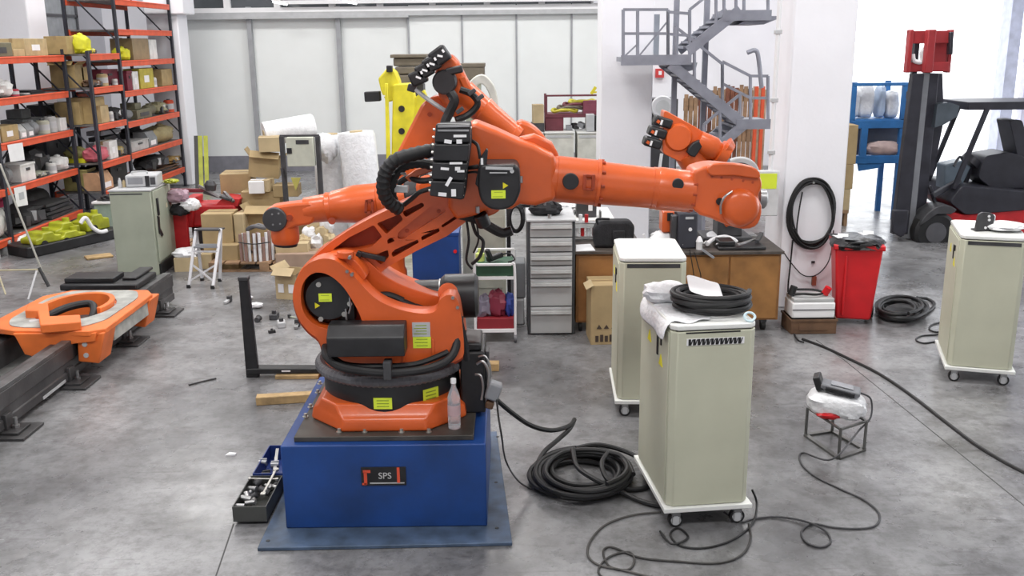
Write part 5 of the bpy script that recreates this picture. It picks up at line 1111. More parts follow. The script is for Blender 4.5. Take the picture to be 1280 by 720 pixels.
MB().turned(at(508, 247, YB), at(526, 244, YB), [(0, .13), (1, .15)], 24).build('arm_flange', black, r2)
# third robot: raised link and arm coming down to the right
Y3 = 9.6; b3 = at(478, 300, Y3).x
r3 = thing('industrial_robot', 'farthest back orange robot, elbow raised high and arm sloping down right', 'robot', (b3, Y3, 0))
MB().b2(b3-.42, b3+.20, Y3-.4, Y3+.5, 0, .35).build('pedestal_box', blue, r3, .008); MB().turned((b3, Y3, .35), (b3, Y3, .75), [(0, .24), (.5, .24), (.6, .22), (1, .22)], 32).build('foot_casting', orange, r3)
MB().prism(rounded([(b3-.22, .75), (b3+.22, .75), (b3+.2, 1.2), (b3+.05, 1.4), (b3-.15, 1.3)], .08), Y3-.2, Y3+.2, 'y').build('rotating_column', orange, r3, .03)
MB().prism(rounded(xz([(470, 250), (494, 195), (528, 128), (545, 118), (566, 130), (556, 150), (540, 186), (522, 225), (505, 262)], Y3-.1), .05), Y3-.12, Y3+.12, 'y').build('link_arm', orange, r3, .03)
p = at(537, 143, Y3-.125); MB().cyl(p+Vector((0, -.006, 0)), p+Vector((0, .01, 0)), .022, 12).build('bolt_recess', orange_dk, r3)
MB().prism(rounded(xz([(543, 88), (562, 66), (572, 75), (584, 100), (596, 118), (588, 148), (570, 150), (560, 140), (548, 120)], Y3-.2), .05), Y3-.22, Y3+.05, 'y').build('upper_arm', orange, r3, .03)
axis_tube(r3, 'forearm_tube', at(578, 118, Y3-.1), at(647, 171, Y3-.1), [(0, .15), (.35, .13), (.37, .14), (.5, .125), (.9, .105), (.92, .115), (1, .11)])
MB().bar(at(577, 95, Y3-.2), at(590, 122, Y3-.2), .08, .08).build('side_rib', orange, r3, .02)
MB().prism(smoothloop(xz([(646, 152), (668, 158), (684, 176), (692, 196), (690, 215), (660, 212), (640, 182)], Y3-.1), 3), Y3-.14, Y3+.12, 'y').build('wrist', orange, r3, .03)
for k, (a_, b_, s_, an) in enumerate(((550, 70, .17, .6), (540, 80, .15, .5), (531, 88, .15, .5), (523, 97, .15, .4))):
    mm = MB().box(at(a_, b_, Y3-.35), (s_, .22, s_*.9), ry=-an).build('motor_cap', black, r3, .02)
    p = at(a_, b_, Y3-.47); MB().box(p, (.05, .004, .018), ry=-an+.8).build('printed_mark', whitep, mm); MB().box(p+Vector((.03, 0, .045)), (.02, .004, .03), ry=-an).build('printed_mark', whitep, mm)
em = MB().turned(at(557, 102, Y3-.25)+Vector((0, -.20, 0)), at(557, 102, Y3-.25), [(0, .10), (.15, .115), (1, .115)], 24).build('elbow_motor', black, r3)
MB().box(at(568, 88, Y3-.4), (.16, .1, .07), ry=-.2).build('motor_cap', black, r3, .015)
MB().tube([at(520, 112, Y3-.3), at(532, 122, Y3-.35), at(548, 133, Y3-.35), at(562, 142, Y3-.3)], .022, 8).build('cable_duct', ltgrey, r3)
MB().tube([at(560, 112, Y3-.4), at(568, 125, Y3-.42), at(562, 140, Y3-.4), at(556, 155, Y3-.4), at(560, 168, Y3-.4)], .045, 8).tube([at(575, 112, Y3-.35), at(590, 118, Y3-.35), at(597, 130, Y3-.35), at(586, 143, Y3-.35), at(570, 150, Y3-.4)], .032, 8).build('dress_hose', rubber, r3)
for a_, b_ in ((566, 122), (590, 115), (600, 122), (575, 138)): MB().box(at(a_, b_, Y3-.42), (.08, .06, .04), ry=-.6).build('hose_clamp', dkgrey, r3, .006)
MB().box(at(515, 110, Y3-.2), (.08, .1, .07), ry=.3).build('connector', dkgrey, r3, .01)
# fourth: loose robot arm propped on the right workbench, motors up
r4 = thing('compact_robot', 'small orange robot on the right workbench with three black motors at its upper end', 'robot', at(900, 300, 9.7))
Y4 = 9.7
MB().prism(rounded(xz([(828, 136), (868, 158), (888, 172), (884, 200), (866, 208), (846, 200), (826, 190)], Y4), .04), Y4-.1, Y4+.12, 'y').build('arm_housing', orange, r4, .03)
MB().turned(at(848, 172, Y4-.1)+Vector((0, -.03, 0)), at(848, 172, Y4-.1)+Vector((0, .02, 0)), [(0, .12), (.6, .14), (1, .14)], 28).build('housing_disc', orange, r4)
for a_, b_, c_ in ((828, 152, 0), (821, 165, 1), (815, 178, 2)):
    mm = MB().box(at(a_, b_, Y4-.05), (.18, .18, .095), ry=.30).build('drive_motor', black, r4, .02, label='black motor with small orange mark')
    MB().box(at(a_-5, b_, Y4-.15), (.03, .006, .03), ry=.6).build('orange_mark', orange, mm); MB().box(at(a_-1, b_+1, Y4-.15), (.02, .006, .05), ry=.3).build('printed_mark', whitep, mm)
axis_tube(r4, 'forearm_tube', at(862, 190, Y4), at(915, 275, Y4), [(0, .16), (.4, .15), (.42, .16), (1, .14)])
MB().turned(at(872, 175, Y4-.1), at(908, 196, Y4-.1), [(0, .10), (.5, .12), (.7, .09), (.72, .13), (1, .12)], 24).build('wrist', orange, r4); MB().prism(smoothloop(xz([(858, 190), (866, 178), (880, 174), (890, 178), (876, 184), (868, 196)], Y4-.16), 2), Y4-.2, Y4-.12, 'y').build('black_cover', black, r4, .01)
MB().box(at(878, 209, Y4-.16), (.07, .02, .06), ry=.5).build('black_plate', black, r4); MB().turned(at(905, 185, Y4-.1), at(912, 190, Y4-.1), [(0, .12), (1, .09)], 24).build('wrist_flange', orange, r4)
MB().blob(at(898, 205, Y4), (.25, .2, .2), .05, 3).build('gearbox', mat('slate_blue', (.12, .15, .2)), r4)
MB().b2(1.95, 2.45, 9.55, 9.95, .825, .87).b2(2.1, 2.35, 9.6, 9.85, .87, 1.05).build('foot_plate', dkgrey, r4, .01)
# yellow robot and its dark drum
Yy = 13.9; ry_ = thing('yellow_robot', 'yellow industrial robot standing behind the orange ones near the back wall', 'robot', (at(503, 300, Yy).x, Yy, 0))
xb = at(503, 300, Yy).x; MB().turned((xb, Yy, 0), (xb, Yy, .5), [(0, .24), (.6, .24), (.7, .18), (1, .18)], 28).build('base', yellow, ry_)
MB().prism(rounded(xz([(491, 105), (515, 104), (519, 128), (512, 250), (488, 250)], Yy-.15), .04), Yy-.15, Yy+.1, 'y').build('link_arm', yellow, ry_, .02)
MB().prism(rounded(xz([(473, 98), (486, 83), (495, 90), (500, 104), (492, 126), (484, 128), (477, 115)], Yy-.05), .03), Yy-.1, Yy+.2, 'y').build('elbow_housing', yellow, ry_, .02)
MB().prism(xz([(481, 104), (485, 104), (490, 250), (484, 250)], Yy-.2), Yy-.22, Yy-.17, 'y').build('side_rail', yellow, ry_, .01)
for b_ in (136, 164): p = at(502, b_, Yy-.15); MB().cyl(p+Vector((0, -.01, 0)), p+Vector((0, .02, 0)), .045, 18).build('bore', black, ry_)
MB().bar(at(456, 121, Yy), at(476, 120, Yy), .14, .12, (0, 1, 0)).build('black_motor', black, ry_, .015); MB().box(at(487, 86, Yy-.15), (.08, .1, .09)).build('black_block', black, ry_, .01)
MB().prism(rounded(xz([(512, 128), (530, 112), (534, 122), (520, 150)], Yy-.05), .02), Yy-.1, Yy+.1, 'y').build('forearm', yellow, ry_, .02)
MB().box(at(480, 120, Yy-.2), (.05, .004, .02)).build('white_mark', whitep, ry_)
td = thing('taupe_drum', 'taupe square tapered bin standing high behind the yellow robot', 'bin', (at(513, 105, 14.9).x, 14.9, 0))
zt, zb_ = at(513, 72, 14.9).z, at(513, 105, 14.9).z; xc = at(513, 90, 14.9).x
for k, (z0, z1, w0) in enumerate(((zb_, zb_+.14, .19), (zb_+.15, zb_+.26, .21), (zb_+.27, zt, .23))): MB().b2(xc-w0, xc+w0, 14.7, 14.7+2*w0, z0, z1).build('side_band', tan, td, .02)
MB().b2(xc-.27, xc+.27, 14.66, 15.2, zt, zt+.05).build('rim', tan, td, .01); MB().b2(xc-.2, xc+.2, 14.75, 15.1, 0, zb_).build('stand', dkgrey, td)
t2 = thing('taupe_box', 'taupe box on a stand right of the raised robot elbow', 'box', (at(590, 100, 15.1).x, 15.1, 0)); x_ = at(591, 90, 15.1).x
MB().b2(x_-.18, x_+.18, 15.0, 15.4, at(591, 100, 15.1).z, at(591, 80, 15.1).z).build('box', tan, t2, .015); MB().b2(x_-.19, x_+.19, 14.99, 15.41, at(591, 84, 15.1).z, at(591, 79, 15.1).z).build('lid', tan, t2, .01); MB().b2(x_-.12, x_+.12, 15.05, 15.35, 0, at(591, 100, 15.1).z).build('stand', sage, t2)
MB().b2(x_+.0, x_+.3, 15.02, 15.3, at(591, 160, 15.1).z, at(591, 135, 15.1).z).build('side_box', card, t2, .01)
Ya = 12.6; ar = smoothloop(xz([(592, 140), (585, 118), (586, 104), (595, 95), (606, 94), (618, 108), (623, 130), (618, 140), (612, 136), (612, 120), (604, 106), (596, 108), (595, 122), (600, 140)], Ya), 3)
wgd = thing('white_guard', 'off white arched plastic guard behind the sloping robot arm', 'guard', (at(605, 140, Ya).x, Ya, 0))
MB().prism(ar, Ya, Ya+.12, 'y').build('arched_cover', mat('off_white_plastic', (.66, .66, .6), .4), wgd, .02); pz = at(605, 138, Ya); MB().b2(pz.x-.03, pz.x+.03, Ya+.03, Ya+.09, .02, pz.z).build('post', dkgrey, wgd); MB().b2(pz.x-.2, pz.x+.2, Ya-.15, Ya+.25, 0, .02).build('base_plate', dkgrey, wgd)
# ------------------------------------------------------------ middle: blue cabinet, cream cabinet, trolley, drawer cabinet
a_, b_ = at(514, 292, 9.5), at(573, 292, 9.5)
bc = thing('blue_cabinet', 'blue steel cabinet with a small red lamp seen under the big robot arm', 'cabinet', ((a_.x+b_.x)/2, 9.7, 0))
MB().b2(a_.x, b_.x, 9.5, 9.9, 0, a_.z).build('body', blue, bc, .008); MB().b2(a_.x-.005, b_.x+.005, 9.495, 9.905, a_.z-.03, a_.z+.005).build('lid', blue, bc, .004)
p = at(569, 314, 9.49); MB().cyl(p, p+Vector((0, -.02, 0)), .018, 12).build('red_lamp', red, bc)
x0, x1 = at(578, 300, 10.2).x, at(632, 300, 10.2).x; zt = at(600, 262, 10.2).z
c4 = thing('cream_panel_cabinet', 'cream cabinet behind the white trolley, half hidden under the robot elbow', 'cabinet', ((x0+x1)/2, 10.4, 0))
MB().b2(x0, x1, 10.2, 10.8, .1, zt).build('body', mat('cream_bright', (.62, .64, .53), .5), c4, .006); MB().b2(x0+.03, x1-.03, 10.19, 10.2, .2, zt-.08).build('front_door', mat('cream_bright', (.6, .6, .5)), c4, .004); MB().b2(x0+.03, x1-.03, 10.25, 10.75, 0, .1).build('plinth', dkgrey, c4)
ps = thing('hose_stand', 'dark post with a black hose coil hung on it left of the drawer cabinet', 'stand', (at(636, 300, 10.0).x, 10.0, 0))
MB().b2(at(633, 258, 10).x, at(638, 258, 10).x, 9.98, 10.03, .02, at(638, 258, 10).z).build('post', black, ps); MB().b2(at(633, 258, 10).x-.12, at(638, 258, 10).x+.12, 9.9, 10.1, 0, .02).build('base', black, ps)
m = MB()
for k in range(4): m.tube([(at(645, 272, 9.93).x+(.085-.008*k)*math.cos(t), 9.93-.015*k, at(645, 272, 9.93).z+(.155-.01*k)*math.sin(t)) for t in [2*PI*i/14 for i in range(14)]], .013, 8, 3, True)
m.build('hose_coil', rubber, ps)
gb = thing('grey_bin_stack', 'narrow grey plastic containers between the trolley and the drawer cabinet', 'container', (at(648, 350, 9.5).x, 9.55, 0))
MB().b2(at(640, 375, 9.5).x, at(655, 375, 9.5).x, 9.45, 9.75, 0, at(655, 375, 9.45).z).build('lower_container', ltgrey, gb, .01); MB().b2(at(639, 374, 9.5).x, at(657, 374, 9.5).x, 9.5, 9.8, at(657, 374, 9.45).z, at(657, 330, 9.45).z).build('upper_container', mat('mid_grey', (.2, .21, .22)), gb, .01)
tr = thing('tool_trolley', 'white tube framed trolley with green top tray and red lower tray', 'trolley', (at(620, 390, 8.9).x, 9.0, 0))
tx0, tx1 = at(594, 390, 8.85).x, at(644, 390, 8.85).x; zz_ = lambda py, Y=8.85: at(600, py, Y).z
for x in (tx0, tx1):
    MB().tube([(x, 8.85, .08), (x, 8.85, zz_(337)), (x+(.03 if x == tx0 else -.03), 8.85, zz_(331))], .012, 8, 4).build('front_leg', white, tr); MB().cyl((x, 9.3, .08), (x, 9.3, zz_(312, 9.3)), .012, 10).build('rear_leg', white, tr)
    for y in (8.86, 9.28):
        c = MB().b2(x-.015, x+.015, y-.01, y+.01, .05, .09).build('caster', steel, tr); MB().cyl((x-.014, y, .04), (x+.014, y, .04), .04, 16).build('wheel', hosegrey, c)
MB().bar((tx0+.03, 8.85, zz_(331)), (tx1-.03, 8.85, zz_(331)), .024).build('top_rail', white, tr, .004); MB().bar((tx0, 9.3, zz_(312, 9.3)), (tx1, 9.3, zz_(312, 9.3)), .024).build('push_handle', white, tr, .004)
MB().b2(tx0+.015, tx1-.015, 8.87, 9.28, zz_(346), zz_(333)).build('top_tray', green, tr, .004); MB().b2(tx0, tx1, 8.855, 8.87, zz_(350), zz_(346.5)).build('shelf_rail', white, tr)
MB().b2(tx0+.015, tx1-.015, 8.87, 9.28, zz_(412), zz_(399)).build('lower_tray', mat('tray_red', (.28, .02, .03)), tr, .004); MB().b2(tx0, tx1, 8.855, 8.88, zz_(416), zz_(412)).build('bottom_rail', white, tr)
for (px, py, w_, h_, m_, lb, k) in ((606, 395, .14, .09, mat('mauve_cloth', (.22, .2, .26)), 'blue grey cloth heap in the trolley lower tray', 0), (622, 397, .16, .11, mat('dark_cloth_red', (.25, .03, .06)), 'dark red and grey cloth in the middle of the trolley lower tray', 0), (637, 397, .08, .10, mat('cloth_blue', (.03, .06, .3)), 'blue cloth at the right of the trolley lower tray', 0), (615, 400, .06, .05, card2, 'tan block at the front of the trolley lower tray', 1)):
    p = at(px, py, 9.0); p.z = zz_(399)+h_*.75; o = MB(); h_ *= 2.4; w_ *= 1.25; p.z = zz_(399)+h_*.42
    if k: o.box(p, (w_, .05, h_)).box(p+Vector((0, .0, h_*.55)), (w_*.5, .03, h_*.3))
    else: o.blob(p, (w_, .2, h_), .2, px, 14, 9, sq=.85)
    tag(o.build('cloth' if not k else 'wood_block', m_), lb, 'cloth' if not k else 'block')
p = at(600, 320, 9.1); tag(MB().turned((p.x, 9.1, zz_(333)), (p.x, 9.1, zz_(333)+.12), [(0, .045), (.6, .045), (.7, .02), (1, .02)], 14).build('lime_container', mat('lime_pale', (.6, .7, .2))), 'pale lime container on the trolley top tray', 'container')
tg = thing('drill_gun', 'black gripping tool with cables lying on the trolley top tray', 'tool', (at(618, 360, 9.05).x, 9.05, zz_(333)))
zq = zz_(333)+.03; MB().bar((tx0+.12, 9.0, zq), (tx1-.12, 9.1, zq+.03), .05, .05).build('barrel', black, tg, .01); MB().bar((tx0+.16, 9.0, zq), (tx0+.12, 8.95, zq+.11), .04).build('grip', black, tg, .008); MB().tube([(tx1-.14, 9.1, zq+.02), (tx1-.05, 9.05, zq+.05), (tx1+.0, 9.0, zq-.0), (tx1-.06, 8.93, zq-.01)], .008, 6).build('cable', rubber, tg)
# drawer cabinet
a_, b_ = at(660, 277, 9.08), at(718, 277, 9.08); zt = a_.z
dc = thing('drawer_cabinet', 'tall light grey workshop drawer cabinet with six drawers in a dark frame', 'drawer cabinet', ((a_.x+b_.x)/2, 9.3, 0))
MB().b2(a_.x-.01, b_.x+.01, 9.10, 9.75, 0.0, zt).build('carcass', mat('frame_darkgrey', (.06, .065, .07), .5), dc, .006)
MB().b2(a_.x-.015, b_.x+.015, 9.06, 9.78, zt, zt+.02).build('top_plate', ltgrey, dc, .004)
dm = mat('drawer_grey', (.42, .43, .43), .45, 0, .05); ys = [276, 297, 315, 332, 348, 383, 417]
for k in range(6):
    z1, z0 = at(690, ys[k], 9.08).z-.006, at(690, ys[k+1], 9.08).z+.006
    dr = MB().b2(a_.x+.02, b_.x-.02, 9.075, 9.10, z0, z1).build('drawer', dm, dc, .003)
    MB().prism([(9.075, z1-.03), (9.05, z1-.04), (9.045, z1-.065), (9.06, z1-.07), (9.075, z1-.06)], a_.x+.025, b_.x-.025, 'x').build('handle', mat('handle_grey', (.5, .51, .5), .35, .4), dr); MB().b2(a_.x+.03, b_.x-.03, 9.068, 9.076, z1-.028, z1-.008).build('label_strip', ltgrey, dr)
# things on it
p = at(682, 262, 9.3); bg = thing('black_tool_bag', 'black open bag on top of the drawer cabinet', 'bag', (p.x, 9.35, zt+.021))
MB().blob((0, 0, .06), (.32, .26, .13), .12, 5, flat=.85, sq=.8).build('bag_body', soft, bg, local=True); MB().tube([(-.12, -.08, .08), (-.05, -.1, .17), (.06, -.1, .16), (.12, -.08, .07)], .012, 8).build('strap', soft, bg, local=True)
tag(MB().cyl((p.x+.03, 9.12, zt+.021), (p.x+.03, 9.12, zt+.05), .015, 10).cyl((p.x+.03, 9.12, zt+.05), (p.x+.03, 9.12, zt+.058), .02, 10).build('lamp_finial', steel), 'small steel knob at the front of the drawer cabinet top', 'knob')
# left workbench
bx0, bx1 = at(720, 318, 9.15).x, at(772, 318, 9.15).x
wbn = thing('workbench', 'brown wooden workbench cupboard right of the drawer cabinet', 'workbench', ((bx0+bx1)/2, 9.4, 0))
BZ = .80
MB().b2(bx0, bx1+.25, 9.16, 9.95, .10, BZ).build('body', benchwood, wbn, .006); MB().b2(bx0-.02, bx1+.27, 9.13, 9.98, BZ, BZ+.03).build('worktop', benchtop, wbn, .004); MB().b2(bx0+.02, bx1+.22, 9.15, 9.165, .12, BZ-.02).build('door', benchwood, wbn, .004)
for x in (bx0+.05, bx1+.2): MB().cyl((x-.015, 9.22, .05), (x+.015, 9.22, .05), .05, 14).build('wheel', rubber, wbn)
p = at(767, 292, 9.35); tb2 = thing('black_case', 'black soft case standing on the left workbench', 'case', (p.x, 9.35, BZ+.031))
MB().prism(rounded([(-.2, 0), (.19, 0), (.20, .22), (.15, .27), (-.14, .27), (-.2, .2)], .05), -.08, .1, 'y').build('case_body', soft, tb2, .03, 3, local=True); MB().tube([(-.16, -.06, .24), (-.17, -.07, .29), (-.05, -.07, .29)], .012, 8).build('strap', soft, tb2, local=True); MB().b2(-.02, .1, -.105, -.08, .06, .18).build('front_pocket', soft, tb2, .01, local=True)
pp = [fl(720, 314, BZ+.034), fl(744, 313, BZ+.034), fl(738, 305, BZ+.034), fl(720, 306, BZ+.034)]
tag(MB().prism([(q_.x, q_.y) for q_ in pp], BZ+.031, BZ+.036, 'z').build('paper_sheet', whitep), 'white paper lying at the front of the left workbench', 'paper')
sn = thing('small_parts_rack', 'small rack of red and white parts behind the white paper on the left workbench', 'rack', (at(733, 300, 9.7).x, 9.72, BZ+.031))
for k in range(2): MB().b2(-.14, .14, -.06, .06, .03+.14*k, .04+.14*k).build('shelf', steel, sn, local=True)
for x in (-.14, .14): MB().b2(x-.008, x+.008, -.06, .06, 0, .30).build('side_post', steel, sn, local=True)
for k in range(6):
    MB().cyl((-.10+.05*(k % 4)+.01*k, 0, .04+.14*(k//4)), (-.10+.05*(k % 4)+.01*k, 0, .12+.14*(k//4)), .02, 10).build('part_jar', (white, redm, film, maroon)[k % 4], sn, local=True)
rk = thing('grey_side_table', 'pale table with a dark device and white film behind the drawer cabinet', 'table', (at(715, 265, 11.4).x, 11.4, 0))
tx = at(690, 265, 11.2).x; ty = at(768, 265, 11.2).x; MB().b2(tx, ty, 11.1, 12.0, .74, .78).build('table_top', pale_lit, rk, .004)
for x in (tx+.04, ty-.04):
    for y in (11.14, 11.96): MB().b2(x-.02, x+.02, y-.02, y+.02, 0, .74).build('leg', dkgrey, rk)
q_ = at(735, 270, 11.3); dv = thing('dark_device', 'dark device with white switch on the pale side table', 'device', (q_.x-.02, 11.35, .781)); MB().b2(-.12, .12, -.08, .1, 0, .22).build('housing', dkgrey, dv, .01, local=True); MB().b2(.02, .07, -.09, -.08, .08, .15).build('white_switch', white, dv, local=True)
tag(MB().blob((q_.x-.25, 11.6, .84), (.45, .3, .12), .15, 3).build('film_wad', film), 'white film wad at the left of the pale side table', 'film')
# carton with print
t = pcart('tall brown carton with dark print standing before the left workbench', 738, 357, 778, 436, 8.75, .38, card, .04, ground=True)
w_ = at(778, 400, 8.75).x-at(738, 400, 8.75).x; pm = mat('print_dark', (.06, .04, .03))
for k in range(3): MB().prism([(-w_/2+.05+.07*k, .16), (-w_/2+.10+.07*k, .16), (-w_/2+.075+.07*k, .20)], -.194, -.19, 'y').build('printed_mark', pm, t, local=True)
for k in range(4): MB().b2(-w_/2+.04+.045*k, -w_/2+.07+.045*k, -.194, -.19, .03, .09+.01*(k % 2)).build('printed_mark', pm, t, local=True)
MB().box((-w_/2-.02, -.1, at(738, 357, 8.75).z-.01), (.08, .25, .006), ry=-.5).build('flap', card2, t, local=True)
# right workbench
rx0, rx1 = at(846, 312, 9.1).x, at(980, 312, 9.1).x
rbw = thing('workbench', 'wide orange brown workbench on casters with dark cluttered top below the robot wrist', 'workbench', ((rx0+rx1)/2, 9.6, 0))
MB().b2(rx0, rx1-.015, 9.12, 10.0, .12, .79).build('body', benchwood, rbw, .006); MB().b2(rx0-.02, rx1+.005, 9.09, 10.02, .79, .82).build('worktop', benchtop, rbw, .004)
xm = (rx0+rx1)/2
for x0, x1 in ((rx0+.02, xm-.01), (xm+.01, rx1-.04)): MB().b2(x0, x1, 9.105, 9.122, .14, .77).build('door', mat('bench_door', (.33, .155, .045), .5, 0, .25, 4), rbw, .004)
for x in (rx0+.08, rx1-.14):
    for y in (9.2, 9.9):
        c = MB().b2(x-.03, x+.03, y-.03, y+.03, .08, .12).build('caster', dkgrey, rbw); MB().cyl((x-.02, y, .045), (x+.02, y, .045), .045, 14).build('wheel', rubber, c)
MB().tube([at(868, 315, 9.07), at(872, 330, 9.06), at(876, 345, 9.07), at(874, 358, 9.1)], .005, 5).tube([at(862, 312, 9.08), at(866, 335, 9.07), at(868, 350, 9.1)], .005, 5).build('hanging_cord', rubber, rbw)
WZ = .821
# black drive unit with orange bracket
du = thing('motor_unit', 'black box shaped motor unit with orange bracket at the left of the right workbench', 'motor', (at(858, 285, 9.3).x, 9.4, WZ))
xa, xb_ = at(848, 266, 9.25).x, at(873, 266, 9.25).x; MB().b2(xa, xb_, 9.25, 9.5, WZ, at(873, 266, 9.25).z).build('housing', mat('slate_black', (.04, .042, .055), .5), du, .015); MB().b2(xa-.06, xa, 9.28, 9.5, WZ, at(873, 270, 9.25).z).build('side_block', dkgrey, du, .01)
p = at(863, 287, 9.24); MB().cyl(p, p+Vector((0, .02, 0)), .018, 12).build('white_cap', white, du); MB().b2(p.x-.05, p.x+.03, 9.243, 9.25, at(863, 274, 9.25).z, at(863, 271, 9.25).z).build('nameplate', ltgrey, du)
MB().b2(at(828, 264, 9.4).x, at(843, 264, 9.4).x, 9.38, 9.6, WZ+.14, at(843, 264, 9.4).z).build('bracket', orange, du, .01); MB().b2(at(834, 276, 9.37).x, at(841, 276, 9.37).x, 9.365, 9.38, at(841, 276, 9.37).z, at(841, 266, 9.37).z).build('orange_recess', black, du)
p = at(875, 294, 9.2); tag(MB().turned((p.x, 9.22, WZ), (p.x, 9.22, WZ+.13), [(0, .03), (.5, .03), (.6, .035), (.9, .02), (1, .01)], 12).build('white_bottle', white), 'small white bottle beside the black motor unit', 'bottle')
rnd = random.Random(21)
for k in range(9):
    p = fl(856+7*k, 308-(k % 3)*3, WZ+.02); s_ = .022
    t = thing('pipe_fitting', ('first', 'second', 'third', 'fourth', 'fifth', 'sixth', 'seventh', 'eighth', 'ninth')[k]+' metal fitting from the left along the front of the right workbench', 'fitting', (p.x, p.y, WZ))
    MB().cyl((p.x, p.y, WZ), (p.x, p.y, WZ+.05), s_*.8, 6).build('nut', zinc if k % 2 else dkgrey, t); MB().cyl((p.x-.03, p.y-.01, WZ+.04), (p.x+.035, p.y+.01, WZ+.05), s_*.55, 10).build('pipe_end', steel, t)
h_ = [(880, 296), (900, 291), (930, 292), (950, 299)]
g = [[fl(a, b-j*4, WZ+.03+.02*math.sin(i+j)) for i, (a, b) in enumerate(((882, 299), (900, 296), (915, 294), (928, 292)))] for j in range(3)]
sheet('pale_cloth', 'pale folded cloth lying under the robot wrist on the right workbench', g, tilem, 'cloth', .02)
tag(MB().tube([fl(884, 305, WZ+.04), fl(892, 299, WZ+.06), fl(905, 296, WZ+.07), (fl(916, 299, WZ+.05)), fl(921, 303, WZ+.02)], .022, 8).build('white_hose', white), 'short white bent hose on the right workbench', 'hose')
pt = thing('flat_black_tool', 'long flat black tool with silver lever across the front of the right workbench', 'tool', (at(925, 300, 9.3).x, 9.3, WZ))
MB().b2(at(896, 300, 9.25).x, at(955, 300, 9.25).x, 9.15, 9.4, WZ, WZ+.03).build('base', black, pt, .008); MB().b2(at(898, 300, 9.25).x, at(918, 300, 9.25).x, 9.2, 9.42, WZ+.03, WZ+.08).build('block', black, pt, .01)
MB().bar(fl(922, 306, WZ+.06), fl(945, 299, WZ+.06), .03, .02).build('lever', steel, pt, .004); MB().bar(fl(946, 302, WZ+.06), fl(952, 292, WZ+.08), .04, .03).build('clamp', dkgrey, pt)
tag(MB().bar(fl(878, 312, WZ+.03), at(892, 322, 9.06), .05, .02).build('grey_flap', greyp), 'grey plastic strip hanging over the front edge of the right workbench', 'strip')
tag(MB().b2(2.38, 2.55, 9.75, 9.95, WZ, WZ+.02).b2(2.40, 2.53, 9.78, 9.92, WZ+.02, WZ+.03).build('metal_tray', steel), 'shallow metal tray at the back right corner of the right workbench', 'tray')
p = at(826, 290, 9.45); tag(MB().blob((p.x+.03, 9.45, WZ+.05), (.28, .2, .18), .15, 4, sq=.85).build('white_wad', film), 'white crumpled film left of the black motor unit', 'film')
p = at(812, 288, 9.3); tag(MB().bar((p.x, 9.3, WZ+.01), (p.x-.06, 9.3, WZ+.14), .02).build('white_stick', white), 'thin white strip standing left of the crumpled film', 'strip')
p = at(925, 222, 10.15); gt = thing('round_cover', 'white round cover rim showing above the robot wrist', 'cover', (p.x, 10.15, 0))
MB().turned(p, p+Vector((0, .1, 0)), [(0, .21), (.3, .22), (1, .21)], 32).build('disc', ltgrey, gt, .01); MB().turned(p+Vector((0, -.02, 0)), p, [(0, .16), (1, .16)], 32).build('hub_plate', dkgrey, gt); MB().b2(p.x-.03, p.x+.03, 10.18, 10.24, .02, p.z-.15).build('stand', dkgrey, gt); MB().b2(p.x-.15, p.x+.15, 10.08, 10.34, 0, .02).build('base_plate', dkgrey, gt)
# ------------------------------------------------------------ on and by the right column
FY = 9.985
m = MB(); lp_ = thing('hanging_cable_coil', 'black cable coil hanging on the front of the right white column', 'cable', at(1013, 226, FY)); cx1 = at(1013, 266, FY)
rr_ = random.Random(4)
for k in range(7):
    sx = .25-.013*(k % 4); sz = .375-.016*(k % 5); ph = rr_.uniform(-.15, .15); pts = []
    for i in range(16):
        t = 2*PI*i/16; pts.append((cx1.x+sx*math.cos(t+ph*.3)+.01*math.sin(3*t+k)-.015*math.sin(t), FY-.02-.012*(k % 4)-.01*k/3, cx1.z+sz*math.sin(t)+.008*math.cos(2*t+k)))
    MB().tube(pts, .0105, 7, 3, True).build('cable_loop', rubber, lp_)
MB().tube([at(1003, 240, FY-.05), at(999, 262, FY-.06), at(996, 290, FY-.05), at(1003, 305, FY-.05), at(1018, 304, FY-.05)], .008, 7).build('cable_loop', rubber, lp_)
MB().cyl(at(1014, 227, FY), at(1014, 227, FY)+Vector((0, -.09, 0)), .012, 10).build('hook', steel, lp_)
MB().tube([at(1042, 288, FY-.04), at(1040, 310, FY-.04), at(1034, 330, FY-.04), at(1020, 344, FY-.03), at(1004, 344, FY-.03), at(990, 330, FY-.03), at(980, 316, FY-.03)], .006, 7).build('hanging_end', rubber, lp_)
MB().tube([at(991, 300, FY-.04), at(988, 330, FY-.04), at(985, 362, FY-.05), at(986, 395, FY-.10), fl(995, 422, .02), fl(1005, 428, .015)], .009, 7).build('hanging_end', rubber, lp_)
tag(MB().b2(at(1014, 356, FY).x, at(1019, 356, FY).x, FY-.03, FY, at(1019, 356, FY).z, at(1019, 345, FY).z).build('red_tag', mat('tag_brown_red', (.35, .1, .06))), 'small brown red clip on the right column below the cable coil', 'clip')
tag(MB().b2(at(1014, 329, FY).x, at(1018, 329, FY).x, FY-.015, FY, at(1018, 329, FY).z, at(1018, 326, FY).z).build('wall_scuff_plate', dkgrey), 'tiny dark mark on the right column inside the cable coil end', 'clip')
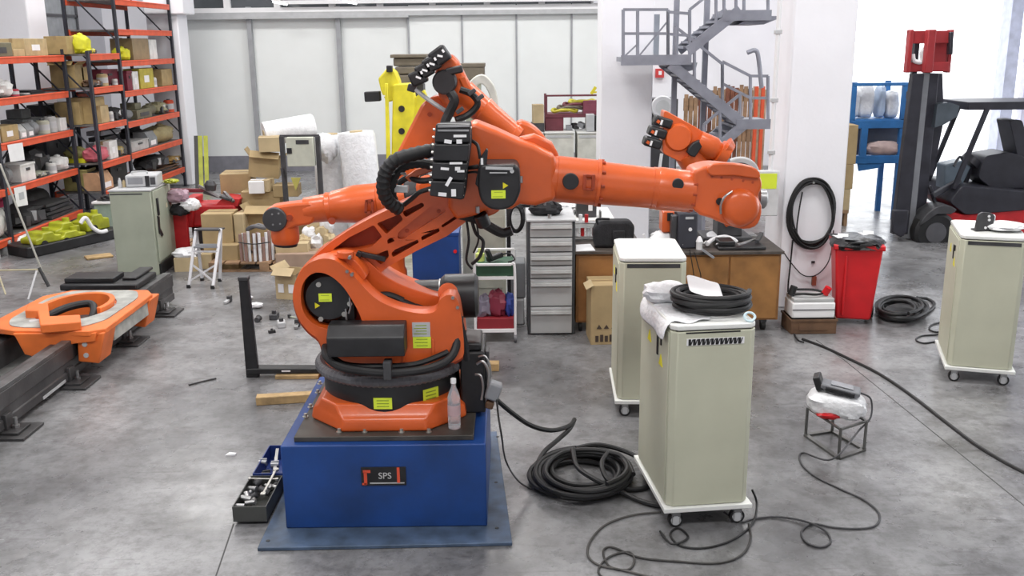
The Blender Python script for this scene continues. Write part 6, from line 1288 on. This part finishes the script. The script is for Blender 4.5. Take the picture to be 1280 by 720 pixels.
# pipe and switch box at the column left edge
pb = thing('conduit_pipe', 'white vertical conduit pipe on the left edge of the right column', 'pipe', (crx0+.02, FY, .9)); xc = at(968, 120, FY-.03).x
MB().cyl((xc, FY-.03, at(968, 218, FY).z), (xc, FY-.03, 6.9), .022, 12).build('pipe', white, pb)
for py in (40, 125, 190): z = at(968, py, FY).z; MB().b2(xc-.035, xc+.035, FY-.06, FY, z-.02, z+.02).build('pipe_clamp', ltgrey, pb, .004)
a_, b_ = at(947, 214, FY-.1), at(972, 270, FY-.1)
sb = thing('switch_box', 'pale grey switch box with yellow sticker on the left side of the right column', 'switch box', ((a_.x+b_.x)/2, FY, b_.z))
MB().b2(a_.x, b_.x, FY-.10, FY+.0, b_.z, a_.z).build('housing', mat('box_pale', (.66, .67, .68)), sb, .01); MB().b2(a_.x+.01, b_.x-.03, FY-.104, FY-.10, at(958, 236, FY-.1).z, at(958, 217, FY-.1).z).build('yellow_sticker', stick, sb); MB().cyl((a_.x-.02, FY-.06, at(958, 247, FY).z), (a_.x+.01, FY-.06, at(958, 247, FY).z), .035, 14).build('side_socket', dkgrey, sb)
# white box on brown crate
cr0, cr1 = fl(988, 418), fl(1048, 420)
bcx = thing('brown_crate', 'old brown wooden crate at the foot of the right column carrying a white case', 'crate', ((cr0.x+cr1.x)/2, cr0.y+.15, 0)); ch_ = .15
MB().b2(cr0.x, cr1.x, cr0.y, cr0.y+.34, 0, ch_).build('body', brownc, bcx, .006); MB().b2(cr0.x+.08, cr1.x-.08, cr0.y-.006, cr0.y, .04, .11).build('front_board', brownc, bcx); MB().b2(cr0.x-.008, cr1.x+.008, cr0.y-.008, cr0.y+.35, ch_-.02, ch_).build('rim', brownc, bcx)
wc = thing('white_case', 'white plastic case with cable and red plug standing on the brown crate', 'case', (bcx.location.x, cr0.y+.17, ch_+.001))
MB().b2(-.21, .21, -.14, .15, 0, .16).build('lower_shell', white, wc, .015, local=True); MB().b2(-.20, .20, -.13, .14, .16, .20).build('lid', mat('lid_grey', (.5, .5, .5)), wc, .01, local=True); MB().b2(-.21, .21, -.145, -.14, .085, .093).build('seam', dkgrey, wc, local=True)
MB().tube([(-.18, -.05, .22), (-.1, -.1, .24), (.03, -.09, .23), (.12, -.02, .23), (.05, .06, .24), (-.1, .08, .24), (-.2, .02, .26)], .012, 8).build('cable', rubber, wc, local=True); MB().cyl((.13, -.03, .22), (.16, -.05, .29), .035, 12).build('red_plug', red, wc, local=True); MB().cyl((-.2, -.02, .21), (-.17, -.02, .30), .035, 12).build('black_plug', rubber, wc, local=True)
# red wheeled bin
p0 = fl(1046, 404); p1 = fl(1092, 410)
rbin = thing('wheelie_bin', 'red wheeled waste bin with black liner beside the right column', 'bin', ((p0.x+p1.x)/2+.03, (p0.y+p1.y)/2+.22, 0), -.22)
bw, bd, bh = .42, .46, .80; vs = []
for z, w_, d_ in ((.05, bw*.80, bd*.78), (bh, bw*1.08, bd*1.05)): vs += [(-w_/2, -d_/2, z), (w_/2, -d_/2, z), (w_/2, d_/2, z), (-w_/2, d_/2, z)]
MB().add(vs, [(0, 1, 2, 3), (0, 1, 5, 4), (1, 2, 6, 5), (2, 3, 7, 6), (3, 0, 4, 7), (4, 5, 6, 7)]).build('body', red, rbin, .02, local=True)
MB().b2(-bw*.58, bw*.58, -bd*.56, bd*.56, bh-.02, bh+.03).build('rim', red, rbin, .01, local=True)
MB().b2(-bw*.3, -bw*.24, -bd*.53, -bd*.4, .1, bh-.08).build('front_rib', red, rbin, .01, local=True)
MB().blob((0, 0, bh+.02), (bw*1.22, bd*1.2, .12), .12, 3, 24, 10, sq=.6).build('liner', mat('bin_bag', (.015, .015, .017), .3, 0, .2, 8, .6, 30), rbin, local=True)
for x in (-bw*.46, bw*.46): w1 = MB().cyl((x-.03, .12, .085), (x+.03, .12, .085), .085, 22).build('wheel', rubber, rbin, local=True); MB().cyl((x-.034, .12, .085), (x+.034, .12, .085), .035, 12).build('wheel_hub', dkgrey, w1, local=True)
MB().cyl((-.26, -.10, .095), (-.20, -.10, .095), .095, 22).build('wheel', rubber, rbin, local=True)
for (x, y, lb) in ((-.17, -.02, 'white paper scrap on the left of the red bin liner'), (.13, .10, 'white paper scrap at the back right of the red bin liner')):
    p = rbin.location+Vector((x, y, bh+.075)); tag(MB().box(p, (.14, .10, .006), .3, .1, .1).box(p+Vector((.03, .03, .01)), (.1, .08, .006), -.3, .2).build('paper_scrap', whitep), lb, 'paper')
coilpx('cable_pile', 'thick black cable coil on the floor right of the red bin', [ell(1127, 387, 27, 12, .02, .11, 6, 3), ell(1123, 383, 24, 10, .04, .15, 5, 9, 1.2), [(1150, 392, .03), (1162, 388, .02), (1168, 380, .02), (1160, 374, .02), (1146, 372, .05)]], .016, rubber)
cab('thin_cable_loops', 'thin black cable loops on the floor beside the right edge cabinet', [F_(1180, 402), F_(1165, 406), F_(1162, 412), F_(1172, 415), F_(1180, 412), F_(1172, 418), F_(1152, 420), F_(1145, 425), F_(1155, 429), F_(1172, 427), F_(1180, 430)], .008)
# ------------------------------------------------------------ back: cream cabinets, maroon shelf
for (a, lb) in ((640, 'third cream cabinet by the back wall, leftmost behind the arm'), (681, 'cream cabinet by the back wall under the maroon shelf, left one'), (722, 'cream cabinet by the back wall carrying a grey computer, right one')):
    x = at(a, 163, 16.6).x; t = thing('back_cabinet', lb, 'cabinet', (x+.26, 16.9, 0), 0, 'cream cabinets by the back wall')
    zt = at(a, 165, 16.6).z
    MB().b2(x, x+.50, 16.6, 17.3, .06, zt-.03).build('body', mat('back_cream', (.60, .60, .54), .5), t, .006); MB().b2(x-.01, x+.51, 16.58, 17.32, zt-.028, zt).build('top_cover', pale_lit, t, .004); MB().b2(x+.03, x+.46, 16.59, 16.6, zt-.10, zt-.06).build('top_slot', ltgrey, t); MB().b2(x+.02, x+.48, 16.65, 17.25, 0, .06).build('plinth', dkgrey, t)
ZC = at(700, 165, 16.6).z
x0, x1 = at(681, 140, 16.9).x, at(753, 140, 16.9).x
ms = thing('maroon_shelf', 'maroon steel shelf unit standing on the back cream cabinets', 'shelf', ((x0+x1)/2, 17.0, ZC))
mz = [at(700, p_, 16.9).z for p_ in (162, 142, 118)]
for x in (x0, x1-.04):
    for y in (16.8, 17.25): MB().b2(x, x+.04, y, y+.04, ZC, mz[2]).build('post', maroon, ms)
MB().b2(x0, x1, 16.78, 17.3, mz[1]-.06, mz[1]).build('shelf_board', maroon, ms); MB().b2(x0, x1, 16.78, 16.82, mz[2]-.03, mz[2]).build('top_rail', maroon, ms); MB().b2(x0, x0+.32, 16.79, 17.2, ZC+.001, mz[1]-.06).build('drawer_box', maroon, ms, .01)
t = thing('yellow_hose_heap', 'heap of yellow hoses on the maroon shelf', 'hose', ((x0+x1)/2-.1, 17.0, mz[1]))
for k in range(4): MB().tube([((x0+x1)/2-.15+.1*k+.22*math.cos(q_), 17.0+.12*math.sin(q_), mz[1]+.05+.05*k+.02*math.sin(3*q_)) for q_ in [2*PI*i/10 for i in range(10)]], .028, 6, 2, True).build('hose_loop', (mat('hose_yellow', (.6, .55, .05)), tan, maroon, mat('hose_yellow', (.6, .55, .05)))[k], t)
tag(MB().b2(x1-.34, x1-.06, 16.8, 17.1, mz[1]+.001, mz[1]+.22).b2(x1-.32, x1-.08, 16.79, 16.8, mz[1]+.04, mz[1]+.16).build('maroon_box', mat('maroon_bright', (.22, .05, .08))), 'maroon box at the right of the maroon shelf', 'box')
tag(MB().bar((x1-.2, 16.9, mz[2]), (x1-.12, 16.9, mz[2]+.12), .05).bar((x1-.2, 16.9, mz[2]+.02), (x1-.05, 16.9, mz[2]+.04), .03).build('yellow_part', yellow), 'small yellow part on top of the maroon shelf', 'part')
t = thing('dark_scrap_heap', 'dark metal parts under the maroon shelf board', 'part', ((x0+x1)/2, 16.95, ZC)); rnd = random.Random(2)
for k in range(6): MB().box((x0+.42+.11*k, 16.9+.05*(k % 2), ZC+.05+.02*(k % 3)), (.1, .12, .08), k*.5, .2*k).build('scrap_piece', dkgrey if k % 2 else greyp, t)
pc = thing('grey_computer', 'light grey box computer with black front opening on the right back cabinet', 'computer', (at(742, 143, 16.65).x, 16.7, ZC)); xx = at(733, 143, 16.6).x; zt = at(733, 143, 16.6).z
MB().b2(xx, xx+.14, 16.6, 16.9, ZC+.001, zt).build('side_panel', ltgrey, pc, .01); MB().b2(xx+.14, xx+.32, 16.62, 16.9, ZC+.01, zt-.02).build('core', black, pc, .01); MB().b2(xx+.22, xx+.33, 16.6, 16.62, ZC+.02, zt-.08).build('front_plate', ltgrey, pc, .01)
pcart('small tan box standing on the leftmost back cabinet', 666, 131, 679, 154, 16.7, .25, card2, .1)
tag(MB().b2(at(664, 154, 16.8).x, at(680, 154, 16.8).x, 16.65, 17.05, ZC, at(680, 154, 16.7).z).build('dark_riser', dkgrey), 'dark box under the small tan box on the back cabinets', 'box')
tag(MB().blob((at(655, 160, 16.8).x, 16.8, ZC+.05), (.3, .3, .14), .2, 3).build('black_cloth', soft), 'black cloth heap on the leftmost back cabinet', 'cloth')
# ------------------------------------------------------------ stair bay
sg_ = stairgrey; S = thing('steel_staircase', 'grey painted steel staircase with landings behind the columns', 'staircase', at(850, 200, 12.9)); Y0, Y1 = 12.9, 13.62
def frame2(name, pts, th, Ys=(Y0, Y1), w_=.04):
    for Y in Ys:
        for i in range(len(pts)-1): MB().bar(at(*pts[i], Y0)+Vector((0, Y-Y0, 0)), at(*pts[i+1], Y0)+Vector((0, Y-Y0, 0)), w_, th, (0, 0, 1)).build(name, sg_, S)
def deck(px0, px1, py): a_, b_ = at(px0, py, Y0), at(px1, py, Y0); MB().b2(a_.x, b_.x, Y0, Y1, a_.z-.06, a_.z).build('landing_deck', sg_, S); MB().b2(a_.x-.02, b_.x+.02, Y0-.03, Y0, a_.z-.10, a_.z+.03).build('landing_beam', sg_, S)
deck(778, 862, 72); deck(905, 962, 16); deck(922, 964, 152)
def stair(p0, p1, n):
    frame2('stringer', [p0, p1], .13)
    a_, b_ = at(*p0, Y0), at(*p1, Y0)
    for k in range(n): c = a_.lerp(b_, (k+.5)/n); MB().b2(c.x-.10, c.x+.10, Y0+.03, Y1-.03, c.z+.0, c.z+.03).build('tread', sg_, S)
stair((838, 80), (925, 152), 11); stair((860, 64), (925, 12), 8); stair((930, 156), (880, 198), 6); stair((880, 198), (935, 268), 8); frame2('support_post', [(880, 198), (879, 290)], .06)
def rail_(pts, hh=52, mid=True):
    for i in range(len(pts)-1):
        for off in ((0, hh*.5) if mid else (0,)): frame2('handrail' if off == 0 else 'knee_rail', [(pts[i][0], pts[i][1]-hh+off), (pts[i+1][0], pts[i+1][1]-hh+off)], .035, (Y0,), .035)
    for p_ in pts: a_ = at(p_[0], p_[1], Y0); MB().cyl(a_, at(p_[0], p_[1]-hh, Y0), .022, 8).build('baluster', sg_, S)
rail_([(779, 72), (797, 72), (835, 72)], 60); rail_([(835, 70), (862, 72)], 55)
rail_([(862, 62), (895, 36), (920, 14)], 50, False); rail_([(905, 14), (930, 14), (960, 14)], 40); rail_([(845, 84), (868, 102), (903, 130)], 50, False)
rail_([(903, 132), (938, 150), (960, 150)], 55); rail_([(925, 158), (900, 178), (880, 196)], 40, False)
MB().bar(at(797, 72, Y0), at(835, 26, Y0), .02).bar(at(779, 72, Y0), at(797, 55, Y0), .02).build('diagonal_brace', sg_, S)
for px in (846, 884): a_ = at(px, 20, Y1); MB().b2(a_.x-.035, a_.x+.035, Y1, Y1+.07, 0, 6.9).build('column_post', sg_, S)
MB().b2(at(818, 72, Y1).x, at(833, 72, Y1).x, Y1+.7, Y1+.73, at(833, 72, Y1).z, at(833, 16, Y1).z).build('landing_panel', mat('panel_bluegrey', (.36, .39, .44)), S)
MB().tube([at(934, 66, Y0), at(944, 63, Y0), at(948, 72, Y0), at(952, 110, Y0)], .03, 8).build('bent_post', sg_, S)
MB().prism(xz([(838, 78), (870, 78), (868, 86), (850, 92)], Y0+.4), Y0+.3, Y0+.4, 'y').build('gusset', sg_, S); MB().prism(xz([(922, 22), (960, 22), (935, 32), (905, 32)], Y0+.9), Y0+.05, Y0+.9, 'y').build('under_bracket', sg_, S)
# pallets stacked on end behind the stairs
for k, (x0, x1, yt, m_) in enumerate(((856, 874, 118, palletm), (874, 892, 112, palletr), (892, 908, 108, palletm), (908, 925, 106, palletr), (925, 942, 106, palletm), (942, 960, 108, mat('pallet_wood_pale', (.44, .30, .2), .8, 0, .3, 6)))):
    Yp = 19.0+.12*(k % 2); a_, b_ = at(x0, 100, Yp), at(x1, 100, Yp); zt = at(x0, yt, Yp).z
    t = thing('wooden_pallet', 'wooden pallet stood on end behind the stairs, %s from the left' % ('first', 'second', 'third', 'fourth', 'fifth', 'sixth')[k], 'pallet', ((a_.x+b_.x)/2, Yp, 0)); w_ = b_.x-a_.x
    for j in range(3): MB().b2(a_.x+j*w_/3+.004, a_.x+(j+1)*w_/3-.012, Yp-.01, Yp+.012+.01*(j % 2), .0+.02*(j % 2), zt-.03*(j % 3)).build('plank', m_, t)
    for z in (.15, zt*.5, zt-.2): MB().b2(a_.x+.01, b_.x-.01, Yp+.03, Yp+.12, z-.12, z+.12).build('cross_block', m_, t)
for x_, lb in ((945, 'orange rack post behind the stairs, left one'), (953, 'orange rack post behind the stairs, right one')):
    a_ = at(x_, 130, 18.6); tag(MB().b2(a_.x-.03, a_.x+.03, 18.57, 18.63, 0, at(x_, 108, 18.6).z).b2(a_.x-.07, a_.x+.07, 18.53, 18.67, 0, .01).build('rack_post', rackred), lb, 'post')
# dark housing with round dial, extinguisher sign
a_, b_ = at(816, 124, 17.6), at(845, 215, 17.6)
dh = thing('dark_machine_cabinet', 'dark cabinet with a large white round dial beside the middle column', 'cabinet', ((a_.x+b_.x)/2, 17.8, 0))
MB().b2(a_.x-.2, b_.x, 17.6, 18.2, 0, a_.z).build('body', mat('cabinet_dark', (.05, .05, .055), .5), dh, .01); p = at(828, 134, 17.58); fr = MB().turned(p, p+Vector((0, -.05, 0)), [(0, .21), (.5, .21), (1, .19)], 32).build('round_dial', mat('dial_white', (.6, .6, .62)), dh)
MB().cyl(p+Vector((0, -.055, 0)), p+Vector((0, -.05, 0)), .13, 24).build('dial_face', ltgrey, fr); MB().cyl(at(824, 214, 17.55), at(827, 192, 17.55), .03, 8).build('white_pipe', white, dh)
a_ = at(820, 88, 17.5); tag(MB().b2(a_.x, a_.x+.17, 21.90, 22.05, 2.2, 2.4).build('tmp', red), '', '') if 0 else None
Yw = 21.95; a_, b_ = at(820, 86, Yw), at(830, 97, Yw); fs_ = thing('red_sign', 'small red safety sign with white mark on the wall left of the stairs', 'sign', ((a_.x+b_.x)/2, Yw, b_.z)); MB().b2(a_.x, b_.x, Yw, Yw+.11, b_.z, a_.z).build('plate', mat('sign_red', (.6, .05, .05)), fs_); MB().b2(a_.x+.06, a_.x+.13, Yw-.005, Yw, b_.z+.06, a_.z-.05).build('white_mark', white, fs_)
# ------------------------------------------------------------ right: forklift, blue frame
FK = 13.4
fk2 = thing('forklift', 'red and black forklift truck with its mast facing left in the bright doorway', 'forklift', at(1180, 315, FK)); fb = mat('forklift_black', (.03, .03, .04), .45, .1, .2); fbl = mat('mast_dark', (.05, .05, .065), .5, .3, .2)
MB().prism(xz([(1141, 92), (1156, 92), (1135, 293), (1116, 293)], FK), FK, FK+.12, 'y').build('mast_channel', fb, fk2, .01); MB().prism(xz([(1163, 92), (1180, 92), (1160, 300), (1138, 300)], FK+.1), FK+.25, FK+.4, 'y').build('mast_channel', fbl, fk2, .01)
MB().prism(xz([(1156, 92), (1163, 92), (1142, 300), (1133, 298)], FK+.1), FK+.12, FK+.2, 'y').build('lift_chain', greyp, fk2)
MB().prism(xz([(1141, 92), (1156, 92), (1135, 293), (1116, 293)], FK+.9), FK+.8, FK+.9, 'y').build('mast_channel', fb, fk2, .01)
for py in (120, 215, 285): a_ = at(1150-(py-92)*.1, py, FK); MB().b2(a_.x-.06, a_.x+.02, FK+.12, FK+.25, a_.z-.05, a_.z+.05).build('mast_crossbar', fb, fk2)
MB().prism(xz([(1116, 262), (1136, 262), (1134, 290), (1126, 297), (1114, 290)], FK-.04), FK-.06, FK+.02, 'y').build('fork_carriage_foot', fb, fk2, .02)
# red carriage raised at the top of the mast
cm = mat('carriage_red', (.38, .03, .035), .45)
q = lambda px, py, Y=FK: at(px, py, Y)
for (x0, x1, Y) in ((1133, 1138, FK-.05), (1156, 1166, FK-.25), (1183, 1188, FK+.1)): MB().b2(q(x0, 91, Y).x, q(x1, 91, Y).x, Y, Y+.12, q(x0, 91, Y).z, q(x0, 37, Y).z).build('carriage_plate', cm, fk2, .01)
MB().b2(q(1134, 90).x, q(1187, 90).x, FK+.02, FK+.08, q(1134, 90).z, q(1134, 78).z).b2(q(1134, 78).x, q(1187, 54).x, FK+.0, FK+.06, q(1187, 54).z, q(1187, 38).z).build('carriage_bar', cm, fk2, .008)
MB().b2(q(1160, 86).x, q(1186, 86).x, FK+.1, FK+.16, q(1186, 86).z, q(1186, 44).z).build('back_plate', cm, fk2); MB().tube([q(1141, 68), q(1143, 76), q(1152, 77), q(1152, 66), q(1156, 60)], .03, 8).build('white_hose', white, fk2); MB().bar(q(1188, 40), q(1187, 68), .05, .1).build('side_cylinder', fb, fk2, .01)
MB().b2(q(1150, 70).x, q(1156, 70).x, FK+.2, FK+.28, q(1150, 110).z, q(1150, 45).z).build('inner_mast_rail', fb, fk2); MB().b2(q(1170, 70).x, q(1177, 70).x, FK+.3, FK+.38, q(1170, 110).z, q(1170, 45).z).build('inner_mast_rail', fb, fk2)
# truck body
MB().prism(rounded(xz([(1175, 262), (1205, 268), (1280, 256), (1330, 240), (1330, 320), (1200, 322), (1180, 300)], FK+.1), .06), FK+.05, FK+1.1, 'y').build('chassis', mat('forklift_red', (.62, .025, .03), .35), fk2, .04)
MB().prism(rounded(xz([(1185, 252), (1200, 232), (1240, 235), (1290, 240), (1330, 225), (1330, 250), (1280, 262), (1205, 268)], FK+.05), .05), FK+.0, FK+1.15, 'y').build('engine_cover', fb, fk2, .03)
for (px, py, r_, Y) in ((1170, 291, .29, FK-.12), (1170, 291, .29, FK+.95)):
    c = q(px, py, Y); wh = MB().turned(c, c+Vector((0, .22, 0)), [(0, r_*.85), (.15, r_), (.85, r_), (1, r_*.85)], 32).build('wheel', rubber, fk2); MB().turned(c+Vector((0, -.01, 0)), c+Vector((0, .05, 0)), [(0, r_*.5), (1, r_*.55)], 24).build('wheel_rim', mat('rim_grey', (.12, .12, .13), .5, .4), wh)
MB().prism(smoothloop(xz([(1150, 282), (1160, 266), (1180, 256), (1196, 262), (1188, 268), (1172, 268), (1160, 276)], FK-.15), 2), FK-.15, FK+.2, 'y').build('fender', dkgrey, fk2, .01)
MB().prism(rounded(xz([(1232, 195), (1262, 190), (1282, 196), (1290, 236), (1240, 236), (1222, 222)], FK+.3), .06), FK+.3, FK+.8, 'y').build('seat', fb, fk2, .05); MB().prism(rounded(xz([(1262, 150), (1278, 150), (1292, 200), (1276, 214)], FK+.35), .04), FK+.35, FK+.75, 'y').build('seat_back', fb, fk2, .04)
MB().b2(q(1214, 137).x, q(1340, 137).x, FK+.1, FK+1.0, q(1340, 137).z, q(1340, 127).z).build('overhead_guard', fb, fk2, .01)
for Y in (FK+.1, FK+.95): MB().bar(at(1234, 136, FK+.1)+Vector((0, Y-FK-.1, 0)), at(1192, 236, FK+.1)+Vector((0, Y-FK-.1, 0)), .045, .06).build('guard_post', fb, fk2)
MB().bar(at(1330, 130, FK+.5), at(1335, 240, FK+.5), .06).build('guard_post', fb, fk2)
MB().prism(rounded(xz([(1172, 130), (1186, 128), (1200, 132), (1196, 146), (1180, 156), (1168, 160)], FK+.15), .02), FK+.15, FK+.4, 'y').build('lamp_bracket', mat('bracket_slate', (.08, .1, .12)), fk2, .01)
MB().prism(xz([(1176, 92), (1180, 92), (1182, 150), (1168, 220), (1160, 220)], FK+.3), FK+.35, FK+.4, 'y').build('mast_side', fbl, fk2)
MB().bar(at(1165, 245, FK+.1), at(1200, 225, FK+.2), .07).bar(at(1162, 232, FK+.15), at(1172, 262, FK+.15), .05).build('tilt_cylinder', fb, fk2, .01)
MB().tube([at(1192, 208, FK+.4), at(1200, 196, FK+.45), at(1206, 206, FK+.45)], .02, 8).build('lever', fb, fk2); MB().turned(at(1212, 206, FK+.55), at(1218, 200, FK+.55), [(0, .17), (1, .17)], 24).build('steering_wheel', fb, fk2); MB().bar(at(1205, 236, FK+.55), at(1214, 206, FK+.55), .05).build('steering_column', fb, fk2)
MB().prism(xz([(1178, 205), (1200, 200), (1210, 208), (1196, 238), (1176, 240)], FK+.5), FK+.4, FK+.7, 'y').build('dashboard', mat('dash_blue_grey', (.13, .17, .21), .4), fk2, .02)
# blue frame with shelf, bag, cartons
YB2 = 15.2; bfm = thing('blue_steel_frame', 'blue steel work frame with grey panel standing in the doorway left of the forklift', 'frame', at(1100, 270, YB2)); q = lambda px, py, Y=YB2: at(px, py, Y)
for x_, y_ in ((1069, 278), (1133, 258)):
    for Y in (YB2, YB2+.7): MB().b2(q(x_-3, 103).x, q(x_+3, 103).x, Y, Y+.07, 0, q(x_, 103).z).build('leg', mblue, bfm)
for py0, py1 in ((150, 160), (194, 204), (103, 107)): MB().b2(q(1064, 155).x, q(1138, 155).x, YB2-.01, YB2+.06, q(1138, py1).z, q(1138, py0).z).build('cross_beam', mblue, bfm, .006)
MB().b2(q(1071, 195).x, q(1131, 195).x, YB2+.2, YB2+.24, q(1131, 195).z, q(1131, 158).z).build('rear_panel', mat('panel_slate', (.10, .12, .17), .5), bfm); MB().b2(q(1074, 197).x, q(1082, 197).x, YB2-.015, YB2+.04, q(1082, 197).z, q(1082, 155).z).build('inner_post', mblue, bfm); MB().prism(xz([(1072, 202), (1105, 202), (1098, 210), (1074, 214)], YB2), YB2, YB2+.05, 'y').build('gusset_plate', mblue, bfm)
MB().b2(q(1066, 200).x, q(1136, 200).x, YB2, YB2+.7, q(1136, 200).z-.02, q(1136, 197).z-.02).build('lower_shelf', mblue, bfm); MB().b2(q(1066, 151).x, q(1136, 151).x, YB2, YB2+.7, q(1136, 151).z, q(1136, 149).z).build('upper_shelf', mblue, bfm)
zs_ = q(1107, 196).z; tag(MB().blob((q(1107, 196).x, YB2+.12, zs_+.12), (.55, .28, .24), .10, 5, sq=.85).build('pink_sack', pinkbag), 'pale pink sack lying on the blue frame lower shelf', 'sack')
for k, (x_, w_, h_, m_, lb) in enumerate(((1075, 7, 36, film, 'tall white bag, leftmost on the blue frame upper shelf'), (1091, 10, 42, film, 'wide white bag, second on the blue frame upper shelf'), (1110, 5, 40, mat('pale_blue_bag', (.5, .6, .75)), 'pale blue bag in the middle of the blue frame upper shelf'), (1124, 8, 34, film, 'white bag, rightmost on the blue frame upper shelf'))):
    zb2 = q(x_, 149).z; h = q(x_, 149-h_).z-zb2; tag(MB().blob((q(x_, 149-h_).x, YB2+.3, zb2+h*.5), (w_*2*.0128, .3, h*1.02), .05, k, 14, 12, flat=.96, sq=.55).build('white_bag', m_), lb, 'bag')
for k, (x0, x1, yt, yb_, m_) in enumerate(((1051, 1068, 156, 205, card), (1052, 1064, 205, 236, card), (1052, 1060, 236, 262, card2))):
    a_, b_ = at(x0-6, yb_, 14.6), at(x1, yb_, 14.6); t = thing('carton', ('upper brown carton', 'middle brown carton', 'lower tan carton')[k]+' stacked behind the right column edge', 'box', ((a_.x+b_.x)/2, 14.8, at(x0, yb_, 14.6).z)); carton(t, b_.x-a_.x, .5, at(x0, yt, 14.6).z-at(x0, yb_, 14.6).z-.004, m_)
a_ = at(1045, 262, 14.6); b_ = at(1060, 262, 14.6); zt = at(1060, 262, 14.6).z-.002
tag(MB().b2(a_.x, b_.x, 14.56, 15.1, zt-.05, zt).b2(a_.x, a_.x+.05, 14.6, 15.0, 0, zt-.05).b2(b_.x-.05, b_.x, 14.6, 15.0, 0, zt-.05).build('box_trestle', palletm), 'low wooden trestle under the cartons behind the right column', 'trestle')
